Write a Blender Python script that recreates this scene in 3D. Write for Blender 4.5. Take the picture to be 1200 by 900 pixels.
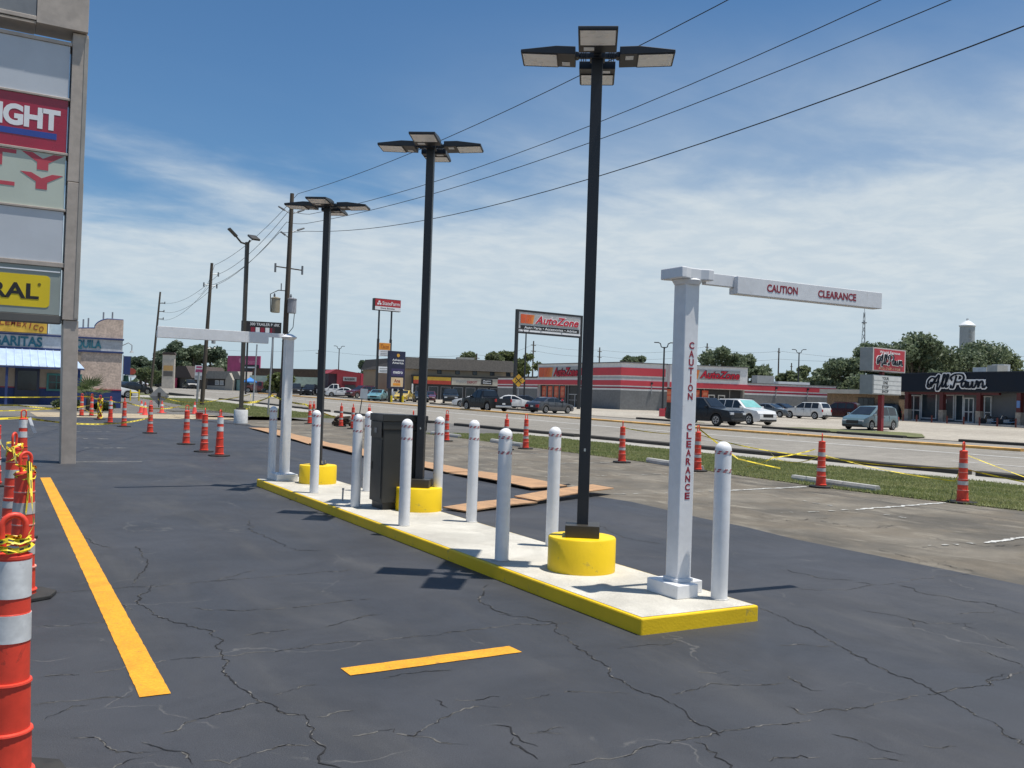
import bpy, bmesh, math, random
import numpy as np
from mathutils import Matrix, Vector, noise as mnoise

for _o in list(bpy.data.objects):
    bpy.data.objects.remove(_o)
C = bpy.context.scene.collection
random.seed(11)
rad = math.radians
PI = math.pi

# ------------------------------------------------------------------ camera, sky, sun, exposure
YAW, PITCH, ROLL = rad(30.2), rad(0.797), rad(1.91)
_f = Vector((math.sin(YAW) * math.cos(PITCH), math.cos(YAW) * math.cos(PITCH), math.sin(PITCH)))
_r0 = Vector((math.cos(YAW), -math.sin(YAW), 0))
_u0 = _r0.cross(_f)
_r = math.cos(ROLL) * _r0 + math.sin(ROLL) * _u0
_u = -math.sin(ROLL) * _r0 + math.cos(ROLL) * _u0
cam_d = bpy.data.cameras.new("camera")
cam = bpy.data.objects.new("camera", cam_d)
C.objects.link(cam)
cam.matrix_world = Matrix(((_r.x, _u.x, -_f.x, 0), (_r.y, _u.y, -_f.y, 0), (_r.z, _u.z, -_f.z, 1.63), (0, 0, 0, 1)))
cam_d.sensor_width = 36.0
cam_d.lens = 1080 / 1200 * 36
cam_d.clip_start = 0.1
cam_d.clip_end = 6000
bpy.context.scene.camera = cam

SUN = Vector((0.19, -0.165, 1.0)).normalized()          # towards the sun: high noon, a little to the right and behind
sun_el = math.asin(SUN.z)
sun_az = math.atan2(SUN.x, SUN.y)
sd = bpy.data.lights.new("sun", 'SUN')
sd.energy = 4.4
sd.angle = rad(0.53)
sd.color = (1.0, 0.955, 0.885)
so = bpy.data.objects.new("sun", sd)
C.objects.link(so)
so.rotation_euler = SUN.to_track_quat('Z', 'Y').to_euler()

sc = bpy.context.scene
sc.view_settings.view_transform = 'Standard'
sc.view_settings.look = 'None'
sc.view_settings.exposure = 0.28
sc.view_settings.gamma = 1.0
sc.view_settings.use_curve_mapping = False

w = bpy.data.worlds.new("World")
sc.world = w
w.use_nodes = True
wt = w.node_tree
wt.nodes.clear()


def N(t, typ, **kw):
    n = t.nodes.new(typ)
    for k, v in kw.items():
        if k == 'inp':
            for i, x in v.items():
                n.inputs[i].default_value = x
        else:
            setattr(n, k, v)
    return n


def mathn(t, op, a, b=None, c=None, clamp=False):
    n = t.nodes.new('ShaderNodeMath')
    n.operation = op
    n.use_clamp = clamp
    for i, x in enumerate((a, b, c)):
        if x is None:
            continue
        if isinstance(x, (int, float)):
            n.inputs[i].default_value = x
        else:
            t.links.new(x, n.inputs[i])
    return n.outputs[0]


def ramp(t, x, lo, hi, a=0.0, b=1.0, smooth=True):
    n = t.nodes.new('ShaderNodeMapRange')
    n.interpolation_type = 'SMOOTHSTEP' if smooth else 'LINEAR'
    n.inputs['From Min'].default_value = lo
    n.inputs['From Max'].default_value = hi
    n.inputs['To Min'].default_value = a
    n.inputs['To Max'].default_value = b
    t.links.new(x, n.inputs['Value'])
    return n.outputs[0]


def mixc(t, fac, a, b, blend='MIX'):
    n = t.nodes.new('ShaderNodeMix')
    n.data_type = 'RGBA'
    n.blend_type = blend
    for s, x in ((n.inputs[0], fac), (n.inputs[6], a), (n.inputs[7], b)):
        if isinstance(x, (int, float)):
            s.default_value = x
        elif isinstance(x, (tuple, list)):
            s.default_value = (*x, 1.0) if len(x) == 3 else x
        else:
            t.links.new(x, s)
    return n.outputs[2]


def noise_tex(t, vec, scale, detail=5.0, rough=0.55, dist=0.0):
    n = t.nodes.new('ShaderNodeTexNoise')
    n.inputs['Scale'].default_value = scale
    n.inputs['Detail'].default_value = detail
    n.inputs['Roughness'].default_value = rough
    n.inputs['Distortion'].default_value = dist
    if vec is not None:
        t.links.new(vec, n.inputs['Vector'])
    return n.outputs[0]


def mapping(t, vec, scale=(1, 1, 1), loc=(0, 0, 0), rot=(0, 0, 0)):
    n = t.nodes.new('ShaderNodeMapping')
    n.inputs['Scale'].default_value = scale
    n.inputs['Location'].default_value = loc
    n.inputs['Rotation'].default_value = rot
    t.links.new(vec, n.inputs['Vector'])
    return n.outputs[0]


# sky: Nishita daylight with thin high cloud sheets that thicken towards the horizon
sky = N(wt, 'ShaderNodeTexSky', sky_type='NISHITA', sun_disc=False, sun_elevation=sun_el, sun_rotation=sun_az,
        air_density=1.0, dust_density=0.6, ozone_density=2.2, altitude=0)
tc = N(wt, 'ShaderNodeTexCoord')
sep = N(wt, 'ShaderNodeSeparateXYZ')
wt.links.new(tc.outputs['Generated'], sep.inputs[0])
dx, dy, dz = sep.outputs
zz = mathn(wt, 'ADD', mathn(wt, 'MAXIMUM', dz, 0.0), 0.10)
comb = N(wt, 'ShaderNodeCombineXYZ')
wt.links.new(mathn(wt, 'DIVIDE', dx, zz), comb.inputs[0])
wt.links.new(mathn(wt, 'DIVIDE', dy, zz), comb.inputs[1])
pl = comb.outputs[0]
n1 = noise_tex(wt, mapping(wt, pl, (0.60, 0.85, 1), (3.1, 1.7, 0), (0, 0, rad(-62))), 0.95, 6, 0.52, 0.5)
n2 = noise_tex(wt, mapping(wt, pl, (0.55, 1.2, 1), (7.3, 0.4, 0), (0, 0, rad(-66))), 2.0, 7, 0.55, 0.8)
n3 = noise_tex(wt, mapping(wt, pl, (1, 1, 1), (1.3, 9.4, 0)), 5.5, 6, 0.6, 0.3)
# veil side: more cloud towards +X (the right of the view)
side = mathn(wt, 'MULTIPLY_ADD', dx, 0.55, mathn(wt, 'MULTIPLY', dy, -0.42))
lowb = ramp(wt, mathn(wt, 'SUBTRACT', dz, mathn(wt, 'MULTIPLY', side, 0.11)), 0.10, 0.38, 1.0, 0.0, False)
dens = mathn(wt, 'ADD', mathn(wt, 'MULTIPLY', n1, 0.85), mathn(wt, 'MULTIPLY', n2, 0.30))
dens = mathn(wt, 'ADD', dens, mathn(wt, 'MULTIPLY', n3, 0.12))
dens = mathn(wt, 'ADD', dens, mathn(wt, 'MULTIPLY', lowb, 0.70))
cloud = ramp(wt, dens, 0.84, 1.24)
veil = ramp(wt, dz, 0.17, 0.42, 1.0, 0.0)
veil = mathn(wt, 'MULTIPLY', veil, ramp(wt, side, -0.24, 0.12, 0.05, 1.0))
veil = mathn(wt, 'MULTIPLY', veil, ramp(wt, mathn(wt, 'ADD', mathn(wt, 'MULTIPLY', n1, 0.6), mathn(wt, 'MULTIPLY', n2, 0.5)), 0.36, 0.72, 0.45, 1.08))
cloud = mathn(wt, 'SUBTRACT', 1.0, mathn(wt, 'MULTIPLY', mathn(wt, 'SUBTRACT', 1.0, mathn(wt, 'MULTIPLY', cloud, 0.93)), mathn(wt, 'SUBTRACT', 1.0, mathn(wt, 'MULTIPLY', veil, 0.95))))
cloud = mathn(wt, 'MULTIPLY', cloud, 0.96)
shade = ramp(wt, n3, 0.35, 0.68)
ccol = mixc(wt, shade, (6.0, 6.9, 7.6), (6.9, 7.6, 8.0))
lowt = ramp(wt, dz, 0.0, 0.16)
ccol = mixc(wt, lowt, (5.2, 6.5, 7.5), ccol)
skyc = mixc(wt, 1.0, sky.outputs[0], (0.58, 0.87, 1.06), 'MULTIPLY')
mixed = mixc(wt, cloud, skyc, ccol)
bg = N(wt, 'ShaderNodeBackground')
bg.inputs['Strength'].default_value = 0.08
wt.links.new(mixed, bg.inputs['Color'])
wo = N(wt, 'ShaderNodeOutputWorld')
wt.links.new(bg.outputs[0], wo.inputs['Surface'])


# ------------------------------------------------------------------ helpers
def T(x, y):
    """gentle rise of the land beyond the lot"""
    s = x * .503 + y * .864
    return min(max(s - 55, 0), 125) * .0085


class MB:
    def __init__(s, M=None):
        s.v, s.f, s.m, s.uv = [], [], [], None
        s.M = M or Matrix.Identity(4)

    def add(s, vs, fs, mi=0):
        b = len(s.v)
        s.v += [tuple(s.M @ Vector(v)) for v in vs]
        s.f += [tuple(i + b for i in f) for f in fs]
        s.m += [mi] * len(fs)
        return s

    def box(s, x0, x1, y0, y1, z0, z1, mi=0):
        v = [(x, y, z) for z in (z0, z1) for y in (y0, y1) for x in (x0, x1)]
        return s.add(v, [(0, 2, 3, 1), (4, 5, 7, 6), (0, 1, 5, 4), (2, 6, 7, 3), (0, 4, 6, 2), (1, 3, 7, 5)], mi)

    def prism(s, poly, z0, z1, mi=0):
        n = len(poly)
        v = [(x, y, z0) for x, y in poly] + [(x, y, z1) for x, y in poly]
        f = [tuple(range(n - 1, -1, -1)), tuple(range(n, 2 * n))]
        f += [(i, (i + 1) % n, n + (i + 1) % n, n + i) for i in range(n)]
        return s.add(v, f, mi)

    def extr(s, poly, y0, y1, mi=0):
        """polygon in local XZ, extruded along Y"""
        n = len(poly)
        v = [(x, y0, z) for x, z in poly] + [(x, y1, z) for x, z in poly]
        f = [tuple(range(n)), tuple(range(2 * n - 1, n - 1, -1))]
        f += [((i + 1) % n, i, n + i, n + (i + 1) % n) for i in range(n)]
        return s.add(v, f, mi)

    def tube(s, pts, r, n=8, mi=0, caps=True):
        pts = [Vector(p) for p in pts]
        rs = r if isinstance(r, (list, tuple)) else [r] * len(pts)
        b = []
        up = None
        for i, p in enumerate(pts):
            d = (pts[min(i + 1, len(pts) - 1)] - pts[max(i - 1, 0)]).normalized()
            if up is None:
                up = d.orthogonal().normalized()
            else:
                up = (up - d * up.dot(d)).normalized()
            side = d.cross(up)
            b += [p + (up * math.cos(2 * PI * k / n) + side * math.sin(2 * PI * k / n)) * rs[i] for k in range(n)]
        f = []
        for i in range(len(pts) - 1):
            for k in range(n):
                f.append((i * n + k, i * n + (k + 1) % n, (i + 1) * n + (k + 1) % n, (i + 1) * n + k))
        if caps:
            f.append(tuple(range(n - 1, -1, -1)))
            f.append(tuple(range((len(pts) - 1) * n, len(pts) * n)))
        return s.add(b, f, mi)

    def lathe(s, prof, n=24, cx=0, cy=0, mi=0, mis=None, rot=0.0):
        v = []
        for r, z in prof:
            v += [(cx + r * math.cos(2 * PI * k / n + rot), cy + r * math.sin(2 * PI * k / n + rot), z) for k in range(n)]
        for i in range(len(prof) - 1):
            pass
        f, m = [], []
        for i in range(len(prof) - 1):
            for k in range(n):
                f.append((i * n + k, i * n + (k + 1) % n, (i + 1) * n + (k + 1) % n, (i + 1) * n + k))
                m.append(mis[i] if mis else mi)
        f.append(tuple(range(n - 1, -1, -1))); m.append(mis[0] if mis else mi)
        f.append(tuple(range((len(prof) - 1) * n, len(prof) * n))); m.append(mis[-1] if mis else mi)
        b = len(s.v)
        s.add(v, f, mi)
        s.m[-len(f):] = m
        return s

    def build(s, name, mats, parent=None, smooth=False, bevel=0, seg=2, angle=40):
        me = bpy.data.meshes.new(name)
        me.from_pydata(s.v, [], s.f)
        mats = mats if isinstance(mats, (list, tuple)) else [mats]
        for m in mats:
            me.materials.append(m)
        if len(mats) > 1:
            me.polygons.foreach_set('material_index', s.m)
        if smooth:
            me.polygons.foreach_set('use_smooth', [True] * len(s.f))
            me.set_sharp_from_angle(angle=rad(angle))
        me.update()
        o = bpy.data.objects.new(name, me)
        C.objects.link(o)
        if parent is not None:
            o.parent = parent
        if bevel:
            md = o.modifiers.new('bevel', 'BEVEL')
            md.width = bevel
            md.segments = seg
            md.limit_method = 'ANGLE'
            md.angle_limit = rad(40)
        return o


def tag(o, label=None, cat=None, group=None, kind=None):
    if label: o['label'] = label
    if cat: o['category'] = cat
    if group: o['group'] = group
    if kind: o['kind'] = kind
    return o


def thing(name, label, cat, loc=(0, 0, 0), rz=0.0, group=None):
    o = bpy.data.objects.new(name, None)
    o.empty_display_size = 0.2
    C.objects.link(o)
    o.location = loc
    o.rotation_euler = (0, 0, rz)
    return tag(o, label, cat, group)


def on(x, y, dz=0.0):
    return (x, y, T(x, y) + dz)


def dup(root, loc, rz=None, label=None, group=None):
    r = root.copy()
    C.objects.link(r)
    r.location = loc
    if rz is not None:
        r.rotation_euler = (0, 0, rz)
    if label: r['label'] = label
    if group: r['group'] = group
    for ch in list(root.children):
        c = ch.copy()
        C.objects.link(c)
        c.parent = r
        for g in list(ch.children):
            d = g.copy()
            C.objects.link(d)
            d.parent = c
    return r


def face_rot(A, B):
    """heading of local +X along A->B"""
    return math.atan2(B[1] - A[1], B[0] - A[0])


# ------------------------------------------------------------------ materials
def mat(name, col, rough=0.6, metal=0.0, var=0.10, scale=2.0, bump=0.0, bscale=60.0, spec=0.5, coat=0.0, fine=0.0, fscale=80.0, stretch=(1, 1, 1), wear=None):
    m = bpy.data.materials.new(name)
    m.use_nodes = True
    t = m.node_tree
    p = t.nodes['Principled BSDF']
    p.inputs['Roughness'].default_value = rough
    p.inputs['Metallic'].default_value = metal
    p.inputs['Specular IOR Level'].default_value = spec
    if coat:
        p.inputs['Coat Weight'].default_value = coat
        p.inputs['Coat Roughness'].default_value = 0.06
    tcn = N(t, 'ShaderNodeTexCoord')
    v = mapping(t, tcn.outputs['Object'], stretch)
    n = noise_tex(t, v, scale, 6, 0.6)
    c = mixc(t, ramp(t, n, 0.3, 0.7), tuple(x * (1 - var) for x in col), tuple(min(1, x * (1 + var)) for x in col))
    if fine:
        nf = noise_tex(t, v, fscale, 3, 0.6)
        c = mixc(t, ramp(t, nf, 0.35, 0.65), mixc(t, 1.0, c, (1 - fine,) * 3, 'MULTIPLY'), c)
    if wear:
        wc, wa, ws_, lo = wear
        nw = noise_tex(t, v, ws_, 8, 0.68, 0.4)
        c = mixc(t, mathn(t, 'MULTIPLY', ramp(t, nw, lo, lo + 0.07), wa), c, wc)
    t.links.new(c, p.inputs['Base Color'])
    t.links.new(ramp(t, n, 0.3, 0.7, max(0.02, rough * 0.85), min(1, rough * 1.12)), p.inputs['Roughness'])
    if bump:
        nb = noise_tex(t, v, bscale, 4, 0.6)
        b = N(t, 'ShaderNodeBump')
        b.inputs['Strength'].default_value = bump
        b.inputs['Distance'].default_value = 0.01
        t.links.new(nb, b.inputs['Height'])
        t.links.new(b.outputs[0], p.inputs['Normal'])
    return m


def asphalt_mat(name, c0, c1, dusty, crack, rough=0.6, patch=0.3, streak=(0.25, 1.6, 1), dust_amt=0.35, crack_amt=0.8, warm=None):
    m = bpy.data.materials.new(name)
    m.use_nodes = True
    t = m.node_tree
    p = t.nodes['Principled BSDF']
    tcn = N(t, 'ShaderNodeTexCoord')
    o = tcn.outputs['Object']
    big = noise_tex(t, o, patch, 6, 0.6, 0.3)
    c = mixc(t, ramp(t, big, 0.3, 0.72), c0, c1)
    st = noise_tex(t, mapping(t, o, streak), 1.6, 7, 0.62, 0.4)
    if warm:
        wn = noise_tex(t, mapping(t, o, (1, 1, 1), (5, 9, 0)), patch * 1.7, 5, 0.6, 0.5)
        c = mixc(t, ramp(t, wn, 0.42, 0.66), c, warm)
    c = mixc(t, mathn(t, 'MULTIPLY', ramp(t, st, 0.50, 0.78), dust_amt), c, dusty)
    fine = noise_tex(t, o, 160, 3, 0.7)
    c = mixc(t, ramp(t, fine, 0.30, 0.72), mixc(t, 1.0, c, (0.66,) * 3, 'MULTIPLY'), mixc(t, 1.0, c, (1.30,) * 3, 'MULTIPLY'))
    mid = noise_tex(t, mapping(t, o, (1, 1, 1), (11, 4, 0)), 1.1, 8, 0.68, 0.6)
    c = mixc(t, ramp(t, mid, 0.36, 0.62), mixc(t, 1.0, c, (0.80,) * 3, 'MULTIPLY'), c)
    speck = noise_tex(t, o, 55, 2, 0.5)
    c = mixc(t, ramp(t, speck, 0.68, 0.76, 0.0, 0.35), c, dusty)
    # fine crazing
    wv = N(t, 'ShaderNodeVectorMath', operation='ADD')
    nz = t.nodes.new('ShaderNodeTexNoise')
    nz.inputs['Scale'].default_value = 1.3
    nz.inputs['Detail'].default_value = 8
    t.links.new(o, nz.inputs['Vector'])
    sc_ = N(t, 'ShaderNodeVectorMath', operation='SCALE')
    sc_.inputs['Scale'].default_value = 0.9
    t.links.new(nz.outputs['Color'], sc_.inputs[0])
    t.links.new(o, wv.inputs[0])
    t.links.new(sc_.outputs[0], wv.inputs[1])
    vo = N(t, 'ShaderNodeTexVoronoi', feature='DISTANCE_TO_EDGE')
    vo.inputs['Scale'].default_value = 0.62
    t.links.new(wv.outputs[0], vo.inputs['Vector'])
    line = ramp(t, vo.outputs['Distance'], 0.0, 0.006, 1.0, 0.0, False)
    msk = ramp(t, noise_tex(t, mapping(t, o, (1, 1, 1), (2, 3, 0)), 0.9, 5, 0.65), 0.50, 0.60)
    lm = mathn(t, 'MULTIPLY', mathn(t, 'MULTIPLY', line, msk), crack_amt)
    c = mixc(t, lm, c, crack)
    t.links.new(c, p.inputs['Base Color'])
    t.links.new(ramp(t, st, 0.3, 0.7, rough * 0.88, min(1, rough * 1.15)), p.inputs['Roughness'])
    p.inputs['Specular IOR Level'].default_value = 0.35
    h = mathn(t, 'SUBTRACT', mathn(t, 'MULTIPLY', fine, 0.5), lm)
    b = N(t, 'ShaderNodeBump')
    b.inputs['Strength'].default_value = 0.35
    b.inputs['Distance'].default_value = 0.008
    t.links.new(h, b.inputs['Height'])
    t.links.new(b.outputs[0], p.inputs['Normal'])
    return m


def leaf_mat(name, c0, c1, trans=0.42):
    m = bpy.data.materials.new(name)
    m.use_nodes = True
    t = m.node_tree
    p = t.nodes['Principled BSDF']
    g = N(t, 'ShaderNodeNewGeometry')
    tcn = N(t, 'ShaderNodeTexCoord')
    nn = noise_tex(t, tcn.outputs['Object'], 0.55, 4, 0.6)
    f = mathn(t, 'ADD', mathn(t, 'MULTIPLY', g.outputs['Random Per Island'], 0.55), mathn(t, 'MULTIPLY', ramp(t, nn, 0.3, 0.7), 0.45))
    t.links.new(mixc(t, f, c0, c1), p.inputs['Base Color'])
    p.inputs['Roughness'].default_value = 0.55
    tr = N(t, 'ShaderNodeBsdfTranslucent')
    t.links.new(p.inputs['Base Color'].links[0].from_socket, tr.inputs['Color'])
    mx = N(t, 'ShaderNodeMixShader')
    mx.inputs[0].default_value = trans
    t.links.new(p.outputs[0], mx.inputs[1])
    t.links.new(tr.outputs[0], mx.inputs[2])
    t.links.new(mx.outputs[0], t.nodes['Material Output'].inputs['Surface'])
    return m


def glass_mat(name, col=(0.02, 0.025, 0.03), rough=0.08):
    return mat(name, col, rough, 0.0, 0.2, 1.0, spec=0.6)


K = {}
K['asphalt_new'] = asphalt_mat('sealed_asphalt', (0.046, 0.049, 0.056), (0.063, 0.064, 0.070), (0.115, 0.113, 0.108), (0.14, 0.135, 0.125), 0.62, 0.28, (0.9, 0.22, 1), 0.42, 0.6)
K['asphalt_old'] = asphalt_mat('old_asphalt', (0.092, 0.082, 0.066), (0.225, 0.198, 0.155), (0.42, 0.38, 0.31), (0.05, 0.045, 0.04), 0.85, 0.45, (1.5, 0.55, 1), 0.6, 1.0, warm=(0.16, 0.135, 0.10))
K['road'] = asphalt_mat('road_concrete', (0.24, 0.22, 0.185), (0.29, 0.265, 0.225), (0.34, 0.31, 0.27), (0.10, 0.095, 0.085), 0.8, 0.08, (2.2, 0.12, 1), 0.5, 0.7)
K['lot'] = asphalt_mat('far_lot_concrete', (0.36, 0.32, 0.26), (0.44, 0.40, 0.33), (0.50, 0.46, 0.39), (0.2, 0.18, 0.15), 0.85, 0.06, (0.5, 0.5, 1), 0.4, 0.6)
K['drive'] = asphalt_mat('driveway_asphalt', (0.13, 0.125, 0.115), (0.17, 0.16, 0.145), (0.24, 0.22, 0.19), (0.07, 0.065, 0.06), 0.85, 0.15, (1.1, 0.3, 1), 0.5, 0.6)
K['sidewalk'] = asphalt_mat('sidewalk_concrete', (0.36, 0.34, 0.30), (0.43, 0.41, 0.36), (0.5, 0.47, 0.42), (0.2, 0.19, 0.17), 0.85, 0.4, (1, 1, 1), 0.3, 0.6)
K['island'] = asphalt_mat('island_concrete', (0.53, 0.50, 0.43), (0.64, 0.61, 0.53), (0.38, 0.35, 0.30), (0.36, 0.33, 0.28), 0.8, 1.3, (1, 1, 1), 0.5, 0.4)
K['sand'] = asphalt_mat('sandy_fill', (0.36, 0.29, 0.19), (0.48, 0.40, 0.28), (0.55, 0.47, 0.34), (0.3, 0.24, 0.15), 0.95, 0.6, (1, 1, 1), 0.4, 0.0)
K['ground'] = mat('dry_ground', (0.20, 0.19, 0.12), 0.95, var=0.3, scale=0.06)
K['grass_soil'] = mat('grass_ground', (0.16, 0.17, 0.06), 0.95, var=0.35, scale=1.2, fine=0.45, fscale=25)
K['crack_dark'] = mat('crack_near_black', (0.012, 0.012, 0.013), 0.95, var=0.3, scale=8)  # own near-black tone of the crack and trench ribbons
K['crack_dust'] = mat('crack_dust', (0.115, 0.11, 0.10), 0.95, var=0.45, scale=14)
K['yellow_line'] = mat('yellow_marking', (0.80, 0.36, 0.015), 0.6, var=0.10, scale=5, fine=0.22, fscale=70, bump=0.25, bscale=120, wear=((0.16, 0.11, 0.05), 0.55, 14, 0.60))
K['road_yellow'] = mat('road_yellow_marking', (0.62, 0.30, 0.03), 0.75, var=0.2, scale=1)
K['median_yellow'] = mat('median_yellow_paint', (0.74, 0.42, 0.12), 0.7, var=0.2, scale=0.6, fine=0.2, fscale=4)
K['white_line'] = mat('white_marking', (0.62, 0.61, 0.57), 0.8, var=0.15, scale=2, fine=0.3, fscale=30)
K['worn_line'] = mat('worn_marking', (0.42, 0.41, 0.37), 0.85, var=0.35, scale=4, fine=0.5, fscale=18)
K['yellow'] = mat('yellow_paint', (0.90, 0.60, 0.006), 0.5, var=0.05, scale=3, bump=0.12, bscale=50, wear=((0.50, 0.36, 0.06), 0.6, 9, 0.61))
K['yellow_kerb'] = mat('yellow_kerb_paint', (0.86, 0.56, 0.007), 0.5, var=0.07, scale=2, bump=0.2, bscale=60, wear=((0.34, 0.27, 0.10), 0.6, 7, 0.60))
K['white_paint'] = mat('white_paint', (0.80, 0.80, 0.80), 0.4, var=0.05, scale=3, fine=0.05, fscale=14, coat=0.1, bump=0.06, bscale=25, wear=((0.45, 0.42, 0.38), 0.3, 11, 0.62))
K['white_plastic'] = mat('white_plastic', (0.74, 0.75, 0.76), 0.4, var=0.05, scale=3, fine=0.05, fscale=20)
K['red_letters'] = mat('maroon_letters', (0.30, 0.015, 0.035), 0.5, var=0.06)
K['red_tape'] = mat('red_reflective', (0.42, 0.02, 0.04), 0.4, var=0.2, scale=30)
K['black_metal'] = mat('black_powder_coat', (0.020, 0.022, 0.026), 0.42, var=0.15, scale=2)
K['bronze'] = mat('dark_bronze_metal', (0.050, 0.044, 0.034), 0.45, var=0.15, scale=3)
K['lens'] = mat('lamp_lens', (0.93, 0.92, 0.90), 0.3, var=0.05, scale=8)
K['orange'] = mat('orange_plastic', (0.82, 0.065, 0.032), 0.5, var=0.12, scale=4, fine=0.10, fscale=15, wear=((0.30, 0.045, 0.03), 0.55, 9, 0.60))
K['orange2'] = mat('faded_orange_plastic', (0.80, 0.11, 0.02), 0.5, var=0.12, scale=4)
K['band'] = mat('white_reflective_band', (0.74, 0.74, 0.72), 0.45, var=0.10, scale=6, fine=0.14, fscale=12, wear=((0.40, 0.37, 0.33), 0.6, 14, 0.62))
K['rubber'] = mat('black_rubber', (0.03, 0.029, 0.027), 0.8, var=0.3, scale=8)
K['kiosk'] = mat('kiosk_grey_metal', (0.030, 0.030, 0.028), 0.45, var=0.12, scale=2)
K['kiosk_dark'] = mat('kiosk_black', (0.014, 0.014, 0.014), 0.35, var=0.2)
K['concrete'] = mat('cast_concrete', (0.46, 0.45, 0.42), 0.85, var=0.15, scale=2, fine=0.2, fscale=30, bump=0.2)
K['kerb_dark'] = mat('dark_kerb', (0.05, 0.046, 0.04), 0.9, var=0.3, scale=1.2)
K['board'] = mat('plywood', (0.46, 0.27, 0.14), 0.8, var=0.16, scale=2.5, fine=0.22, fscale=40, stretch=(3, 1, 1))
K['wood'] = mat('weathered_pole_wood', (0.085, 0.068, 0.052), 0.9, var=0.25, scale=1.5, stretch=(4, 4, 0.3))
K['steel'] = mat('galvanised_steel', (0.40, 0.41, 0.42), 0.45, 0.6, var=0.12)
K['grey_paint'] = mat('grey_paint', (0.30, 0.31, 0.32), 0.6, var=0.1)
K['wire'] = mat('wire_black', (0.02, 0.02, 0.02), 0.7)
K['pylon'] = mat('beige_grey_metal', (0.47, 0.405, 0.345), 0.5, 0.15, var=0.10, scale=1.4, fine=0.12, fscale=6, bump=0.15, bscale=3)
K['pylon_dark'] = mat('dark_frame_metal', (0.12, 0.115, 0.105), 0.5, 0.2, var=0.12)
K['panel_blank'] = mat('blank_acrylic', (0.50, 0.53, 0.57), 0.12, var=0.06, scale=0.8, coat=0.6)
K['crimson'] = mat('crimson_acrylic', (0.36, 0.012, 0.045), 0.3, var=0.08, coat=0.3)
K['white_acrylic'] = mat('white_acrylic', (0.78, 0.79, 0.80), 0.4, var=0.03)
K['sage_panel'] = mat('pale_sage_acrylic', (0.50, 0.55, 0.47), 0.35, var=0.06, scale=0.7)
K['pink_red'] = mat('faded_red_letters', (0.50, 0.065, 0.09), 0.45, var=0.08)
K['blue'] = mat('royal_blue', (0.03, 0.07, 0.32), 0.4, var=0.06)
K['sign_yellow'] = mat('sign_yellow', (0.74, 0.55, 0.012), 0.4, var=0.04)
K['sign_grey'] = mat('sign_grey_green', (0.30, 0.34, 0.31), 0.5, var=0.06)
K['black'] = mat('black_print', (0.015, 0.015, 0.017), 0.5, var=0.05)
K['tape'] = mat('caution_tape_yellow', (0.85, 0.66, 0.03), 0.5, var=0.06)
K['glass'] = glass_mat('dark_glass')
K['glass_car'] = glass_mat('car_glass', (0.018, 0.022, 0.026), 0.05)
K['chrome'] = mat('bright_metal', (0.55, 0.56, 0.57), 0.25, 0.9, var=0.05)
K['tyre'] = mat('tyre_rubber', (0.018, 0.018, 0.018), 0.85, var=0.2)
K['rim'] = mat('alloy_rim', (0.42, 0.43, 0.44), 0.35, 0.6, var=0.08)
K['lamp_clear'] = mat('headlamp_clear', (0.60, 0.62, 0.64), 0.12, var=0.05, coat=0.8)
K['lamp_red'] = mat('tail_lamp_red', (0.40, 0.012, 0.015), 0.2, var=0.1, coat=0.5)
K['trim'] = mat('black_trim', (0.02, 0.02, 0.021), 0.6, var=0.1)
K['under'] = mat('underbody', (0.012, 0.012, 0.012), 0.9, var=0.1)
K['plate'] = mat('licence_plate', (0.6, 0.62, 0.62), 0.5, var=0.05)


def coloured(name, col, rough=0.5, **kw):
    if name not in K:
        K[name] = mat(name, col, rough, **kw)
    return K[name]


# ------------------------------------------------------------------ text
def text_mesh(body, width=None, height=None, shear=0.0, offset=0.0, extrude=0.004, spacing=1.0, align='CENTER'):
    cu = bpy.data.curves.new('lettering', 'FONT')
    cu.body = body
    cu.shear = shear
    cu.offset = offset
    cu.extrude = 0.0
    cu.space_character = spacing
    cu.resolution_u = 4
    o = bpy.data.objects.new('lettering', cu)
    C.objects.link(o)
    dg = bpy.context.evaluated_depsgraph_get()
    me = bpy.data.meshes.new_from_object(o.evaluated_get(dg))
    bpy.data.objects.remove(o)
    n = len(me.vertices)
    co = np.empty(n * 3, np.float32)
    me.vertices.foreach_get('co', co)
    co = co.reshape(-1, 3)
    lo, hi = co.min(0), co.max(0)
    s = hi - lo
    fx = (width / s[0]) if width else (height / s[1])
    fz = (height / s[1]) if height else fx
    out = np.zeros_like(co)
    out[:, 0] = (co[:, 0] - (lo[0] + hi[0]) / 2) * fx
    out[:, 2] = (co[:, 1] - (lo[1] + hi[1]) / 2) * fz
    faces = [tuple(p.vertices) for p in me.polygons]
    bpy.data.meshes.remove(me)
    return out, faces


def put_text(body, x, y, z, width, height, m, parent, name='lettering', thick=0.006, **kw):
    """flat letters in the parent's local XZ plane facing -Y, with a little thickness"""
    vs, fs = text_mesh(body, width, height, **kw)
    mb = MB()
    n = len(vs)
    front = [(a[0] + x, y - thick, a[2] + z) for a in vs]
    back = [(a[0] + x, y, a[2] + z) for a in vs]
    # boundary edges for side walls
    cnt = {}
    for f in fs:
        for i in range(len(f)):
            e = (f[i], f[(i + 1) % len(f)])
            cnt[e] = 1
    sides = [(a, b) for (a, b) in cnt if (b, a) not in cnt]
    fo = [tuple(f) for f in fs] + [tuple(reversed([i + n for i in f])) for f in fs] + [(b, a, a + n, b + n) for a, b in sides]
    mb.add(front + back, fo)
    return mb.build(name, m, parent)


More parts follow.
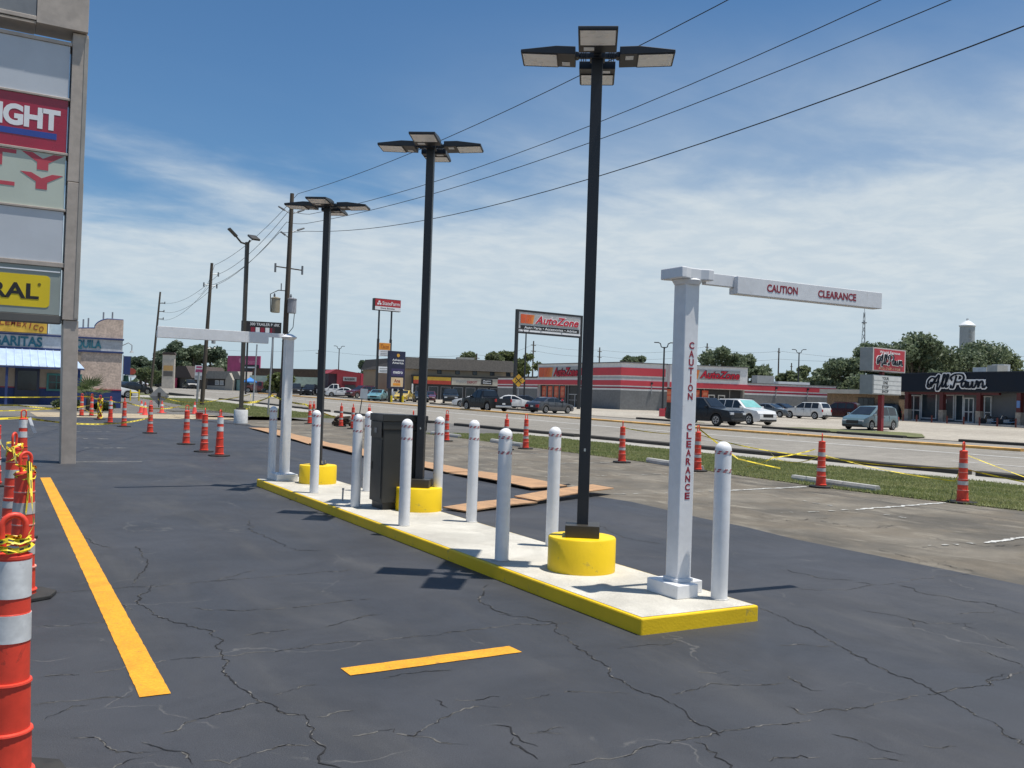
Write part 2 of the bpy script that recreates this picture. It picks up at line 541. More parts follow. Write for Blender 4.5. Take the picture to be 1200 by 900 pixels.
# ------------------------------------------------------------------ setting: sheets that follow the land
def sheet(name, m, xs, ys, off, fx0=None, fx1=None, kind='structure'):
    """grid; xs = (x0, x1, nx); ys list; optional edge functions of y"""
    x0, x1, nx = xs
    v, f = [], []
    for y in ys:
        a = fx0(y) if fx0 else x0
        b = fx1(y) if fx1 else x1
        for i in range(nx + 1):
            x = a + (b - a) * i / nx
            v.append((x, y, T(x, y) + off))
    for j in range(len(ys) - 1):
        for i in range(nx):
            k = j * (nx + 1) + i
            f.append((k, k + 1, k + nx + 2, k + nx + 1))
    mb = MB()
    mb.add(v, f)
    o = mb.build(name, m, smooth=True)
    return tag(o, kind=kind)


def lin(a, b, n):
    return [a + (b - a) * i / n for i in range(n + 1)]


def interp(pts):
    ys = [p[1] for p in pts]
    xs = [p[0] for p in pts]
    return lambda y: float(np.interp(y, ys, xs))
# ------------------------------------------------------------------ ground, lots, road
def big_ground():
    xs = [-1500, -600, -250] + lin(-120, 340, 46) + [500, 900, 3000]
    ys = [-600, -200, -60] + lin(-30, 330, 36) + [450, 800, 1600, 3500]
    v = [(x, y, T(x, y) - 0.18) for y in ys for x in xs]
    n = len(xs)
    f = [(j * n + i, j * n + i + 1, (j + 1) * n + i + 1, (j + 1) * n + i) for j in range(len(ys) - 1) for i in range(n - 1)]
    mb = MB(); mb.add(v, f)
    tag(mb.build('ground', K['ground'], smooth=True), kind='structure')


big_ground()
BOUND = interp([(8.62, -30), (8.66, 3), (8.66, 6), (8.80, 8.5), (9.05, 10.5), (9.22, 12.4), (9.0, 14), (9.1, 20), (9.3, 28), (10.2, 38), (10.9, 44), (10.9, 60)])
GRASS = interp([(15.4, -30), (15.45, 8), (15.1, 11), (15.0, 13), (15.6, 19), (16.0, 30), (16.1, 34.5), (16.1, 60)])
ys_near = lin(-20, 8, 7) + lin(9, 47.5, 40)
sheet('sealed_asphalt_lot', K['asphalt_new'], (-45, 9, 8), ys_near, 0.0, None, lambda y: BOUND(y) + 0.03 * math.sin(y * 7.1) + 0.05 * math.sin(y * 2.3))
sheet('old_asphalt_lot', K['asphalt_old'], (8, 16, 4), lin(-20, 62, 42), -0.006, lambda y: BOUND(y) - 0.4, lambda y: GRASS(y) + 0.3)
sheet('sandy_patch', K['sand'], (2.5, 13.2, 8), lin(47.4, 54.5, 8), 0.002, None, lambda y: 11.5 + 1.1 * math.sin(y * 1.3) - (y - 50) * 0.1)
sheet('driveway', K['drive'], (-45, 16.0, 8), lin(47.5, 130, 28), -0.006)
sheet('side_driveway', K['drive'], (15.6, 23.6, 3), lin(34, 54, 10), -0.004)
sheet('side_driveway', K['sidewalk'], (13.5, 22.0, 3), lin(100.5, 112, 6), 0.0)
sheet('sidewalk', K['sidewalk'], (20.2, 22.2, 2), lin(-20, 36.5, 28), 0.008, lambda y: 20.55 - 0.0 * y, lambda y: 22.4)
sheet('sidewalk', K['sidewalk'], (19.6, 22.0, 2), lin(52.5, 100, 20), 0.008)
sheet('road', K['road'], (22.2, 47.2, 8), lin(-40, 330, 75), -0.03)
sheet('far_lot', K['lot'], (47.2, 150, 12), lin(-40, 330, 75), 0.0)

# kerbs: dark raised concrete bars with gaps at the driveways
def kerb(y0, y1, x=22.1, w=0.32, h=0.14, m='kerb_dark', nose=0.5):
    mb = MB()
    n = max(2, int((y1 - y0) / 4))
    prof = [(0, -0.2), (0, h * 0.8), (0.04, h), (w - 0.05, h), (w, h * 0.75), (w, -0.2)]
    rows = []
    for i in range(n + 1):
        y = y0 + (y1 - y0) * i / n
        rows.append([(x + a, y, T(x, y) + b) for a, b in prof])
    v = [p for r in rows for p in r]
    k = len(prof)
    f = [(j * k + i, j * k + i + 1, (j + 1) * k + i + 1, (j + 1) * k + i) for j in range(n) for i in range(k - 1)]
    f += [tuple(range(k)), tuple(range((n + 1) * k - 1, n * k - 1, -1))]
    mb.add(v, f)
    return tag(mb.build('kerb', K[m]), kind='structure')


for a, b in ((-20, 14.35), (14.65, 31.9), (32.6, 44.0), (46.9, 51.6), (57.0, 63.0), (64.6, 68.6), (69.4, 70.4), (71.2, 84.0), (84.6, 99.0), (113, 128)):
    kerb(a, b)
for a, b in ((-20, 31.5), (35.0, 39.8), (40.6, 46.2), (54.2, 60.2), (76, 100), (108, 150)):
    kerb(a, b, 46.9, 0.35, 0.13)
# far verge by the pawn shop sign
sheet('far_verge', K['grass_soil'], (47.4, 55, 3), lin(34.6, 46, 6), 0.07, lambda y: 47.25, lambda y: 47.6 + max(0, min(6.5, (y - 34) * 1.3)) if y < 42 else 53 - (y - 42) * 0.6)
sheet('far_verge', K['grass_soil'], (47.3, 49.0, 2), lin(54, 60.2, 4), 0.02)

# painted markings on the road
def mark(name, m, x, y0, y1, w, off=-0.022, dx=0.0):
    n = max(1, int((y1 - y0) / 5))
    mb = MB()
    v = []
    for i in range(n + 1):
        y = y0 + (y1 - y0) * i / n
        xx = x + dx * i / n
        v += [(xx - w / 2, y, T(xx, y) + off), (xx + w / 2, y, T(xx, y) + off)]
    mb.add(v, [(2 * i, 2 * i + 1, 2 * i + 3, 2 * i + 2) for i in range(n)])
    return tag(mb.build(name, K[m]), kind='structure')


for a, b in ((-40, 23.4), (23.7, 37.0), (37.15, 62), (62.2, 150)):
    kerb(a, b, 39.7, 0.40, 0.10, 'median_yellow')
mark('road_marking', 'white_line', 33.9, -40, 250, 0.34)
mark('road_marking', 'white_line', 46.2, -40, 250, 0.16)
for i in range(-3, 22):
    mark('road_marking', 'white_line', 28.4, 12.2 * i + 4.0, 12.2 * i + 7.1, 0.2)
    mark('road_marking', 'white_line', 37.0, 12.2 * i + 20.5 - 12.2, 12.2 * i + 23.3 - 12.2, 0.13)


def quad_mark(name, m, pts, off):
    mb = MB()
    mb.add([(x, y, off) for x, y in pts], [tuple(range(len(pts)))])
    return tag(mb.build(name, K[m]), kind='structure')


# fresh yellow stripes on the sealed lot
def stripe(a, b, w, seed):
    rnd = random.Random(seed)
    a, b = Vector((*a, 0)), Vector((*b, 0))
    d = (b - a).normalized()
    s = Vector((-d.y, d.x, 0))
    n = max(8, int((b - a).length / 0.05))
    v = []
    for i in range(n + 1):
        p = a + (b - a) * i / n
        for q in (-1, 1):
            e = p + s * q * (w / 2 + rnd.uniform(-0.0015, 0.0015) + 0.004 * mnoise.noise(p * 9 + Vector((0, 0, q * 5))))
            v.append((e.x, e.y, 0.004))
    mb = MB(); mb.add(v, [(2 * i, 2 * i + 1, 2 * i + 3, 2 * i + 2) if True else 0 for i in range(n)])
    mb.f = [tuple(reversed(f)) for f in mb.f]
    return tag(mb.build('yellow_stripe', K['yellow_line']), kind='structure')


stripe((0.875, 5.11), (1.08, 17.42), 0.155, 1)
stripe((1.915, 5.10), (3.075, 5.125), 0.155, 2)
# worn white stall lines on the old lot
STALL = []
for a, b, wd, m in (((12.3, 10.02), (15.05, 10.31), .11, 'white_line'), ((10.98, 6.98), (14.6, 7.35), .12, 'white_line'), ((12.2, 12.92), (14.7, 13.2), .11, 'white_line'),
                    ((12.6, 16.2), (14.6, 16.4), .11, 'worn_line'), ((12.4, 19.3), (14.8, 19.6), .11, 'worn_line'), ((12.4, 22.6), (15.0, 22.9), .11, 'worn_line'),
                    ((12.5, 26.0), (15.2, 26.2), .11, 'worn_line'), ((2.4, 25.2), (3.4, 25.2), .1, 'worn_line'), ((2.2, 29.3), (3.6, 29.3), .1, 'worn_line'),
                    ((2.6, 33.6), (4.0, 33.6), .1, 'worn_line'), ((2.4, 38.2), (4.2, 38.2), .1, 'worn_line')):
    a, b = Vector((*a, 0)), Vector((*b, 0))
    s = Vector((-(b - a).y, (b - a).x, 0)).normalized() * wd / 2
    STALL.append((tuple(a[:2]), tuple(b[:2]), m))
# pale seam across the lot at the pylon
sheet('pavement_seam', K['worn_line'], (1.8, 3.1, 6), [20.74, 20.79], 0.003)

# cracks: real dark gaps with dusty broken edges, traced as runs across the pavement
CR = [[(1.46, 9.92), (1.38, 8.74), (1.16, 8.03)], [(1.32, 7.97), (1.1, 7.39), (1.19, 6.79), (1.3, 6.5), (1.43, 6.31), (1.35, 5.69), (1.29, 5.34), (1.33, 4.84), (1.39, 4.59), (1.49, 4.48), (1.43, 4.13), (1.41, 3.82), (1.39, 3.55)], [(1.01, 10.96), (1.1, 10.18), (1.22, 9.87)], [(2.98, 11.43), (2.78, 10.57), (2.84, 9.9), (2.86, 9.18), (3.14, 9.08)], [(3.9, 6.99), (3.55, 6.5), (3.48, 6.13), (3.54, 5.96)], [(0.88, 4.12), (0.8, 4.32), (0.71, 4.47)], [(2.18, 4.3), (2.18, 4.45)], [(2.27, 3.99), (2.31, 3.81), (2.33, 3.65)], [(3.45, 6.0), (3.6, 5.79), (3.69, 5.62), (3.52, 5.19), (3.44, 4.83), (3.39, 4.6), (3.29, 4.23), (3.31, 4.02), (3.32, 3.78), (3.23, 3.54), (3.22, 3.39)], [(3.05, 3.38), (3.05, 3.23), (2.98, 3.07), (2.88, 2.92)], [(5.51, 5.39), (5.4, 4.98), (5.31, 4.61), (5.19, 4.36), (5.07, 4.02), (4.93, 3.68), (4.91, 3.46), (4.78, 3.16), (4.7, 2.93), (4.57, 2.69), (4.52, 2.54)], [(7.04, 6.56), (7.02, 6.11), (7.26, 5.91)], [(7.52, 5.6), (7.37, 5.27), (7.42, 4.97), (7.55, 4.74), (7.43, 4.37)], [(6.26, 5.01), (6.33, 4.82), (6.37, 4.66), (6.38, 4.48)], [(5.99, 3.84), (5.95, 3.63), (5.88, 3.45)], [(3.82, 3.01), (3.82, 2.89), (3.87, 2.81)], [(2.28, 3.8), (2.25, 3.64), (2.25, 3.52)], [(5.32, 3.3), (5.46, 3.4), (5.64, 3.41)], [(4.31, 3.96), (4.22, 3.77), (4.27, 3.67)], [(3.86, 3.57), (3.86, 3.42)], [(6.37, 4.66), (6.17, 4.45)], [(6.64, 4.37), (6.57, 4.22)], [(6.45, 4.01), (6.36, 3.8)], [(7.07, 9.81), (6.72, 8.8), (6.86, 8.27)]]
CR2 = [[(0.34, 5.68), (0.66, 5.66), (1.01, 5.74), (1.35, 5.71), (1.69, 5.69), (2.11, 5.73), (2.54, 5.66), (3.37, 5.68), (3.83, 5.54)], [(0.53, 7.93), (1.27, 7.9), (1.79, 7.94), (2.29, 7.95), (3.06, 8.02)], [(0.43, 4.66), (0.56, 4.54), (0.64, 4.39), (0.8, 4.32)], [(0.88, 4.12), (1.01, 4.06), (1.22, 4.15), (1.4, 4.12)], [(0.45, 4.18), (0.74, 4.3)], [(0.81, 4.54), (1.08, 4.7), (1.36, 4.79)], [(1.55, 4.15), (1.81, 4.14), (1.86, 4.02), (2.13, 4.19), (2.29, 4.26), (2.52, 4.22)], [(1.41, 7.04), (1.67, 6.86), (1.96, 6.78), (2.37, 6.81), (2.76, 6.84)], [(1.53, 4.46), (1.73, 4.47)], [(1.59, 6.12), (1.93, 6.15)], [(2.14, 6.13), (2.49, 6.32), (2.66, 6.32)], [(0.39, 6.86), (0.75, 6.83), (0.95, 6.86)], [(0.31, 5.21), (0.55, 5.19), (0.77, 5.17)], [(2.23, 4.39), (2.59, 4.34)], [(0.34, 4.95), (0.46, 5.09), (0.56, 5.11)], [(1.86, 4.02), (2.05, 3.81)], [(2.07, 4.9), (2.5, 4.89)], [(1.43, 4.87), (1.58, 4.92), (1.69, 4.95)], [(1.79, 7.94), (2.24, 8.32)], [(0.89, 7.63), (1.04, 7.12)], [(2.33, 3.39), (2.62, 3.38), (2.88, 3.42), (3.23, 3.42), (3.45, 3.41), (3.7, 3.36), (3.89, 3.45), (4.11, 3.38), (4.43, 3.39), (4.74, 3.37), (5.11, 3.35), (5.32, 3.33), (5.79, 3.4)], [(7.29, 5.65), (7.61, 5.67), (7.92, 5.71), (8.38, 5.71), (8.76, 5.69)], [(3.76, 3.17), (3.82, 3.01)], [(2.54, 4.25), (2.74, 4.27), (2.98, 4.25), (3.23, 4.11)], [(3.4, 3.98), (3.68, 4.02), (3.93, 3.96), (4.18, 3.88)], [(7.17, 5.84), (7.29, 5.65)], [(6.38, 4.48), (6.71, 4.34)], [(4.78, 4.51), (5.14, 4.32)], [(6.38, 5.84), (6.79, 5.62), (7.28, 5.69)], [(3.2, 3.05), (3.39, 3.03), (3.46, 2.98)], [(3.78, 4.28), (4.18, 4.15)], [(3.71, 4.87), (4.22, 4.83)], [(3.63, 2.88), (3.8, 2.76)], [(4.03, 2.88), (4.19, 2.78)], [(2.53, 3.74), (2.43, 3.82)], [(2.38, 3.81), (2.58, 3.81)], [(6.88, 4.6), (7.35, 4.54)]]
CR3 = [[(9.13, 7.09), (9.03, 6.62), (8.94, 6.19), (8.92, 5.75)], [(10.62, 7.55), (10.72, 7.08), (10.73, 6.81), (11.32, 6.68)], [(10.55, 9.22), (10.43, 8.38)], [(9.95, 9.96), (10.02, 9.37), (10.93, 9.39)]]


def crack_runs(name, runs, m, wmin, wmax, z, seed, gap=0.0, hop=0.024):
    rnd = random.Random(seed)
    mb = MB()
    for run in runs:
        pts = []
        for (a, b) in zip(run[:-1], run[1:]):
            a, b = Vector((*a, 0)), Vector((*b, 0))
            n = max(2, int((b - a).length / hop))
            s = Vector((-(b - a).y, (b - a).x, 0)).normalized()
            for i in range(n):
                amp = 0.035 * math.sin(PI * i / n) ** 0.5
                pts.append(a + (b - a) * i / n + s * (mnoise.noise((a + (b - a) * i / n) * 6) * amp * 2.0 + mnoise.noise((a + (b - a) * i / n) * 21) * 0.016 + rnd.uniform(-.007, .007)))
        pts.append(Vector((*run[-1], 0)))
        n = len(pts)
        ww = [(wmin + (wmax - wmin) * max(0, 0.45 + 0.9 * mnoise.noise(Vector((seed, i * 0.11, run[0][0] * 3))))) * rnd.uniform(0.5, 1.35) * min(1, 0.25 + i / 4, 0.25 + (n - 1 - i) / 4) for i in range(n)]
        v = []
        for i, p in enumerate(pts):
            d = pts[min(i + 1, n - 1)] - pts[max(i - 1, 0)]
            s = Vector((-d.y, d.x, 0)).normalized()
            v += [(p.x - s.x * ww[i], p.y - s.y * ww[i], z), (p.x + s.x * ww[i], p.y + s.y * ww[i], z)]
        f = []
        for i in range(n - 1):
            if gap and mnoise.noise(Vector((seed + 5, i * 0.16, run[0][1] * 2))) < gap - 0.35:
                continue
            f.append((2 * i + 1, 2 * i, 2 * i + 2, 2 * i + 3))
        mb.add(v, f)
    return tag(mb.build(name, K[m]), kind='structure')


crack_runs('pavement_crack_edge', CR, 'crack_dust', 0.002, 0.009, 0.0015, 3, gap=0.36)
crack_runs('pavement_crack', CR, 'crack_dark', 0.0018, 0.0062, 0.003, 4)
crack_runs('pavement_crack_edge', CR2, 'crack_dust', 0.002, 0.0065, 0.0015, 5, gap=0.14)
crack_runs('pavement_crack', CR2, 'crack_dark', 0.001, 0.0036, 0.003, 6, gap=0.22)
crack_runs('pavement_crack', CR3, 'crack_dark', 0.003, 0.012, 0.003, 7, gap=0.2)
for m_, g_ in (('white_line', 0.0), ('worn_line', 0.3)):
    crack_runs('stall_line', [[a, b] for a, b, q in STALL if q == m_], m_, 0.022, 0.062, 0.004, 12 + len(m_), gap=g_)
crack_runs('stall_line_residue', [[(10.6, 10.1), (11.4, 10.0), (12.3, 10.05)], [(9.9, 7.1), (11.0, 7.0)], [(9.6, 12.9), (12.6, 12.95)], [(10.0, 16.1), (12.6, 16.2)], [(12.2, 9.0), (12.5, 12.0)], [(10.2, 19.2), (12.4, 19.3)], [(10.2, 22.5), (12.4, 22.6)]], 'worn_line', 0.01, 0.05, 0.003, 31, gap=0.45)
crack_runs('trench_cut', [[(8.9, 49.3), (9.6, 44.5), (10.3, 40.0), (10.75, 37.2), (10.9, 36.4)]], 'crack_dark', 0.06, 0.16, 0.006, 8)
crack_runs('trench_cut', [[(9.1, 14.6), (9.6, 14.1), (9.95, 13.75)], [(6.1, 12.1), (7.6, 12.75), (8.7, 13.05), (9.35, 13.6)], [(8.8, 12.95), (9.5, 14.4), (9.9, 14.7)]], 'crack_dark', 0.03, 0.10, 0.004, 9)


# ------------------------------------------------------------------ grass
def grass_blades(name, region, count, h, seed, m):
    rng = np.random.default_rng(seed)
    x0, x1, y0, y1 = region
    # more blades near, fewer far
    u = rng.random(count)
    ys = y0 + (y1 - y0) * u ** 1.25
    xs = np.array([(GRASS(y) if x0 is None else x0) for y in ys])
    xs = xs - 0.12 * rng.random(count) + (x1 - xs) * rng.random(count)
    a = rng.random(count) * 2 * PI
    hh = h * (0.45 + 0.9 * rng.random(count)) * (0.7 + 0.5 * np.sin(xs * 2.1 + ys * 0.9) ** 2)
    wd = 0.006 + 0.010 * rng.random(count) + 0.00035 * ys
    zz = np.array([T(x, y) for x, y in zip(xs, ys)])
    lean = 0.55 * hh
    la = rng.random(count) * 2 * PI
    v = np.zeros((count, 3, 3), np.float32)
    v[:, 0] = np.c_[xs - np.cos(a) * wd, ys - np.sin(a) * wd, zz]
    v[:, 1] = np.c_[xs + np.cos(a) * wd, ys + np.sin(a) * wd, zz]
    v[:, 2] = np.c_[xs + np.cos(la) * lean, ys + np.sin(la) * lean, zz + hh]
    me = bpy.data.meshes.new(name)
    me.vertices.add(count * 3)
    me.vertices.foreach_set('co', v.ravel())
    me.loops.add(count * 3)
    me.loops.foreach_set('vertex_index', np.arange(count * 3, dtype=np.int32))
    me.polygons.add(count)
    me.polygons.foreach_set('loop_start', np.arange(0, count * 3, 3, dtype=np.int32))
    me.update(calc_edges=True)
    me.materials.append(m)
    o = bpy.data.objects.new(name, me)
    C.objects.link(o)
    return tag(o, kind='stuff')


K['blade'] = leaf_mat('grass_blade', (0.15, 0.20, 0.055), (0.36, 0.35, 0.16))
sheet('grass_verge', K['grass_soil'], (15.4, 20.6, 3), lin(-20, 34.5, 28), 0.012, GRASS, lambda y: 20.6)
grass_blades('grass', (None, 20.55, 6.5, 34.5), 120000, 0.052, 2, K['blade'])
sheet('grass_verge', K['grass_soil'], (13.8, 19.6, 3), lin(52.4, 100.4, 20), 0.012, interp([(15.2, 52), (13.8, 54), (13.9, 62), (12.2, 67), (14.0, 75), (16.0, 100)]))
grass_blades('grass', (13.9, 19.6, 53.0, 98.0), 40000, 0.07, 4, K['blade'])
sheet('grass_verge', K['grass_soil'], (14.5, 18.5, 2), lin(112.2, 135, 8), 0.012)
# ------------------------------------------------------------------ raised island
IZ = 0.12
isl = thing('traffic_island', 'long white concrete island with bright yellow painted sides', 'traffic island', (4.65, 10.4, 0))
IPOLY = [(4.06, 5.08), (5.17, 5.07), (5.36, 15.85), (4.12, 15.45)]
mb = MB(Matrix.Translation((-4.65, -10.4, 0)))
mb.prism(IPOLY, -0.05, IZ - 0.003)
mb.build('kerb_face', K['yellow_kerb'], isl, bevel=0.012)
cx_, cy_ = 4.67, 10.4
mb = MB(Matrix.Translation((-4.65, -10.4, 0)))
inner = [(4.085, 5.105), (5.145, 5.095), (5.335, 15.82), (4.145, 15.425)]
n = 22
v = []
for i in range(n + 1):
    for q in range(5):
        a = Vector((*inner[0], 0)).lerp(Vector((*inner[3], 0)), i / n)
        b = Vector((*inner[1], 0)).lerp(Vector((*inner[2], 0)), i / n)
        p = a.lerp(b, q / 4)
        v.append((p.x, p.y, IZ + 0.0015 * mnoise.noise(p * 3)))
mb.add(v, [(i * 5 + q, i * 5 + q + 1, i * 5 + q + 6, i * 5 + q + 5) for i in range(n) for q in range(4)])
mb.build('slab', K['island'], isl, smooth=True)

# ------------------------------------------------------------------ bollards
def make_bollard(loc, label):
    t = thing('bollard', label, 'bollard', loc, 0, 'white domed bollards on the island')
    r = 0.064
    prof = [(r, 0), (r, 1.155)] + [(r * math.cos(a), 1.155 + r * math.sin(a)) for a in [PI / 2 * k / 7 for k in range(1, 8)]]
    MB().lathe(prof, 28).build('post', K['white_paint'], t, smooth=True)
    MB().lathe([(r + .012, 0), (r + .010, 0.006), (r, 0.010)], 28).build('foot_seal', K['concrete'], t, smooth=True)
    for zc in (1.135, 0.995):
        mb = MB()
        h = 0.026
        nn = 36
        rr = r + 0.0012
        mb.lathe([(rr, zc - h / 2), (rr, zc + h / 2)], nn, mi=0)
        for k in range(8):
            a0 = k * 2 * PI / 8
            vs, fs = [], []
            for j in range(4):
                for q in (0, 1):
                    a = a0 + j * 0.38 / 3 + q * 0.30
                    vs.append(((rr + .001) * math.cos(a), (rr + .001) * math.sin(a), zc + (q - .5) * h))
            for j in range(3):
                fs.append((2 * j, 2 * j + 2, 2 * j + 3, 2 * j + 1))
            mb.add(vs, fs, 1)
        mb.build('reflective_band', [K['band'], K['red_tape']], t, smooth=True)
    return t


BOL = [((5.03, 5.35), 'white domed bollard beside the near clearance post, at the island tip'),
       ((4.24, 7.37), 'white domed bollard on the driving-lane edge beside the nearest lamp drum'),
       ((5.14, 7.92), 'white domed bollard half behind the nearest yellow lamp drum'),
       ((5.18, 9.76), 'white domed bollard on the plywood side, midway between the nearest and middle drums'),
       ((4.28, 9.70), 'white domed bollard standing just in front of the middle yellow drum'),
       ((4.36, 11.47), 'white domed bollard close by the lane-side corner of the dark kiosk'),
       ((4.36, 13.18), 'white domed bollard standing in front of the far yellow lamp drum'),
       ((4.35, 15.41), 'white domed bollard at the far island end, beyond the far clearance post'),
       ((5.21, 13.24), 'white domed bollard just behind the dark kiosk, mostly hidden by another'),
       ((5.29, 10.94), 'white domed bollard directly behind the middle lamp drum and pole')]
bol0 = None
for (x, y), lb in BOL:
    if bol0 is None:
        bol0 = make_bollard((x, y, IZ), lb)
    else:
        dup(bol0, (x, y, IZ), random.uniform(0, 6), lb)

# ------------------------------------------------------------------ lamps on yellow drums
def lamp_head(parent_name, t, az, z):
    """one floodlight pointing outwards along azimuth az: arm, housing with driver box, lens"""
    M = Matrix.Translation((0, 0, z)) @ Matrix.Rotation(az, 4, 'Z')
    mb = MB(M)
    mb.box(0.05, 0.19, -0.02, 0.02, -0.022, 0.022)
    mb.tube([(0.185, -0.045, 0.0), (0.185, 0.045, 0.0)], 0.026, 10)
    for k in range(3):
        mb.box(0.10 + k * 0.02, 0.108 + k * 0.02, -0.034, 0.034, -0.036, 0.036)
    mb.build('bracket', K['black_metal'], t, bevel=0.003)
    Mh = M @ Matrix.Translation((0.195, 0, 0.0)) @ Matrix.Rotation(rad(-2), 4, 'Y')
    mb = MB(Mh)
    # wedge housing: thick at the pole, thin at the tip
    prof = [(0.0, -0.045), (0.48, -0.045), (0.48, -0.018), (0.17, 0.026), (0.0, 0.026)]
    w2 = 0.165
    n = len(prof)
    v = [(x, -w2, zz) for x, zz in prof] + [(x, w2, zz) for x, zz in prof]
    mb.add(v, [tuple(range(n - 1, -1, -1)), tuple(range(n, 2 * n))] + [(i, (i + 1) % n, n + (i + 1) % n, n + i) for i in range(n)])
    h = mb.build('lamp_head', K['black_metal'], t, bevel=0.004)
    mb = MB(Mh)
    mb.box(0.165, 0.465, -0.148, 0.148, -0.049, -0.0445)
    mb.build('lens', K['lens'], h)
    mb = MB(Mh)
    mb.box(0.155, 0.163, -0.15, 0.15, -0.053, -0.044)
    mb.box(0.163, 0.472, -0.156, -0.149, -0.052, -0.044)
    mb.box(0.163, 0.472, 0.149, 0.156, -0.052, -0.044)
    mb.box(0.466, 0.473, -0.149, 0.149, -0.052, -0.044)
    mb.build('lens_frame', K['black_metal'], h)
    MB(Mh).box(0.05, 0.12, -0.12, -0.03, -0.048, -0.0445).build('label_plate', K['white_plastic'], h)


def make_lamp(loc, rz, label, top=4.74, cover=True):
    t = thing('lamp_post', label, 'lamp post', loc, rz, 'four-headed lamp posts on yellow drums')
    d = 0.30
    prof = [(d, 0), (d, 0.285), (d - .008, 0.296), (0.02, 0.30)]
    mb = MB().lathe(prof, 48)
    mb.build('drum_base', K['yellow'], t, smooth=True, angle=50)
    mb = MB()
    mb.box(-0.05, 0.05, -0.05, 0.05, 0.302, top)
    mb.box(-0.053, 0.053, -0.053, 0.053, top - 0.001, top + 0.012)
    mb.build('pole', K['black_metal'], t, bevel=0.006)
    if cover:
        MB().box(-0.15, 0.15, -0.15, 0.15, 0.301, 0.405).build('base_cover', K['bronze'], t, bevel=0.005)
    else:
        mb = MB()
        mb.box(-0.11, 0.11, -0.11, 0.11, 0.301, 0.32)
        mb.build('base_plate', K['black_metal'], t, bevel=0.003)
        for a, b in ((1, 1), (1, -1), (-1, 1), (-1, -1)):
            MB().tube([(a * .085, b * .085, .30), (a * .085, b * .085, .37)], 0.011, 8).build('anchor_bolt', K['steel'], t)
    MB().box(-0.008, 0.008, -0.056, -0.05, 1.05, 1.075).build('bolt', K['chrome'], t)
    mb = MB()
    mb.box(-0.068, 0.068, -0.068, 0.068, top - 0.12, top - 0.04)
    mb.build('collar', K['black_metal'], t, bevel=0.004)
    for k in range(4):
        lamp_head('lamp', t, k * PI / 2, top - 0.08)
    return t


# head directions: one points back at the viewer of the nearest lamp
LR = rad(-35.0)
make_lamp((4.70, 6.75, IZ), LR, 'nearest and tallest-looking black lamp post, on the yellow drum beside the clearance post', 4.66)
make_lamp((5.04, 10.97, IZ), LR, 'black four-headed lamp post on the middle yellow drum, beside the dark kiosk', 4.83)
make_lamp((4.88, 14.58, IZ), LR, 'farthest black lamp post, on the yellow drum with bare anchor bolts', 4.62, False)

# ------------------------------------------------------------------ clearance bars
def beam(mb, p0, p1, hw, hh, mi=0):
    """box beam from p0 to p1 with half width hw (horizontal) and half height hh"""
    p0, p1 = Vector(p0), Vector(p1)
    d = (p1 - p0)
    L = d.length
    d.normalize()
    s = Vector((-d.y, d.x, 0)).normalized()
    u = d.cross(s) * -1
    if u.z < 0: u = -u
    v = [p + s * a * hw + u * b * hh for p in (p0, p1) for a, b in ((-1, -1), (1, -1), (1, 1), (-1, 1))]
    mb.add(v, [(3, 2, 1, 0), (4, 5, 6, 7), (0, 1, 5, 4), (1, 2, 6, 5), (2, 3, 7, 6), (3, 0, 4, 7)], mi)


cb = thing('clearance_bar', 'near white clearance post with red CAUTION CLEARANCE lettering and swung-out bar', 'clearance bar', (4.845, 5.62, IZ), 0)
h = 0.071
mb = MB()
mb.box(-h, h, -h, h, 0.10, 2.47)
mb.build('post', K['white_paint'], cb, bevel=0.008)
mb = MB()
mb.box(-0.15, 0.06, -0.17, 0.20, 0, 0.105)
mb.build('base_cover', K['white_paint'], cb, bevel=0.006)
MB().box(0.0605, 0.215, -0.045, 0.185, 0, 0.1).build('base_cover', K['white_paint'], cb, bevel=0.006)
MB().box(-0.084, 0.084, -0.084, 0.084, 0.1055, 0.135).build('foot_collar', K['white_paint'], cb, bevel=0.004)
mb = MB()
mb.lathe([(0.098, 2.44), (0.115, 2.468), (0.118, 2.474), (0.10, 2.49)], 32)
mb.build('pivot_ring', K['white_paint'], cb, smooth=True)
# pivot head: a block waisted on its sides
mb = MB()
wl = [(-.165, -.13), (-.12, -.13), (-.05, -.105), (.05, -.105), (.11, -.13), (.165, -.13), (.165, .13), (.11, .13), (.05, .105), (-.05, .105), (-.12, .13), (-.165, .13)]
mb.prism(wl, 2.478, 2.565)
mb.build('pivot_head', K['white_paint'], cb, bevel=0.008)
ang = rad(-2.6)
Rb = Matrix.Rotation(ang, 4, 'Z')
mb = MB(Rb)
mb.box(0.166, 0.62, -0.026, 0.026, 2.46, 2.555)
arm = mb.build('arm', K['white_paint'], cb, bevel=0.004)
mb = MB(Rb)
mb.box(0.455, 2.125, -0.072, -0.0265, 2.405, 2.548)
mb.box(0.455, 2.125, -0.0265, 0.03, 2.405, 2.4585)
bar = mb.build('bar', K['white_paint'], cb, bevel=0.004)
def bar_text(body, xa, xb, z, hgt, parent):
    o = put_text(body, (xa + xb) / 2, -0.0725, z, xb - xa, hgt, K['red_letters'], parent, thick=0.0015, offset=0.028)
    o.matrix_local = Rb
bar_text('CAUTION', 0.77, 1.11, 2.478, 0.064, bar)
bar_text('CLEARANCE', 1.345, 1.80, 2.478, 0.064, bar)
pst = [o for o in cb.children if o.name.startswith('post')][0]
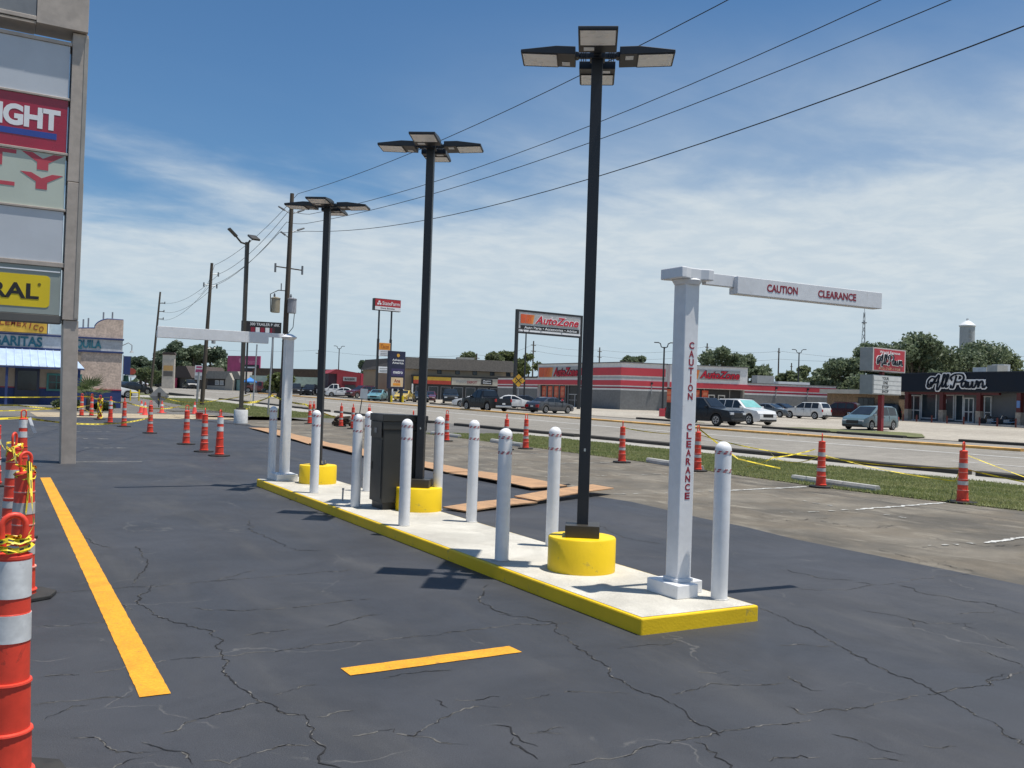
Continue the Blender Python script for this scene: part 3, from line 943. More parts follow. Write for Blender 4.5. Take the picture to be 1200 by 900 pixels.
def vertical(word, z0, z1):
    n_ = len(word)
    for i, ch in enumerate(word):
        zc = z0 + (z1 - z0) * (i / (n_ - 1))
        o = put_text(ch, 0.006, -h - 0.0004, zc - IZ, None if ch == 'I' else 0.05, 0.054 if ch != 'I' else 0.054, K['red_letters'], pst, thick=0.0015, offset=0.03) if ch != 'I' else put_text(ch, 0.006, -h - 0.0004, zc - IZ, 0.012, 0.054, K['red_letters'], pst, thick=0.0015)
vertical('CAUTION', 2.08, 1.68)
vertical('CLEARANCE', 1.44, 0.90)

cb2 = thing('clearance_bar', 'far plain white clearance post with its bar swung out over the lane', 'clearance bar', (4.52, 15.25, IZ), 0)
mb = MB()
mb.box(-h, h, -h, h, 0.10, 2.36)
mb.build('post', K['white_paint'], cb2, bevel=0.008)
mb = MB()
mb.box(-0.20, 0.15, -0.28, 0.14, 0, 0.11)
mb.build('base_cover', K['white_paint'], cb2, bevel=0.006)
mb = MB()
mb.lathe([(0.095, 2.345), (0.13, 2.375), (0.132, 2.385), (0.06, 2.43), (0.02, 2.44)], 32)
mb.build('pivot_ring', K['white_paint'], cb2, smooth=True)
mb = MB()
mb.box(-0.62, -0.09, -0.025, 0.025, 2.365, 2.435)
mb.build('arm', K['white_paint'], cb2, bevel=0.004)
mb = MB()
mb.box(-2.10, -0.36, -0.07, -0.0255, 2.255, 2.43)
mb.box(-2.10, -0.36, -0.0255, 0.03, 2.255, 2.362)
mb.build('bar', K['white_paint'], cb2, bevel=0.004)

# ------------------------------------------------------------------ kiosk
ki = thing('payment_kiosk', 'tall dark grey drive-up kiosk cabinet standing on the island', 'kiosk', (4.79, 11.27, IZ), rad(-2))
mb = MB()
mb.box(-0.23, 0.36, -0.22, 0.24, 0.09, 1.02)
mb.box(-0.24, 0.37, -0.23, 0.25, 1.035, 1.14)
body = mb.build('cabinet', K['kiosk'], ki, bevel=0.008)
mb = MB()
mb.extr([(-0.25, 1.1405), (0.38, 1.1405), (0.38, 1.222), (-0.25, 1.236)], -0.24, 0.26)
mb.build('hood', K['kiosk'], ki, bevel=0.008)
MB().box(-0.20, 0.33, -0.19, 0.21, 0.0, 0.088).build('plinth', K['kiosk_dark'], ki)
MB().box(-0.235, 0.365, -0.225, 0.245, 1.0205, 1.0345).build('seam_strip', K['kiosk_dark'], ki)
MB().box(-0.238, -0.2305, -0.19, 0.20, 0.14, 0.90).build('lower_door', K['kiosk'], ki, bevel=0.003)
mb = MB(); mb.box(-0.252, -0.2405, -0.20, 0.20, 0.93, 1.13)
mb.build('screen_surround', K['kiosk_dark'], ki, bevel=0.003)
MB().box(-0.256, -0.2525, -0.03, 0.06, 0.985, 1.05).build('screen', coloured('kiosk_screen', (0.22, 0.23, 0.23), 0.2), ki)
MB().box(-0.244, -0.2385, 0.14, 0.165, 0.50, 0.60).build('handle', K['kiosk_dark'], ki)
mb = MB(); mb.box(-0.228, -0.218, -0.2235, -0.2205, 0.12, 1.0)
mb.build('door_gap', K['kiosk_dark'], ki)
# conduit stub on the slab
st = MB(Matrix.Translation((0, 0, 0))).tube([(0, 0, 0), (0.004, 0, 0.15)], 0.012, 10).tube([(0.004, 0, 0.15), (0.004, 0, 0.175)], 0.016, 10).build('conduit_stub', K['steel'], None, smooth=True)
st.location = (4.43, 12.15, IZ)
tag(st, 'short bare conduit stub rising from the slab near the kiosk', 'conduit')

# ------------------------------------------------------------------ traffic channelizer cones
def make_cone(loc, label, flavour='orange', kind='upper'):
    t = thing('channelizer_cone', label, 'traffic cone', loc, 0, 'tall orange channelizer cones')
    mb = MB()
    mb.prism([(0.25 * math.cos(a), 0.25 * math.sin(a)) for k, a in enumerate([PI / 8 + i * PI / 4 for i in range(8)])], 0.0, 0.032)
    mb.build('base', K['rubber'], t, bevel=0.008)
    O = K[flavour]
    prof = [(0.108, .03), (0.106, .055), (0.113, .058), (0.111, .064), (0.098, .068), (0.094, .222), (0.1005, .225), (0.0985, .232), (0.088, .236), (0.084, .417), (0.090, .42), (0.088, .428), (0.079, .43),
            (0.076, .584), (0.0745, .70), (0.073, .702), (0.0725, .715), (0.071, .76), (0.068, .915), (0.0715, .918), (0.0715, .93), (0.055, .938), (0.03, .945)]
    MB().lathe(prof, 28).build('body', O, t, smooth=True, angle=30)
    if kind == 'upper':
        bands = [((0.0785, .588), (0.0763, .697)), ((0.0735, .763), (0.0705, .912))]
    else:
        bands = [((0.0885, .325), (0.0868, .395)), ((0.0778, .63), (0.0754, .715))]
        for r_, z_ in ((0.1015, .226), (0.0910, .422), (0.0800, .545), (0.0735, .79)):
            MB().lathe([(r_, z_), (r_, z_ + .009)], 28).build('pale_ridge', coloured('pale_orange_ridge', (0.85, 0.40, 0.32), 0.5), t, smooth=True)
    for a_, b_ in bands:
        MB().lathe([a_, b_], 28).build('reflective_band', K['band'] if kind == 'upper' else coloured('dull_band', (0.50, 0.49, 0.47), 0.5, var=0.15, scale=6, wear=((0.3, 0.25, 0.2), 0.6, 14, 0.58)), t, smooth=True)
    # loop handle
    pts = [(-0.030, 0, .935), (-0.042, 0, 1.0), (-0.043, 0, 1.045)] + [(-0.043 * math.cos(a), 0, 1.045 + 0.043 * math.sin(a)) for a in [PI * k / 8 for k in range(1, 8)]] + [(0.043, 0, 1.045), (0.042, 0, 1.0), (0.030, 0, .935)]
    MB().tube(pts, 0.0125, 10).build('handle', O, t, smooth=True)
    return t


CONES = [((0.155, 4.21), 'nearest orange channelizer cone, its white band filling the lower corner', 0.15),
         ((0.35, 7.85), 'orange cone with yellow tape over its handle, second in the near row', 0.5),
         ((0.37, 10.75), 'orange cone third in the near row, peeping past the taped one', 1.1),
         ((0.79, 19.14), 'orange cone with a white rag tied on, just short of the pylon', 0.3),
         ((0.30, 16.2), 'orange cone at the far end of the near row, left of the rag one', 2.0),
         ((4.52, 49.3), 'orange cone in front of the palm, closest to the pylon column', 0),
         ((4.98, 49.5), 'orange cone in front of the palm, second from the pylon column', 0.4),
         ((4.86, 44.9), 'orange cone wrapped in yellow tape down to its base', 0.2),
         ((4.84, 41.0), 'bright orange cone with grey upper bands before the blue restaurant base', 0.8),
         ((4.95, 37.8), 'red-orange cone in front of the restaurant corner', 1.7),
         ((5.13, 32.9), 'orange cone on a wide rubber base in front of the diamond sign', 0.6),
         ((5.14, 26.8), 'orange cone standing alone, farthest back of the lane-side trio', 0.1),
         ((4.99, 23.75), 'orange cone in the middle of the lane-side trio', 1.3),
         ((5.04, 22.3), 'orange cone with rag tied on top, nearest of the lane-side trio', 0.9),
         ((14.35, 29.1), 'orange cone at the grass edge in line with the black pickup', 0.2),
         ((15.1, 24.96), 'orange cone at the grass edge below the railroad sign', 0.1),
         ((14.77, 19.5), 'orange cone at the grass edge just right of the nearest lamp post', 1.0),
         ((15.02, 16.85), 'orange cone half hidden behind the lettered clearance post', 0.3),
         ((14.94, 13.04), 'orange cone beside a concrete wheel stop, wearing a rubber base', 0.7),
         ((15.35, 10.2), 'nearest orange cone on the grass edge, at the photo\'s far right', 0.25),
         ((11.89, 26.5), 'red cone rising behind the dark kiosk', 0.9),
         ((14.18, 24.6), 'orange cone whose tip shows above the lane-edge bollard', 0.6),
         ((14.05, 43.5), 'small orange cone tip at the end of the far grass, beyond the far drum', 0.2),
         ((14.6, 44.6), 'orange cone hidden partly by the farthest lamp pole', 0.5),
         ((14.6, 40.6), 'orange cone beside the heap of broken asphalt', 1.4),
         ((14.35, 38.4), 'dull orange cone left of the pole of the blank sheet sign', 1.0),
         ((14.9, 37.9), 'orange cone right of the pole of the blank sheet sign', 0.4)]
cone_types = {}
for k, ((x, y), lb, rz) in enumerate(CONES):
    kind = 'upper' if k in (0, 3, 8, 13) else 'spaced'
    if kind not in cone_types:
        cone_types[kind] = make_cone(on(x, y), lb, 'orange', kind)
        cone_types[kind].rotation_euler = (0, 0, rz)
    else:
        dup(cone_types[kind], on(x, y), rz, lb)


def make_small_cone(loc, label):
    t = thing('traffic_cone', label, 'traffic cone', loc, 0, 'small plain traffic cones')
    MB().box(-.19, .19, -.19, .19, 0, .03).build('base', coloured('cone_pink', (0.80, 0.09, 0.07), 0.5), t)
    MB().lathe([(0.15, .03), (0.135, .06), (0.03, .70), (0.015, .71)], 18).build('body', K['cone_pink'], t, smooth=True)
    MB().lathe([(0.083, .40), (0.062, .52)], 18).build('reflective_band', K['band'], t, smooth=True)
    return t


sc0 = None
for (x, y), lb in (((8.3, 56.5), 'small pink-red cone left of the diamond sign, the farther of two'), ((7.9, 52.5), 'small pink-red cone left of the diamond sign, the nearer of two'),
                   ((9.5, 57.0), 'small pink-red cone at the foot of the diamond sign'), ((11.25, 56.5), 'small pink-red cone beside the far grass verge')):
    if sc0 is None: sc0 = make_small_cone(on(x, y), lb)
    else: dup(sc0, on(x, y), 0.4, lb)
b = MB().lathe([(0.15, 0), (0.19, .30), (0.195, .30), (0.20, .32), (0.18, .32), (0.15, .05)], 20).build('bucket', coloured('bucket_red', (0.55, 0.03, 0.025), 0.5), None, smooth=True)
b.location = on(9.73, 47.7)
tag(b, 'red bucket standing on the sandy fill', 'bucket')
# white rag on one cone
mb = MB()
mb.add([(0.0, 0, 0), (0.05, 0.01, 0.02), (0.10, -0.01, -0.14), (0.16, 0.02, -0.26), (0.10, 0.02, -0.28), (0.04, -0.01, -0.12)], [(0, 1, 2, 5), (5, 2, 3, 4)])
mb.add([(0.0, 0.012, 0), (0.05, 0.022, 0.02), (0.10, 0.002, -0.14), (0.16, 0.032, -0.26), (0.10, 0.032, -0.28), (0.04, 0.002, -0.12)], [(5, 2, 1, 0), (4, 3, 2, 5)])
o = mb.build('rag', K['white_plastic'])
o.location = (0.86, 19.08, 0.94)
tag(o, 'white rag hanging from a cone near the pylon', 'rag')

# ------------------------------------------------------------------ caution tape
def tape(pts, label, sag=0.1, w=0.05, twist=0.75, seed=0, group='yellow caution tape'):
    """ribbon with black print through the given points, sagging between them"""
    rnd = random.Random(seed)
    path, nrm = [], []
    for a, b in zip(pts[:-1], pts[1:]):
        a, b = Vector(a), Vector(b)
        n = max(6, int((b - a).length / 0.09))
        for i in range(n):
            u = i / n
            p = a.lerp(b, u)
            p.z -= sag * (b - a).length * 0.4 * 4 * u * (1 - u) * 0.25
            path.append(p)
    path.append(Vector(pts[-1]))
    ph = rnd.uniform(0, 6)
    v, f, mi = [], [], []
    n = len(path)
    for i, p in enumerate(path):
        d = (path[min(i + 1, n - 1)] - path[max(i - 1, 0)]).normalized()
        up = Vector((0, 0, 1))
        s = d.cross(up)
        if s.length < 1e-3: s = Vector((1, 0, 0))
        s.normalize()
        up = s.cross(d)
        a = twist * math.sin(i * 0.09 + ph)
        q = up * math.cos(a) + s * math.sin(a)
        for k in (-.5, -.2, .2, .5):
            v.append(p + q * w * k)
    for i in range(n - 1):
        for k in range(3):
            f.append((4 * i + k, 4 * i + k + 1, 4 * i + 4 + k + 1, 4 * i + 4 + k))
            mi.append(1 if (k == 1 and (i // 3) % 2 == 0) else 0)
    mb = MB()
    mb.v, mb.f, mb.m = [tuple(x) for x in v], f, mi
    o = mb.build('caution_tape', [K['tape'], K['black']])
    return tag(o, label, 'caution tape', group)


def wrap(c, r, z0, z1, turns, seed, label, w=0.02):
    rnd = random.Random(seed)
    pts = []
    n = int(turns * 10)
    for i in range(n + 1):
        a = i / 10 * 2 * PI
        pts.append((c[0] + r * math.cos(a) * rnd.uniform(.95, 1.15), c[1] + r * math.sin(a) * rnd.uniform(.95, 1.15), z0 + (z1 - z0) * (0.5 + 0.5 * math.sin(i * 0.37 + seed)) + rnd.uniform(-.01, .01)))
    return tape(pts, label, 0, w, 0.9, seed)


wrap((0.155, 4.21), 0.062, 0.955, 0.995, 4, 1, 'yellow caution tape knotted round the nearest cone\'s handle')
wrap((0.35, 7.85), 0.066, 0.90, 0.99, 3, 2, 'yellow caution tape wound round the second cone in the near row')
wrap((0.37, 10.75), 0.075, 0.78, 0.99, 3, 3, 'yellow caution tape bunched round the third cone in the near row')
tape([(0.17, 4.23, 1.0), (0.30, 5.6, 0.86), (0.38, 7.80, 1.02)], 'yellow caution tape strung between the nearest two cones', 0.25, 0.025, 0.9, 4)
tape([(0.36, 7.78, 1.03), (0.375, 7.765, 0.85), (0.36, 7.755, 0.62), (0.37, 7.74, 0.42)], 'yellow caution tape trailing down the second cone in the near row', 0, 0.022, 0.4, 5)
tape([(0.38, 7.86, 1.0), (0.35, 9.3, 0.88), (0.36, 10.7, 0.95)], 'yellow caution tape between the second and third near cones', 0.2, 0.028, 0.8, 6)
tape([(0.40, 10.8, 0.95), (0.35, 13.5, 0.75), (0.30, 16.1, 0.95)], 'yellow caution tape between the two farther cones of the near row', 0.2, 0.028, 0.8, 7)
tape([(-3.5, 17.5, 0.9), (0.79, 19.14, 0.95), (4.95, 32.0, 0.55), (5.13, 32.9, 0.62)], 'yellow caution tape running from the rag cone past the pylon foot', 0.12, 0.038, 0.6, 8)
tape([(-3.5, 24.0, 1.05), (0.9, 25.6, 1.02), (4.5, 45.5, 0.62)], 'upper yellow caution tape in front of the restaurant walkway', 0.05, 0.04, 0.6, 9)
tape([(-6, 53, 0.9), (4.52, 49.3, 0.95), (4.98, 49.5, 0.95), (4.86, 44.9, 0.95), (4.84, 41.0, 0.92), (4.95, 37.8, 0.95), (9.3, 50.5, 0.55), (11.2, 69.2, 0.7)], 'yellow caution tape strung along the cones in front of the palm', 0.14, 0.045, 0.6, 10)
tape([(-6, 52.9, 0.5), (4.52, 49.25, 0.48), (4.9, 45.0, 0.3), (4.98, 44.9, 0.62)], 'lower slack yellow caution tape by the palm', 0.35, 0.05, 0.5, 11)
wrap((4.86, 44.9), 0.10, 0.08, 0.95, 5, 12, 'yellow caution tape wound down the taped cone by the palm', 0.06)
tape([(11.2, 69.2, 0.9), (13.1, 58.5, 0.85), (14.95, 58.2, 1.25), (12.3, 48.2, 0.6), (10.6, 43.3, 0.95)], 'yellow caution tape looping to the white lamp footing on the far grass', 0.3, 0.05, 0.6, 13)
tape([(10.6, 43.3, 0.95), (14.7, 52.5, 1.25), (14.6, 46.0, 0.9), (14.9, 41.8, 0.35)], 'yellow caution tape drooping to the heap of broken asphalt', 0.15, 0.09, 0.5, 14)
tape([(14.77, 19.5, 0.92), (15.02, 16.85, 0.88), (14.98, 13.1, 0.62), (15.35, 10.25, 0.62), (16.2, 6.6, 0.3)], 'lower yellow caution tape sagging along the right grass edge', 0.22, 0.024, 0.9, 15)
tape([(20.0, 19.4, 0.35), (17.6, 16.6, 0.25), (14.98, 13.05, 0.66), (17.5, 11.8, 0.20), (15.35, 10.2, 0.86)], 'yellow caution tape looping between the two right-hand cones over the grass', 0.2, 0.02, 1.0, 16)
tape([(15.02, 16.8, 1.0), (15.6, 16.1, 0.35), (16.9, 16.0, 0.12)], 'yellow caution tape falling beside the lettered clearance post', 0.05, 0.035, 0.8, 17)
tape([(16.0, 16.2, 0.15), (18.3, 17.6, 0.25), (20.8, 18.4, 0.42)], 'crossed yellow caution tape lying towards the kerb', 0.1, 0.032, 0.9, 18)
tape([(15.35, 10.2, 0.88), (16.6, 9.0, 0.28), (17.2, 7.0, 0.22)], 'yellow caution tape trailing right from the nearest grass-edge cone', 0.1, 0.022, 1.0, 19)

# ------------------------------------------------------------------ plywood sheets over the trench
def plywood(a, b, w, label, lift=(0.02, 0.02), bow=0.02, group='plywood strips laid over the trench', tilt=0.0):
    a, b = Vector((*a, 0)), Vector((*b, 0))
    L = (b - a).length
    n = 8
    mb = MB()
    v = []
    for i in range(n + 1):
        u = i / n
        for q in (0, 1):
            z = lift[0] + (lift[1] - lift[0]) * u + bow * math.sin(PI * u) + tilt * q
            v += [(u * L, (q - .5) * w, z), (u * L, (q - .5) * w, z + 0.018)]
    f = []
    for i in range(n):
        k = 4 * i
        f += [(k + 1, k + 5, k + 7, k + 3), (k, k + 2, k + 6, k + 4), (k, k + 4, k + 5, k + 1), (k + 2, k + 3, k + 7, k + 6)]
    f += [(0, 1, 3, 2), (4 * n, 4 * n + 2, 4 * n + 3, 4 * n + 1)]
    f = [tuple(reversed(x)) for x in f]
    mb.add(v, f)
    o = mb.build('plywood_sheet', K['board'])
    o.location = (a.x, a.y, 0)
    o.rotation_euler = (0, 0, math.atan2((b - a).y, (b - a).x))
    return tag(o, label, 'plywood sheet', group)


plywood((9.95, 37.4), (9.45, 31.9), 0.75, 'plywood strip farthest along the trench, behind the far bollard', (0.02, 0.03))
plywood((9.42, 31.8), (8.95, 26.6), 0.75, 'plywood strip seen between far clearance post and the far lamp', (0.03, 0.025))
plywood((8.93, 26.5), (8.72, 21.4), 0.72, 'plywood strip seen between far lamp and the kiosk', (0.05, 0.03), 0.03)
plywood((8.72, 21.3), (8.78, 17.0), 0.74, 'plywood strip seen behind the middle lamp', (0.03, 0.03), 0.015)
plywood((8.79, 16.9), (8.83, 13.75), 0.76, 'plywood strip ending at the crossing, behind two island bollards', (0.02, 0.04), 0.025, tilt=0.02)
plywood((5.85, 11.52), (7.35, 12.10), 0.46, 'plywood strip touching the island, behind the central bollards', (0.015, 0.03), 0.015, tilt=0.012)
plywood((7.36, 12.12), (9.55, 13.12), 0.42, 'curled plywood strip with raised pointed end past the nearest lamp', (0.05, 0.09), 0.015, tilt=0.03)

# heap of broken asphalt
mb = MB()
rnd = random.Random(5)
hp = thing('rubble_heap', 'small dark heap of broken asphalt at the old lot\'s edge', 'rubble heap', on(15.0, 41.5), 0)
for i in range(16):
    mb = MB()
    a = rnd.uniform(0, 6.28); r = rnd.uniform(0, .75) ** 1.2
    s = rnd.uniform(.16, .42) * (1.1 - r * .5)
    pts = []
    for k in range(7):
        an = k * 2 * PI / 7 + rnd.uniform(-.3, .3)
        pts.append((s * math.cos(an) * rnd.uniform(.7, 1.1), s * math.sin(an) * rnd.uniform(.6, 1.0)))
    Mx = Matrix.Translation((r * math.cos(a) * .8, r * math.sin(a) * .6, max(0.05, .42 * (1 - r) * rnd.uniform(.3, 1)))) @ Matrix.Rotation(rnd.uniform(-.9, .9), 4, 'X') @ Matrix.Rotation(rnd.uniform(-.7, .7), 4, 'Y')
    mb.M = Mx
    mb.prism(pts, -.05, .07)
    mb.build('lump', coloured('rubble_brown', (0.07, 0.05, 0.035), 0.95, var=0.3, scale=5), hp)

# concrete wheel stops
def wheel_stop(a, b, label):
    a, b = Vector((*a, 0)), Vector((*b, 0))
    L = (b - a).length
    mb = MB()
    pr = [(-.085, 0), (-.075, .07), (-.05, .125), (.05, .125), (.075, .07), (.085, 0)]
    n = 6
    v = [(L * i / n, y, z) for i in range(n + 1) for y, z in pr]
    f = [(j * 6 + i, (j + 1) * 6 + i, (j + 1) * 6 + i + 1, j * 6 + i + 1) for j in range(n) for i in range(5)]
    f = [tuple(reversed(x)) for x in f] + [(5, 4, 3, 2, 1, 0), tuple(range(n * 6, n * 6 + 6))]
    mb.add(v, f)
    o = mb.build('wheel_stop', K['concrete'], None, bevel=0.01)
    o.location = (a.x, a.y, 0)
    o.rotation_euler = (0, 0, math.atan2((b - a).y, (b - a).x))
    return tag(o, label, 'wheel stop', 'concrete wheel stops along the grass')


wheel_stop((15.62, 14.4), (15.36, 12.0), 'concrete wheel stop behind the second-nearest grass-edge cone')
wheel_stop((15.65, 19.5), (15.2, 16.9), 'concrete wheel stop partly behind the lettered clearance post')
wheel_stop((15.9, 28.6), (15.6, 26.0), 'concrete wheel stop behind the middle bollards')
wheel_stop((16.1, 34.0), (16.0, 31.3), 'concrete wheel stop at the grass strip\'s far end')
wheel_stop((17.2, 43.6), (16.7, 41.2), 'pale concrete wheel stop by the heap of broken asphalt')
# ------------------------------------------------------------------ pylon sign at the left
py = thing('pylon_sign', 'tall beige metal pylon sign with stacked tenant panels at the lot\'s left edge', 'sign', (1.6, 20.5, 0))
MY = Matrix.Translation((-1.6, -20.5, 0))
def pyb(name, boxes, m, bevel=0.006, parent=None):
    mb = MB(MY)
    for b in boxes: mb.box(*b)
    return mb.build(name, m, parent or py, bevel=bevel)
mb = MB(MY)
v = [(1.525, 20.36, -0.05), (1.80, 20.36, -0.05), (1.80, 20.85, -0.05), (1.525, 20.85, -0.05), (1.47, 20.36, 2.86), (1.745, 20.36, 2.86), (1.745, 20.85, 2.86), (1.47, 20.85, 2.86)]
mb.add(v, [(3, 2, 1, 0), (4, 5, 6, 7), (0, 1, 5, 4), (1, 2, 6, 5), (2, 3, 7, 6), (3, 0, 4, 7)])
mb.build('column', K['pylon'], py, bevel=0.008)
pyb('column_cladding', [(1.445, 1.735, 20.33, 20.88, 2.868, 5.62)], K['pylon'])
pyb('column_cladding', [(1.44, 1.72, 20.33, 20.88, 5.632, 8.60)], K['pylon'])
pyb('edge_trim', [(1.655, 1.728, 20.318, 20.329, 2.9, 8.55)], coloured('pylon_edge', (0.36, 0.33, 0.29), 0.5, metal=0.2), 0.003)
pyb('column', [(-3.9, -3.62, 20.33, 20.88, -0.05, 8.6)], K['pylon'])
pyb('beam', [(-3.61, 1.44, 20.37, 20.84, 2.79, 2.94)], K['pylon_dark'])
pyb('divider', [(-3.61, 1.439, 20.35, 20.86, 3.90, 3.99)], K['pylon'])
pyb('divider', [(-3.61, 1.439, 20.35, 20.86, 5.015, 5.06)], K['pylon'])
pyb('divider', [(-3.61, 1.439, 20.35, 20.86, 6.135, 6.185)], K['pylon'])
pyb('divider', [(-3.61, 1.439, 20.35, 20.86, 7.235, 7.28)], K['pylon'])
pyb('divider', [(-3.61, 1.439, 20.35, 20.86, 8.33, 8.40)], K['pylon'])
pyb('head_cladding', [(0.78, 1.70, 20.22, 20.95, 8.62, 9.9)], K['pylon'])
pyb('head_panel', [(-3.9, 0.775, 20.24, 20.93, 8.74, 9.9)], coloured('head_grey', (0.20, 0.21, 0.22), 0.4))
pyb('head_trim', [(-3.9, 0.777, 20.215, 20.239, 8.66, 8.738)], K['pylon'])
pyb('head_soffit', [(-3.9, 0.775, 20.26, 20.93, 8.60, 8.655)], K['pylon'])
hp_ = pyb('head_lettering', [(-0.4, 0.36, 20.232, 20.2385, 9.02, 9.10)], K['white_acrylic'], 0)
fr = pyb('panel', [(-3.60, 1.40, 20.38, 20.80, 7.285, 8.325)], K['panel_blank'], 0)
cr = pyb('panel', [(-3.60, 1.40, 20.38, 20.80, 6.19, 7.23)], K['crimson'], 0)
put_text('FREIGHT', 0.36 - 1.6, 20.379 - 20.5, 6.80, 1.83, 0.42, K['white_acrylic'], cr, offset=0.045, spacing=0.95, thick=0.004)
pyb('underline', [(-1.1, 1.22, 20.3745, 20.3795, 6.42, 6.54)], K['blue'], 0, cr)
sg = pyb('panel', [(-3.60, 1.40, 20.38, 20.80, 5.065, 6.13)], K['sage_panel'], 0)
# wide slab letters: only the ends of two words show
def slab_word(z0, z1, letters, x_right, pitch):
    y0, y1 = 20.3745, 20.3795
    t = 0.15
    for i, ch in enumerate(reversed(letters)):
        mb = MB(MY)
        a = x_right - (i + 1) * pitch + 0.09
        b = x_right - i * pitch
        c = (a + b) / 2
        if ch == 'Y':
            zm = z0 + (z1 - z0) * 0.45
            mb.extr([(a, z1), (c - .10, zm), (c - .10, z0), (c + .10, z0), (c + .10, zm), (b, z1), (b - .19, z1), (c, zm + .075), (a + .19, z1)], y0, y1)
        elif ch == 'T':
            mb.box(a, b, y0, y1, z1 - .075, z1); mb.box(c - .14, c + .14, y0, y1, z0, z1 - .0755)
        elif ch == 'L':
            mb.box(a, a + .28, y0, y1, z0, z1); mb.box(a + .281, b, y0, y1, z0, z0 + .075)
        elif ch == 'U':
            mb.box(a, a + .28, y0, y1, z0, z1); mb.box(b - .28, b, y0, y1, z0, z1); mb.box(a + .281, b - .281, y0, y1, z0, z0 + .075)
        elif ch == 'P':
            mb.box(a, a + .28, y0, y1, z0, z1); mb.box(a + .281, b, y0, y1, z1 - .07, z1); mb.box(a + .281, b, y0, y1, z0 + .1, z0 + .17); mb.box(b - .2, b, y0, y1, z0 + .171, z1 - .071)
        mb.build('letter', K['pink_red'], sg)
slab_word(5.79, 6.115, 'UTY', 1.37, 0.84)
slab_word(5.41, 5.72, 'PLY', 1.36, 0.84)
pyb('panel', [(-3.60, 1.40, 20.38, 20.80, 3.995, 5.01)], K['panel_blank'], 0)
yl = pyb('panel', [(-3.60, 1.40, 20.38, 20.80, 2.95, 3.895)], K['sign_grey'], 0)
pyb('light_strip', [(-3.58, 1.38, 20.365, 20.3795, 3.79, 3.815)], K['white_acrylic'], 0, yl)
mb = MB(MY)
pts = []
for (cx, cz, a0) in ((1.13, 3.63, 0), (-3.45, 3.63, 90), (-3.45, 3.16, 180), (1.13, 3.16, 270)):
    for k in range(5):
        a = rad(a0 + k * 22.5)
        pts.append((cx + 0.08 * math.cos(a), cz + 0.08 * math.sin(a)))
mb.extr(list(reversed(pts)), 20.3735, 20.3795)
mb.build('yellow_field', K['sign_yellow'], yl)
put_text('GENERAL', -0.03 - 1.6, 20.3725 - 20.5, 3.385, 2.10, 0.31, K['black'], yl, offset=0.028, thick=0.004)
MB(MY).lathe([(0.028, 0), (0.028, 0.004)], 12).M
mb = MB(MY @ Matrix.Translation((1.02, 20.3725, 3.53)) @ Matrix.Rotation(PI / 2, 4, 'X'))
mb.lathe([(0.03, 0), (0.03, 0.004)], 14)
mb.build('registered_mark', coloured('mark_olive', (0.16, 0.13, 0.01), 0.5), yl)

# ------------------------------------------------------------------ restaurant behind the pylon
RX, RY = 8.2, 64.6
re = thing('restaurant', 'stuccoed restaurant with curved parapet, blue base and pale blue metal awning', 'restaurant', on(RX, RY))
MR = Matrix.Identity(4)
stucco = mat('rough_stucco', (0.68, 0.53, 0.43), 0.95, var=0.16, scale=2.2, fine=0.25, fscale=8, bump=1.0, bscale=5)
stucco2 = mat('pale_stucco', (0.60, 0.60, 0.60), 0.95, var=0.10, scale=2.2, fine=0.12, fscale=8, bump=0.8, bscale=5)
navy = coloured('navy_paint', (0.022, 0.045, 0.15), 0.6)
def rb(name, b, m, parent=None, bevel=0.0):
    mb = MB()
    for q in (b if isinstance(b, list) else [b]): mb.box(*q)
    return mb.build(name, m, parent or re, bevel=bevel)
# local: x to the left is negative (0 = right corner), y into the building
rb('wall', (-9.5, 0, 0, 12, 1.15, 3.55), stucco)
rb('base_band', (-9.52, 0.02, -0.03, 12, -0.2, 1.13), navy)
rb('red_trim', (-9.53, 0.03, -0.05, 12, 1.131, 1.2), coloured('trim_red', (0.35, 0.03, 0.05), 0.6))
rb('sign_band', (-9.5, 0.0, -0.02, 12, 3.66, 4.40), stucco2)
rb('cornice', [(-9.55, 0.06, -0.10, 12, 3.551, 3.659), (-9.55, 0.06, -0.12, 12, 4.401, 4.50)], navy)
# curved stepped parapet
prof = [(0.0, 4.501), (0.0, 5.72), (-0.95, 5.72)] + [(-0.95 - 0.75 * math.sin(a), 5.72 - 0.42 * (1 - math.cos(a)) - 0.14 * a) for a in [PI / 2 * k / 6 for k in range(1, 7)]] + [(-2.55, 5.02)] + [(-2.55 - .25 * math.sin(a), 4.80 + .22 * math.cos(a)) for a in [PI / 2 * k / 4 for k in range(1, 5)]] + [(-2.8, 4.501)]
mb = MB()
mb.extr(list(reversed(prof)), 0.0, 0.35)
mb.build('parapet', stucco, re)
cap = [(x, z) for x, z in prof[1:-1]]
mb = MB()
mb.tube([(x, 0.16, z + .03) for x, z in cap], 0.05, 6)
mb.build('parapet_coping', navy, re)
rb('parapet', (-9.5, -2.81, 0.3, 0.5, 4.501, 4.60), stucco2)
for x, z in ((-1.0, 5.75), (-2.2, 5.2), (-1.9, 5.3), (-0.45, 5.8)):
    MB().tube([(x, 2.0, 4.5), (x, 2.0, z + .55)], 0.05, 8).build('vent_pipe', K['grey_paint'], re)
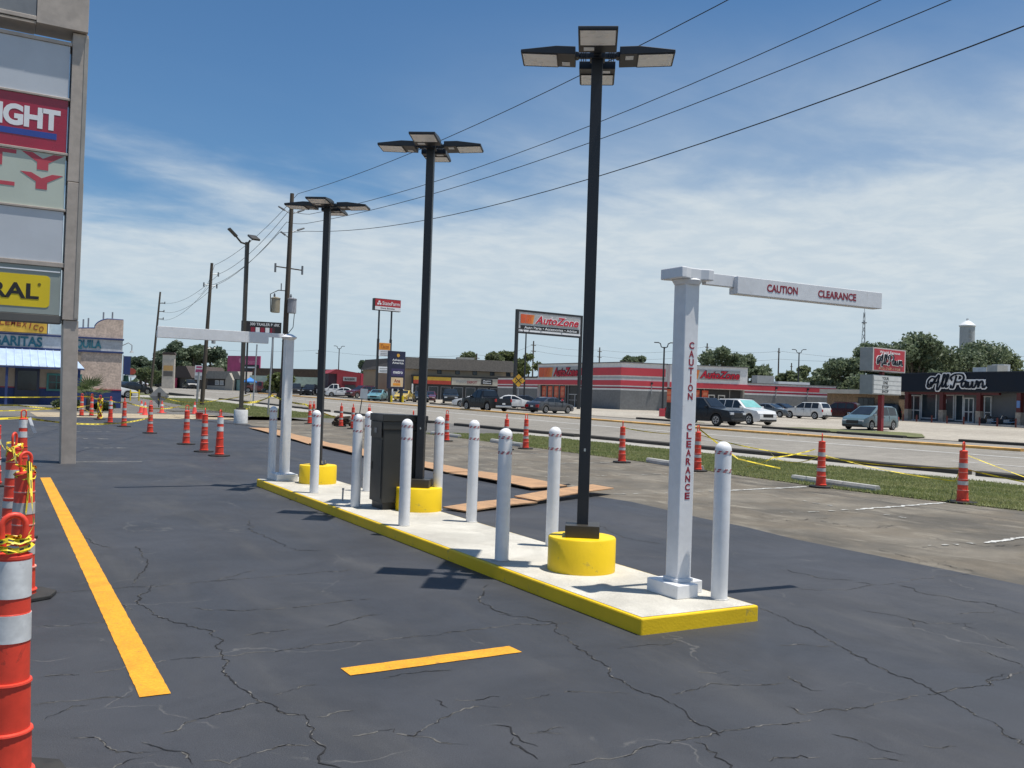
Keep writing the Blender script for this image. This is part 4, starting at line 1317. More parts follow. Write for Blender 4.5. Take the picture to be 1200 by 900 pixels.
# porch side: recess wall under awning, door and window
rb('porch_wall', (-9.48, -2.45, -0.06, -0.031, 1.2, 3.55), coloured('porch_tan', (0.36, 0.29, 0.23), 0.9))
d = rb('door', (-6.1, -4.75, -0.14, -0.065, 0.05, 2.45), coloured('dark_blue_door', (0.02, 0.03, 0.07), 0.4))
MB().box(-5.95, -4.9, -0.155, -0.141, 1.0, 2.2).build('glass', K['glass'], d)
wn = rb('window', (-4.35, -2.35, -0.13, -0.065, 1.0, 2.1), coloured('teal_frame', (0.05, 0.20, 0.19), 0.5))
for i in range(4):
    for j in range(2):
        MB().box(-4.22 + i * .45, -4.22 + i * .45 + .40, -0.145, -0.131, 1.12 + j * .45, 1.12 + j * .45 + .40).build('pane', K['glass'], wn)
# awning: standing-seam panels
aw = rb('awning_fascia', [(-9.7, -2.42, -2.3, -2.24, 2.34, 2.415)], navy)
awn = mat('awning_metal', (0.50, 0.62, 0.80), 0.35, 0.2, var=0.06, scale=2)
for i in range(15):
    x0 = -9.62 + i * 0.43
    mb = MB()
    x1 = x0 + 0.41
    def edge(x):  # hip at the right end
        return min(0.0, 0.0)
    v = [(x0, -2.28, 2.445), (x1, -2.28, 2.445), (x1, -0.04, 3.52), (x0, -0.04, 3.52)]
    v += [(a, b, c + .03) for a, b, c in v]
    mb.add(v, [(3, 2, 1, 0), (4, 5, 6, 7), (0, 1, 5, 4), (1, 2, 6, 5), (2, 3, 7, 6), (3, 0, 4, 7)])
    mb.add([(x1 - .015, -2.29, 2.45), (x1 + .015, -2.29, 2.45), (x1 + .015, -.04, 3.53), (x1 - .015, -.04, 3.53), (x1 - .015, -2.29, 2.53), (x1 + .015, -2.29, 2.53), (x1 + .015, -.04, 3.60), (x1 - .015, -.04, 3.60)],
           [(4, 5, 6, 7), (0, 1, 5, 4), (1, 2, 6, 5), (3, 0, 4, 7)])
    mb.build('awning_panel', awn, re)
mb = MB()
v = [(-3.17, -2.28, 2.445), (-2.42, -2.28, 2.42), (-3.17, -.04, 3.52)]
mb.add(v + [(a, b, c + .03) for a, b, c in v], [(2, 1, 0), (3, 4, 5), (0, 1, 4, 3), (1, 2, 5, 4), (2, 0, 3, 5)])
mb.build('awning_panel', awn, re)
for x in (-9.2, -6.6, -2.7):
    rb('porch_post', (x - .07, x + .07, -2.22, -2.08, 0.05, 2.36), navy)
rb('porch_step', (-9.6, -2.2, -2.6, -0.035, -0.1, 0.12), K['concrete'])
teal = coloured('teal_letters', (0.02, 0.14, 0.19), 0.5)
put_text('MARGARITAS', -6.75, -0.03, 4.02, 4.15, 0.62, teal, re, offset=0.03, thick=0.05)
put_text('TEQUILA', -2.32, -0.03, 4.02, 2.10, 0.62, teal, re, offset=0.03, thick=0.05)
sgn = rb('roof_sign', (-8.4, -4.45, -0.28, -0.13, 4.56, 5.48), coloured('amber_sign', (0.66, 0.40, 0.05), 0.5, var=0.2, scale=1.5))
rb('roof_sign_frame', [(-8.46, -4.39, -0.12, -0.05, 4.52, 5.55)], navy)
ch = 'NTLEMEXICO'
for i, c in enumerate(ch):
    u = i / 9
    o = put_text(c, 0, -0.285, 0, None if c == 'I' else 0.25, 0.34, coloured('brown_red', (0.28, 0.05, 0.02), 0.6), sgn, thick=0.01, offset=0.01) if c != 'I' else put_text(c, 0, -0.285, 0, 0.07, 0.34, K['brown_red'], sgn, thick=0.01)
    o.matrix_local = Matrix.Translation((-7.55 + 2.78 * u, 0, 5.13 - 0.30 * (max(0, u - .35) / .65) ** 2)) @ Matrix.Rotation(0.4 * max(0, u - .3), 4, 'Y')
fd = rb('roof_panel', (-4.3, -2.85, -0.08, 0.05, 4.55, 5.46), coloured('pale_sky_panel', (0.55, 0.66, 0.70), 0.4))
MB().tube([(0.05, 0.5, 4.1), (0.4, 0.45, 4.3), (0.62, 0.42, 4.15), (0.62, 0.42, 3.8)], 0.03, 6).lathe([(0.05, 3.8), (0.14, 3.66)], 10, 0.62, 0.42).build('gooseneck_lamp', K['grey_paint'], re)

# palm in front
pm = thing('palm', 'young fan palm growing beside the restaurant\'s blue corner', 'palm', on(5.7, 58.5))
MB().tube([(0, 0, -.05), (0.02, 0, .4), (0, 0, .8)], [.16, .14, .12], 10).build('trunk', K['wood'], pm, smooth=True)
rnd = random.Random(9)
pg = leaf_mat('palm_green', (0.055, 0.085, 0.03), (0.16, 0.19, 0.09))
for i in range(20):
    a = i * 2.4 + rnd.uniform(-.2, .2); el = rnd.uniform(-0.1, 1.25)
    L = rnd.uniform(1.1, 1.6)
    mb = MB(Matrix.Translation((0, 0, .78)) @ Matrix.Rotation(a, 4, 'Z') @ Matrix.Rotation(-el, 4, 'Y'))
    mb.tube([(0, 0, 0), (L * .55, 0, 0.0)], 0.012, 5)
    for k in range(11):
        b = (k - 5) * 0.24
        q = Vector((math.cos(b), math.sin(b), 0))
        s = Vector((-q.y, q.x, 0)) * 0.045
        p0 = Vector((L * .5, 0, 0)); p1 = p0 + q * L * .55; p1.z -= 0.07 * rnd.random() + .04
        m_ = p0.lerp(p1, .5)
        mb.add([p0, m_ + s, p1, m_ - s], [(0, 1, 2, 3)])
    mb.build('frond', pg, pm)
def shrub(x, y, r, h, label, m, seed, group=None):
    rng = np.random.default_rng(seed)
    n = 700
    p = rng.normal(size=(n, 3)); p /= np.linalg.norm(p, axis=1)[:, None]
    p *= (rng.random(n) ** .35)[:, None]
    p = p * np.array([r, r, h / 2]) + np.array([0, 0, h / 2])
    return leaves('shrub', p, 0.09, m, None, label, 'shrub', (x, y, T(x, y)), rng, group)


def leaves(name, p, size, m, parent, label, cat, loc, rng, group=None):
    n = len(p)
    d = rng.normal(size=(n, 3)); d /= np.linalg.norm(d, axis=1)[:, None]
    e = np.cross(d, rng.normal(size=(n, 3))); e /= np.linalg.norm(e, axis=1)[:, None]
    f = np.cross(d, e)
    s = (size * (0.6 + 0.8 * rng.random(n)))[:, None]
    v = np.stack([p - e * s, p + f * s * .55, p + e * s, p - f * s * .55], 1).astype(np.float32)
    me = bpy.data.meshes.new(name)
    me.vertices.add(n * 4); me.vertices.foreach_set('co', v.ravel())
    me.loops.add(n * 4); me.loops.foreach_set('vertex_index', np.arange(n * 4, dtype=np.int32))
    me.polygons.add(n); me.polygons.foreach_set('loop_start', np.arange(0, n * 4, 4, dtype=np.int32))
    me.update(calc_edges=True)
    me.materials.append(m)
    o = bpy.data.objects.new(name, me)
    C.objects.link(o)
    if parent: o.parent = parent
    if loc: o.location = loc
    if label: tag(o, label, cat, group)
    return o


shrub(6.6, 59.5, .7, .5, 'low dark shrub at the foot of the palm', leaf_mat('shrub_green', (0.03, 0.05, 0.015), (0.09, 0.12, 0.04)), 21)
shrub(4.6, 59.0, .8, .7, 'dark shrub behind the cones, left of the palm', bpy.data.materials['shrub_green'], 22)

# ------------------------------------------------------------------ utility poles and wires
def utility_pole(x, y, h, lean, label, style):
    t = thing('utility_pole', label, 'utility pole', on(x, y), 0, 'wooden utility poles along the verge')
    top = (lean * h, 0, h)
    MB().tube([(0, 0, -.2), (lean * h * .5, 0, h * .5), top], [.17, .145, .11], 12).build('shaft', K['wood'], t, smooth=True)
    def at(z): return lean * z
    if style == 3:
        for dx, z, r in ((0.75, h - 0.95, .4), (-0.75, h - 0.95, -.4), (0.8, h - 2.0, .35), (-0.55, h - 2.35, -.1)):
            mb = MB().tube([(at(z), 0, z - .25), (at(z) + dx * .6, 0, z)], 0.025, 6)
            mb.build('bracket', K['steel'], t)
            mb = MB().tube([(at(z) + dx * .5, 0, z - .05), (at(z) + dx, 0, z + .12)], [0.06, 0.045], 8)
            mb.build('insulator', coloured('porcelain_grey', (0.16, 0.17, 0.18), 0.4), t, smooth=True)
        z = h - 4.3
        MB().tube([(at(z) - .75, 0, z + .08), (at(z) + .8, 0, z)], 0.035, 6).build('crossarm', K['wood'], t)
        for dx in (-.75, .8):
            MB().tube([(at(z) + dx, 0, z - .25), (at(z) + dx, 0, z + .25)], 0.06, 8).build('cutout_fuse', K['porcelain_grey'], t)
        z = 6.35
        for dx, c in ((-.62, 'transformer_tan'), (.22, 'transformer_grey')):
            mm = coloured(c, (0.36, 0.31, 0.22) if 'tan' in c else (0.33, 0.33, 0.35), 0.5, var=.2)
            yy = -0.28 if dx > 0 else 0.05
            tr = MB().lathe([(0.22, z - .42), (0.245, z - .40), (0.245, z + .34), (0.265, z + .36), (0.265, z + .40), (0.1, z + .46)], 18, at(z) + dx, yy).build('transformer', mm, t, smooth=True)
            MB().lathe([(0.05, z + .45), (0.06, z + .55), (0.03, z + .66)], 8, at(z) + dx - .08, yy).build('bushing', K['porcelain_grey'], tr)
        MB().tube([(at(z) - .9, 0, z - .4), (at(z) - .95, 0, z + .6), (at(z) - .5, 0, z + .85), (at(z), 0, z + .85)], 0.025, 6).build('service_loop', K['wire'], t)
        MB().tube([(at(z) - .35, 0, z + .82), (at(z) - .35, 0, z + 1.25)], 0.03, 6).build('arrester', K['porcelain_grey'], t)
        MB().tube([(at(z) + .4, -.2, z - .4), (at(z) + .35, -.2, z - 1.2), (at(z) - .2, -.05, z - 2.0), (at(z), 0, z - 2.4)], 0.02, 6).build('drop_wire', K['wire'], t)
    elif style == 2:
        for dx, z in ((.55, h - .8), (-.5, h - 1.7), (.5, h - 1.75)):
            MB().tube([(at(z), 0, z - .1), (at(z) + dx, 0, z)], 0.03, 6).build('bracket', K['steel'], t)
            MB().tube([(at(z) + dx, 0, z - .22), (at(z) + dx, 0, z + .12)], 0.06, 8).build('insulator', coloured('porcelain_grey', (0.16, 0.17, 0.18), 0.4), t)
        for z in (5.6, 4.5):
            MB().tube([(at(z) + .12, 0, z), (at(z) + .75, 0, z + .05)], 0.03, 6).build('bracket', K['steel'], t)
        MB().lathe([(.1, 4.9), (.16, 4.92), (.16, 5.3), (.1, 5.32)], 12, at(5) + .55, 0).build('service_can', K['grey_paint'], t)
    else:
        for z in (h - 1.5, h - 2.6, h - 3.6):
            MB().tube([(at(z), 0, z), (at(z) + .75, 0, z + .05)], 0.05, 6).build('bracket', K['wood'], t)
            MB().tube([(at(z) + .7, 0, z - .05), (at(z) + .7, 0, z + .25)], 0.07, 8).build('insulator', coloured('porcelain_grey', (0.16, 0.17, 0.18), 0.4), t)
    return t


utility_pole(15.0, 51.55, 12.75, 0.012, 'wooden utility pole carrying two transformer cans behind the far clearance post', 3)
utility_pole(15.45, 74.9, 11.25, 0.032, 'leaning wooden utility pole crossed by the far clearance bar', 2)
utility_pole(20.0, 129.0, 13.4, 0.055, 'farthest leaning wooden utility pole by the restaurant\'s side road', 1)


def wire(pts, sag, label, r=0.014, group='overhead power wires'):
    mb = MB()
    for a, b, s in zip(pts[:-1], pts[1:], sag):
        a, b = Vector(a), Vector(b)
        q = []
        for i in range(25):
            u = i / 24
            p = a.lerp(b, u)
            p.z -= s * 4 * u * (1 - u)
            q.append(p)
        mb.tube(q, r, 5, caps=False)
    return tag(mb.build('power_wire', K['wire'], None, smooth=True), label, 'wire', group)


wire([(25.5, 128.9, 14.2), (16.0, 74.8, 11.25), (15.48, 51.55, 12.78), (17.93, -9.05, 14.70)], (0.9, 0.5, 1.54), 'topmost power wire from the transformer pole, highest across the sky')
wire([(20.9, 129, 12.6), (16.4, 74.9, 10.6), (15.0, 51.55, 11.75), (16.22, 51.55, 11.71), (22.78, -6.0, 15.73)], (0.9, 0.5, 0.05, 1.87), 'power wire second from top, leaving the transformer pole\'s right insulator')
wire([(20.9, 129, 11.4), (16.2, 74.9, 9.7), (14.9, 51.55, 11.1), (15.99, 51.55, 11.14), (21.48, 2.3, 12.96)], (0.9, 0.5, 0.05, 1.22), 'power wire third from top, crossing behind the nearest lamp post')
wire([(20.9, 129, 10.3), (15.7, 74.9, 9.6), (14.5, 51.55, 10.45), (16.05, 51.55, 10.71), (15.33, -6.55, 9.58)], (0.9, 0.5, 0.02, 1.91), 'lowest of the power wires, nearly level where it leaves the transformer pole')

# double arm lamp on white footing
dl = thing('lamp_post', 'slim two-armed lamp post on a round white concrete footing', 'lamp post', on(10.6, 42.9), rad(10))
MB().lathe([(.31, 0), (.31, .60), (.30, .62), (.02, .62)], 32).build('footing', coloured('white_concrete', (0.74, 0.74, 0.72), 0.8, var=0.1, scale=3, fine=.15, fscale=20), dl, smooth=True)
MB().box(-.16, .16, -.16, .16, .621, .72).build('base_cover', K['bronze'], dl)
MB().box(-.075, .075, -.075, .075, .721, 8.35).build('pole', K['bronze'], dl)
MB().tube([(0, 0, 8.25), (-.3, 0, 8.3), (-.62, 0, 8.62)], .045, 8).build('arm', K['bronze'], dl)
MB(Matrix.Translation((-.72, 0, 8.70)) @ Matrix.Rotation(rad(-140), 4, 'Y')).box(-.25, .25, -.12, .12, -.04, .04).build('lamp_head', K['bronze'], dl, bevel=.01)
MB().tube([(0, 0, 8.25), (.14, 0, 8.45)], .045, 8).build('arm', K['bronze'], dl)
hd = MB(Matrix.Translation((.22, -.2, 8.56)) @ Matrix.Rotation(rad(25), 4, 'X')).box(-.2, .2, -.28, .28, -.04, .05).build('lamp_head', K['bronze'], dl, bevel=.01)
MB(Matrix.Translation((.22, -.2, 8.56)) @ Matrix.Rotation(rad(25), 4, 'X')).box(-.17, .17, -.25, .25, -.048, -.041).build('lens', K['lens'], hd)

# back of a diamond road-work sign
ds = thing('road_sign', 'grey back of a diamond road sign standing low on a dark post', 'road sign', on(11.2, 68.5), rad(-8))
mb = MB(Matrix.Translation((0, 0.03, 0.78)) @ Matrix.Rotation(PI / 4, 4, 'Y'))
mb.box(-.47, .47, -.012, .012, -.47, .47)
mb.build('blade', coloured('alu_back', (0.30, 0.30, 0.30), 0.45, metal=.3), ds)
MB().box(-.035, .035, -.03, .015, -.1, .95).build('post', K['rubber'], ds)
MB().box(-.64, .64, -.02, .016, .76, .80).build('brace', K['alu_back'], ds)
MB().box(-.10, .10, -.04, -.031, .70, 1.02).build('bracket', K['rubber'], ds)

# leaning blank sign seen behind the kiosk
bs = thing('road_sign', 'blank pale sheet sign on a leaning post behind the dark kiosk', 'road sign', on(24.0, 62.9), rad(-25))
MB(Matrix.Rotation(rad(7), 4, 'Y')).tube([(0, 0, 0), (0, 0, 1.9)], .035, 8).build('post', K['black_metal'], bs)
MB(Matrix.Translation((.25, -.05, 1.40)) @ Matrix.Rotation(rad(4), 4, 'Y')).box(-.26, .26, -.01, .01, -.36, .36).build('blade', coloured('pale_blue_back', (0.42, 0.46, 0.49), 0.5), bs)

# thin steel posts on the far grass
def steel_post(x, y, h, r, label, cap=False):
    t = thing('steel_post', label, 'post', on(x, y), 0, 'thin steel posts on the far verge')
    MB().tube([(0, 0, -.1), (.03 * h, 0, h)], r, 8).build('shaft', K['steel'] if r > .04 else K['grey_paint'], t)
    MB().tube([(.03 * h, 0, h), (.03 * h, 0, h + .03)], r * 1.25, 8).build('cap', K['grey_paint'], t)
steel_post(19.6, 75.5, 5.0, .06, 'thin grey post rising from the far grass to the far clearance bar')
steel_post(15.6, 56.5, 4.75, .055, 'thin grey post just left of the far clearance post')
steel_post(15.2, 55.0, 1.4, .03, 'short stake holding up caution tape on the far grass')
steel_post(15.4, 76.6, 2.6, .09, 'short dark post close beside the leaning utility pole')

# yellow gas bollards by the restaurant
gb = thing('safety_bollard', 'pair of thin yellow guard pipes beside the restaurant corner', 'guard rail', on(12.0, 85))
for dx in (-.45, .25):
    MB().tube([(dx, 0, -.1), (dx, 0, .95)], .06, 8).build('post', K['sign_yellow'], gb)
MB().tube([(-.45, 0, .7), (.25, 0, .7)], .05, 8).build('rail', K['sign_yellow'], gb)
# ------------------------------------------------------------------ far side of the road: buildings
def facade(name, label, cat, A, B, group=None):
    """Empty at A (as seen, the left end) with local +X along the front and -Y facing the road; z=0 is eye-level datum 0"""
    t = thing(name, label, cat, (A[0], A[1], 0), face_rot(A, B), group)
    L = math.hypot(B[0] - A[0], B[1] - A[1])
    return t, L


def fb(p, name, boxes, m, bevel=0.0, M=None):
    mb = MB(M)
    for b in (boxes if isinstance(boxes, list) else [boxes]):
        mb.box(*b)
    return mb.build(name, m, p, bevel=bevel)


z_red = coloured('store_red', (0.54, 0.050, 0.068), 0.55, var=0.08, scale=0.5)
z_dred = coloured('store_dark_red', (0.26, 0.012, 0.035), 0.55)
z_white = coloured('store_white', (0.74, 0.74, 0.72), 0.7, var=0.06, scale=0.5, fine=0.08, fscale=3)
z_band = coloured('store_grey_band', (0.40, 0.41, 0.41), 0.7)
z_grey = coloured('store_grey_block', (0.19, 0.195, 0.195), 0.8, var=0.1, scale=0.6, fine=0.15, fscale=4)
z_dark = coloured('store_interior', (0.022, 0.022, 0.024), 0.4)
z_post = coloured('poster_orange_red', (0.60, 0.10, 0.05), 0.5, var=0.25, scale=3)
steelw = coloured('white_door_frame', (0.55, 0.55, 0.54), 0.4)

CA, L5, R9 = (68.98, 91.75), (68.08, 121.20), (97.23, 82.84)
az, _ = facade('auto_parts_store', 'red, white and grey striped auto parts store on the corner lot', 'store', CA, (CA[0] + 1, CA[1]))
ML = Matrix.Rotation(face_rot(L5, CA), 4, 'Z'); ML.translation = Vector((L5[0] - CA[0], L5[1] - CA[1], 0))
MRt = Matrix.Rotation(face_rot(CA, R9), 4, 'Z')


def stripes(p, M, u0, u1, lower_only=False, recess=None):
    """horizontal colour courses, each a band proud of the wall"""
    segs = [(u0, u1)] if not recess else [(u0, recess[0]), (recess[1], u1)]
    fb(p, 'red_band', (u0, u1, -0.06, 0.0, 3.51, 4.14), z_red, M=M)
    for a, b in segs:
        if b - a < .05: continue
        fb(p, 'white_band', (a, b, -0.035, 0.0, 3.35, 3.508), z_white, M=M)
        fb(p, 'dark_red_band', (a, b, -0.05, 0.0, 3.14, 3.348), z_dred, M=M)
        fb(p, 'white_band', (a, b, -0.035, 0.0, 2.92, 3.138), z_white, M=M)


# walls as solid blocks
LW = 29.46
fb(az, 'wall', [(0.0, 10.79, 0.003, 9, 0, 4.42), (10.8, LW - .01, 0.003, 9, 3.45, 6.3)], z_white, M=ML)
fb(az, 'wall', [(20.8, LW - .01, 0.0, 9, 0, 3.45), (10.8, 20.79, 2.2, 9, 0, 3.449)], z_white, M=ML)
fb(az, 'grey_base', (0.0, 10.78, -0.03, 0.002, -0.3, 2.918), z_grey, M=ML)
fb(az, 'grey_base', (20.81, LW, -0.03, -0.002, -0.3, 2.918), z_grey, M=ML)
fb(az, 'coping', [(0.0, 10.79, -0.12, 9, 4.421, 4.62)], coloured('coping_black', (0.03, 0.03, 0.032), 0.6), M=ML)
fb(az, 'coping', [(10.75, LW + .1, -0.10, 9, 6.301, 6.42)], coloured('coping_grey', (0.16, 0.16, 0.17), 0.6), M=ML)
stripes(az, ML, 0.0, LW + .06, recess=(10.9, 20.8))
fb(az, 'wide_red_band', (20.6, LW + .06, -0.06, -0.001, 4.77, 5.73), z_red, M=ML)
fb(az, 'grey_band', (20.6, LW + .03, -0.02, -0.001, 4.34, 4.60), z_band, M=ML)
# left entrance: recess with glazing, posters and doors
gl = fb(az, 'shopfront', (10.82, 20.78, 0.6, 0.9, -0.2, 3.45), z_dark, M=ML)
for u in (10.9, 12.45, 13.95, 15.45, 16.95, 17.6, 20.7):
    fb(az, 'mullion', (u - .06, u + .06, 0.48, 0.598, 0, 3.44), coloured('mullion_grey', (0.22, 0.22, 0.23), 0.4), M=ML)
for i, u in enumerate((11.25, 12.75, 14.25, 15.75)):
    po = fb(az, 'poster', (u, u + 1.0, 0.50, 0.56, 1.75, 3.30), z_post, M=ML)
    fb(az, 'poster_panel', [(u + .18, u + .82, 0.49, 0.499, 2.05, 2.55), (u + .18, u + .82, 0.49, 0.499, 2.75, 3.1)], coloured('poster_light', (0.65, 0.22, 0.12), 0.5), M=ML)
    fb(az, 'sticker', [(u + .0, u + .3, .51, .56, 1.15, 1.4), (u + .5, u + .9, .51, .56, 1.1, 1.38)], z_white, M=ML)
fb(az, 'door', [(17.75, 20.55, .50, .58, 2.20, 2.28), (17.75, 20.55, .50, .58, 1.45, 1.50), (19.1, 19.2, .50, .58, 0, 2.2)], steelw, M=ML)
for u in (17.9, 20.4):
    bq = MB(ML).tube([(u, -2.4, 0.3), (u, -2.4, 1.6)], 0.14, 10).build('guard_post', z_red, az)
# store signs
def az_sign(p, M, u0, u1, z0, z1, bars_to, outline=True, depth=-0.05):
    s = fb(p, 'sign', (u0 - .15, u1 + .15, depth, 0.0, z0 - .1, z1 + .1), z_band, M=M)
    hgt = z1 - z0
    cols = [(0.62, 0.10, 0.03), (0.62, 0.11, 0.03), (0.64, 0.13, 0.03), (0.66, 0.17, 0.04), (0.68, 0.22, 0.05), (0.7, 0.28, 0.07)]
    ws = [0.34, 0.20, 0.15, 0.11, 0.08, 0.05]
    tot = bars_to - u0
    x = u0
    for w_, c in zip(ws, cols):
        w_ *= tot
        mb = MB(M)
        sk = hgt * 0.22
        mb.extr([(x + sk * (0 if x == u0 else 0), z0), (x + w_ * .92, z0), (x + w_ * .92 + sk, z1), (x + (0 if x == u0 else sk), z1)], depth - .04, depth - .001)
        mb.build('sign_bar', coloured('bar_%.2f' % c[1], c, 0.5), s)
        x += w_
    for off, m, d in ((0.07, coloured('logo_outline', (0.05, 0.012, 0.02), 0.5) if outline else K['white_acrylic'], 0.02), (0.022, coloured('logo_red', (0.50, 0.012, 0.035), 0.5), 0.06)):
        pad = (0.07 - off) * hgt * 1.0
        o = put_text('AutoZone', (bars_to + u1) / 2 + .1, depth - d, (z0 + z1) / 2, (u1 - bars_to) - 2 * pad, hgt * 1.02 - 2 * pad, m, s, offset=off, shear=0.32, thick=0.03)
        o.matrix_local = M
    return s


az_sign(az, ML, 11.2, 20.4, 4.55, 5.85, 14.6)
# right-hand front
fb(az, 'wall', [(0.02, 6.1, 0.003, 9, 0, 6.3), (6.11, 16.6, -0.8, 9, 3.45, 6.28), (16.61, 29.6, 0.003, 9, 0, 4.35), (6.11, 16.6, 2.0, 9, 0, 3.44)], z_white, M=MRt)
fb(az, 'coping', [(0.0, 6.1, -0.10, 9, 6.301, 6.421), (6.06, 16.66, -0.92, 9, 6.281, 6.37), (16.67, 29.7, -0.10, 9, 4.351, 4.45)], K['coping_grey'], M=MRt)
fb(az, 'grey_base', (-0.03, 6.1, -0.03, -0.002, -0.3, 2.918), z_grey, M=MRt)
fb(az, 'grey_base', (16.61, 29.62, -0.03, -0.002, -0.3, 2.918), z_grey, M=MRt)
stripes(az, MRt, -0.06, 6.1)
stripes(az, MRt, 16.62, 29.65)
fb(az, 'red_band', (6.08, 16.63, -0.86, -0.801, 3.51, 4.14), z_red, M=MRt)
fb(az, 'wide_red_band', (-0.06, 5.8, -0.06, -0.001, 4.77, 5.73), z_red, M=MRt)
fb(az, 'grey_band', (-0.03, 5.8, -0.02, -0.001, 4.34, 4.60), z_band, M=MRt)
fb(az, 'shopfront', (6.12, 16.58, 0.5, 0.9, -0.2, 3.45), z_dark, M=MRt)
for u in (6.0, 8.2, 9.7, 10.9):
    po = fb(az, 'poster', (u + .1, u + .95, 0.38, 0.46, 1.6, 3.25), z_post, M=MRt)
    fb(az, 'poster_panel', [(u + .25, u + .8, 0.37, 0.379, 1.9, 2.4), (u + .25, u + .8, 0.37, 0.379, 2.6, 3.0)], K['poster_light'], M=MRt)
for a, b in ((11.85, 12.75), (13.2, 14.15)):
    fb(az, 'door', [(a, a + .12, .36, .46, 0, 2.75), (b - .12, b, .36, .46, 0, 2.75), (a + .121, b - .121, .36, .46, 2.60, 2.75), (a + .121, b - .121, .36, .46, 1.2, 1.28)], steelw, M=MRt)
for u in (11.3, 14.8, 16.4):
    fb(az, 'mullion', (u - .05, u + .05, 0.40, 0.499, 0, 3.44), K['mullion_grey'], M=MRt)
az_sign(az, Matrix.Translation(MRt @ Vector((0, -0.8, 0))) @ MRt, 8.4, 15.4, 4.68, 5.75, 9.9)
for u in (4.0, 21.0, 25.5):
    fb(az, 'wall_light', (u - .1, u + .1, -0.3, -0.061, 3.75, 4.0), K['black_metal'], M=MRt)
    fb(az, 'downpipe', (u - .04, u + .04, -0.12, -0.061, 2.6, 3.74), K['grey_paint'], M=MRt)
fb(az, 'roof_unit', [(19.4, 21.8, 2.0, 3.5, 4.45, 5.5)], coloured('hvac_grey', (0.40, 0.40, 0.38), 0.6), M=MRt)
fb(az, 'roof_unit', [(23.0, 27.6, 3.0, 5, 4.45, 4.85)], z_white, M=MRt)

# brick building between the stores
bk, _ = facade('brick_shop', 'low tan brick building with a flat white roof edge between the two stores', 'building', (90.72, 78.6), (92.06, 69.2))
brick = coloured('tan_brick', (0.30, 0.215, 0.14), 0.9, var=0.2, scale=1.5, fine=0.3, fscale=6)
fb(bk, 'wall', (0, 9.3, 0, 10, 0, 3.35), brick)
fb(bk, 'roof_edge', (-.3, 9.4, -1.2, 10, 3.351, 3.85), coloured('cream_edge', (0.52, 0.49, 0.42), 0.7))
w_ = fb(bk, 'window', (4.2, 6.3, -.06, -.001, 1.9, 2.95), K['black_metal'])
for i in range(3):
    fb(w_, 'pane', (4.3 + i * .66, 4.88 + i * .66, -.075, -.061, 2.0, 2.85), K['glass'])

# pawn shop
PA, PB = (90.66, 67.57), (88.18, 52.81)
ap, _ = facade('pawn_shop', 'dark navy fronted pawn shop with script lettering and red-brown columns', 'store', PA, PB)
fas = coloured('navy_fascia', (0.007, 0.013, 0.024), 0.6, spec=0.25, var=0.15, scale=0.6)
apg = coloured('shop_grey_wall', (0.13, 0.14, 0.15), 0.8, var=0.08, scale=0.5)
colr = coloured('oxide_red_column', (0.10, 0.018, 0.016), 0.6)
fb(ap, 'fascia', (-.66, 26, -0.1, 1.2, 3.78, 5.70), fas)
fb(ap, 'fascia_trim', (-.70, 26, -0.16, 1.2, 5.701, 5.80), coloured('navy_trim', (0.012, 0.02, 0.035), 0.6))
fb(ap, 'soffit', (-.6, 26, 0.0, 1.5, 3.66, 3.778), K['trim'])
fb(ap, 'wall', (-1.6, 26, 1.5, 14, 0.0, 5.6), apg)
fb(ap, 'walkway', (-1.8, 26, -1.2, 1.49, -.1, .50), K['concrete'])
stone = coloured('column_stone', (0.36, 0.31, 0.25), 0.9, var=0.25, scale=3)
for u in (0.22, 5.15, 9.98, 14.75, 19.6):
    c_ = fb(ap, 'column', (u - .24, u + .24, 0.05, 0.5, 1.75, 3.659), colr)
    fb(c_, 'stone_base', (u - .29, u + .29, 0.0, 0.55, .505, 1.749), stone)
fb(ap, 'beam', (-.2, 12.4, 0.12, 0.45, 3.42, 3.658), colr)
fr_ = coloured('white_frame', (0.58, 0.60, 0.60), 0.4)
glb = coloured('shop_glass_blue', (0.03, 0.045, 0.055), 0.08, spec=0.7)
def bay(u0, u1, z0, z1, split, door=None):
    w0 = fb(ap, 'door' if door else 'window', [(u0, u0 + .12, 1.38, 1.48, z0, z1), (u1 - .12, u1, 1.38, 1.48, z0, z1), (u0 + .121, u1 - .121, 1.38, 1.48, z1 - .12, z1), (u0 + .121, u1 - .121, 1.38, 1.48, z0, z0 + .1)], fr_)
    xs = [u0 + .1 + (u1 - u0 - .2) * i / split for i in range(split + 1)]
    for i in range(split):
        fb(w0, 'pane', (xs[i] + .03, xs[i + 1] - .03, 1.42, 1.485, z0 + .1, z1 - .1), glb)
    if door:
        for i in range(1, split):
            fb(w0, 'stile', (xs[i] - .06, xs[i] + .06, 1.375, 1.415, z0 + .1, z1 - .1), fr_)
        fb(w0, 'rail', (u0 + .12, u1 - .12, 1.376, 1.41, 1.6, 1.7), fr_)
bay(-1.1, 0.9, .51, 3.35, 2, True)
bay(1.0, 3.2, .75, 3.55, 1)
bay(3.9, 5.6, .75, 3.45, 1)
bay(5.75, 6.85, .65, 3.5, 1)
bay(6.9, 8.2, .51, 3.15, 2, True)
bay(8.7, 10.4, .51, 3.35, 2, True)
fb(ap, 'notice', (4.1, 4.6, 1.36, 1.375, 2.5, 2.9), K['white_acrylic'])
fb(ap, 'notice', (14.58, 14.95, 0.0, 0.049, 2.2, 2.9), coloured('notice_blue', (0.12, 0.24, 0.5), 0.5))
for u in (1.9, 3.85, 5.95, 8.0, 10.15, 12.1, 14.2, 16.3):
    MB().tube([(u - .3, -1.7, -.1), (u - .3, -1.7, 1.15)], .08, 8).build('guard_post', colr, ap)
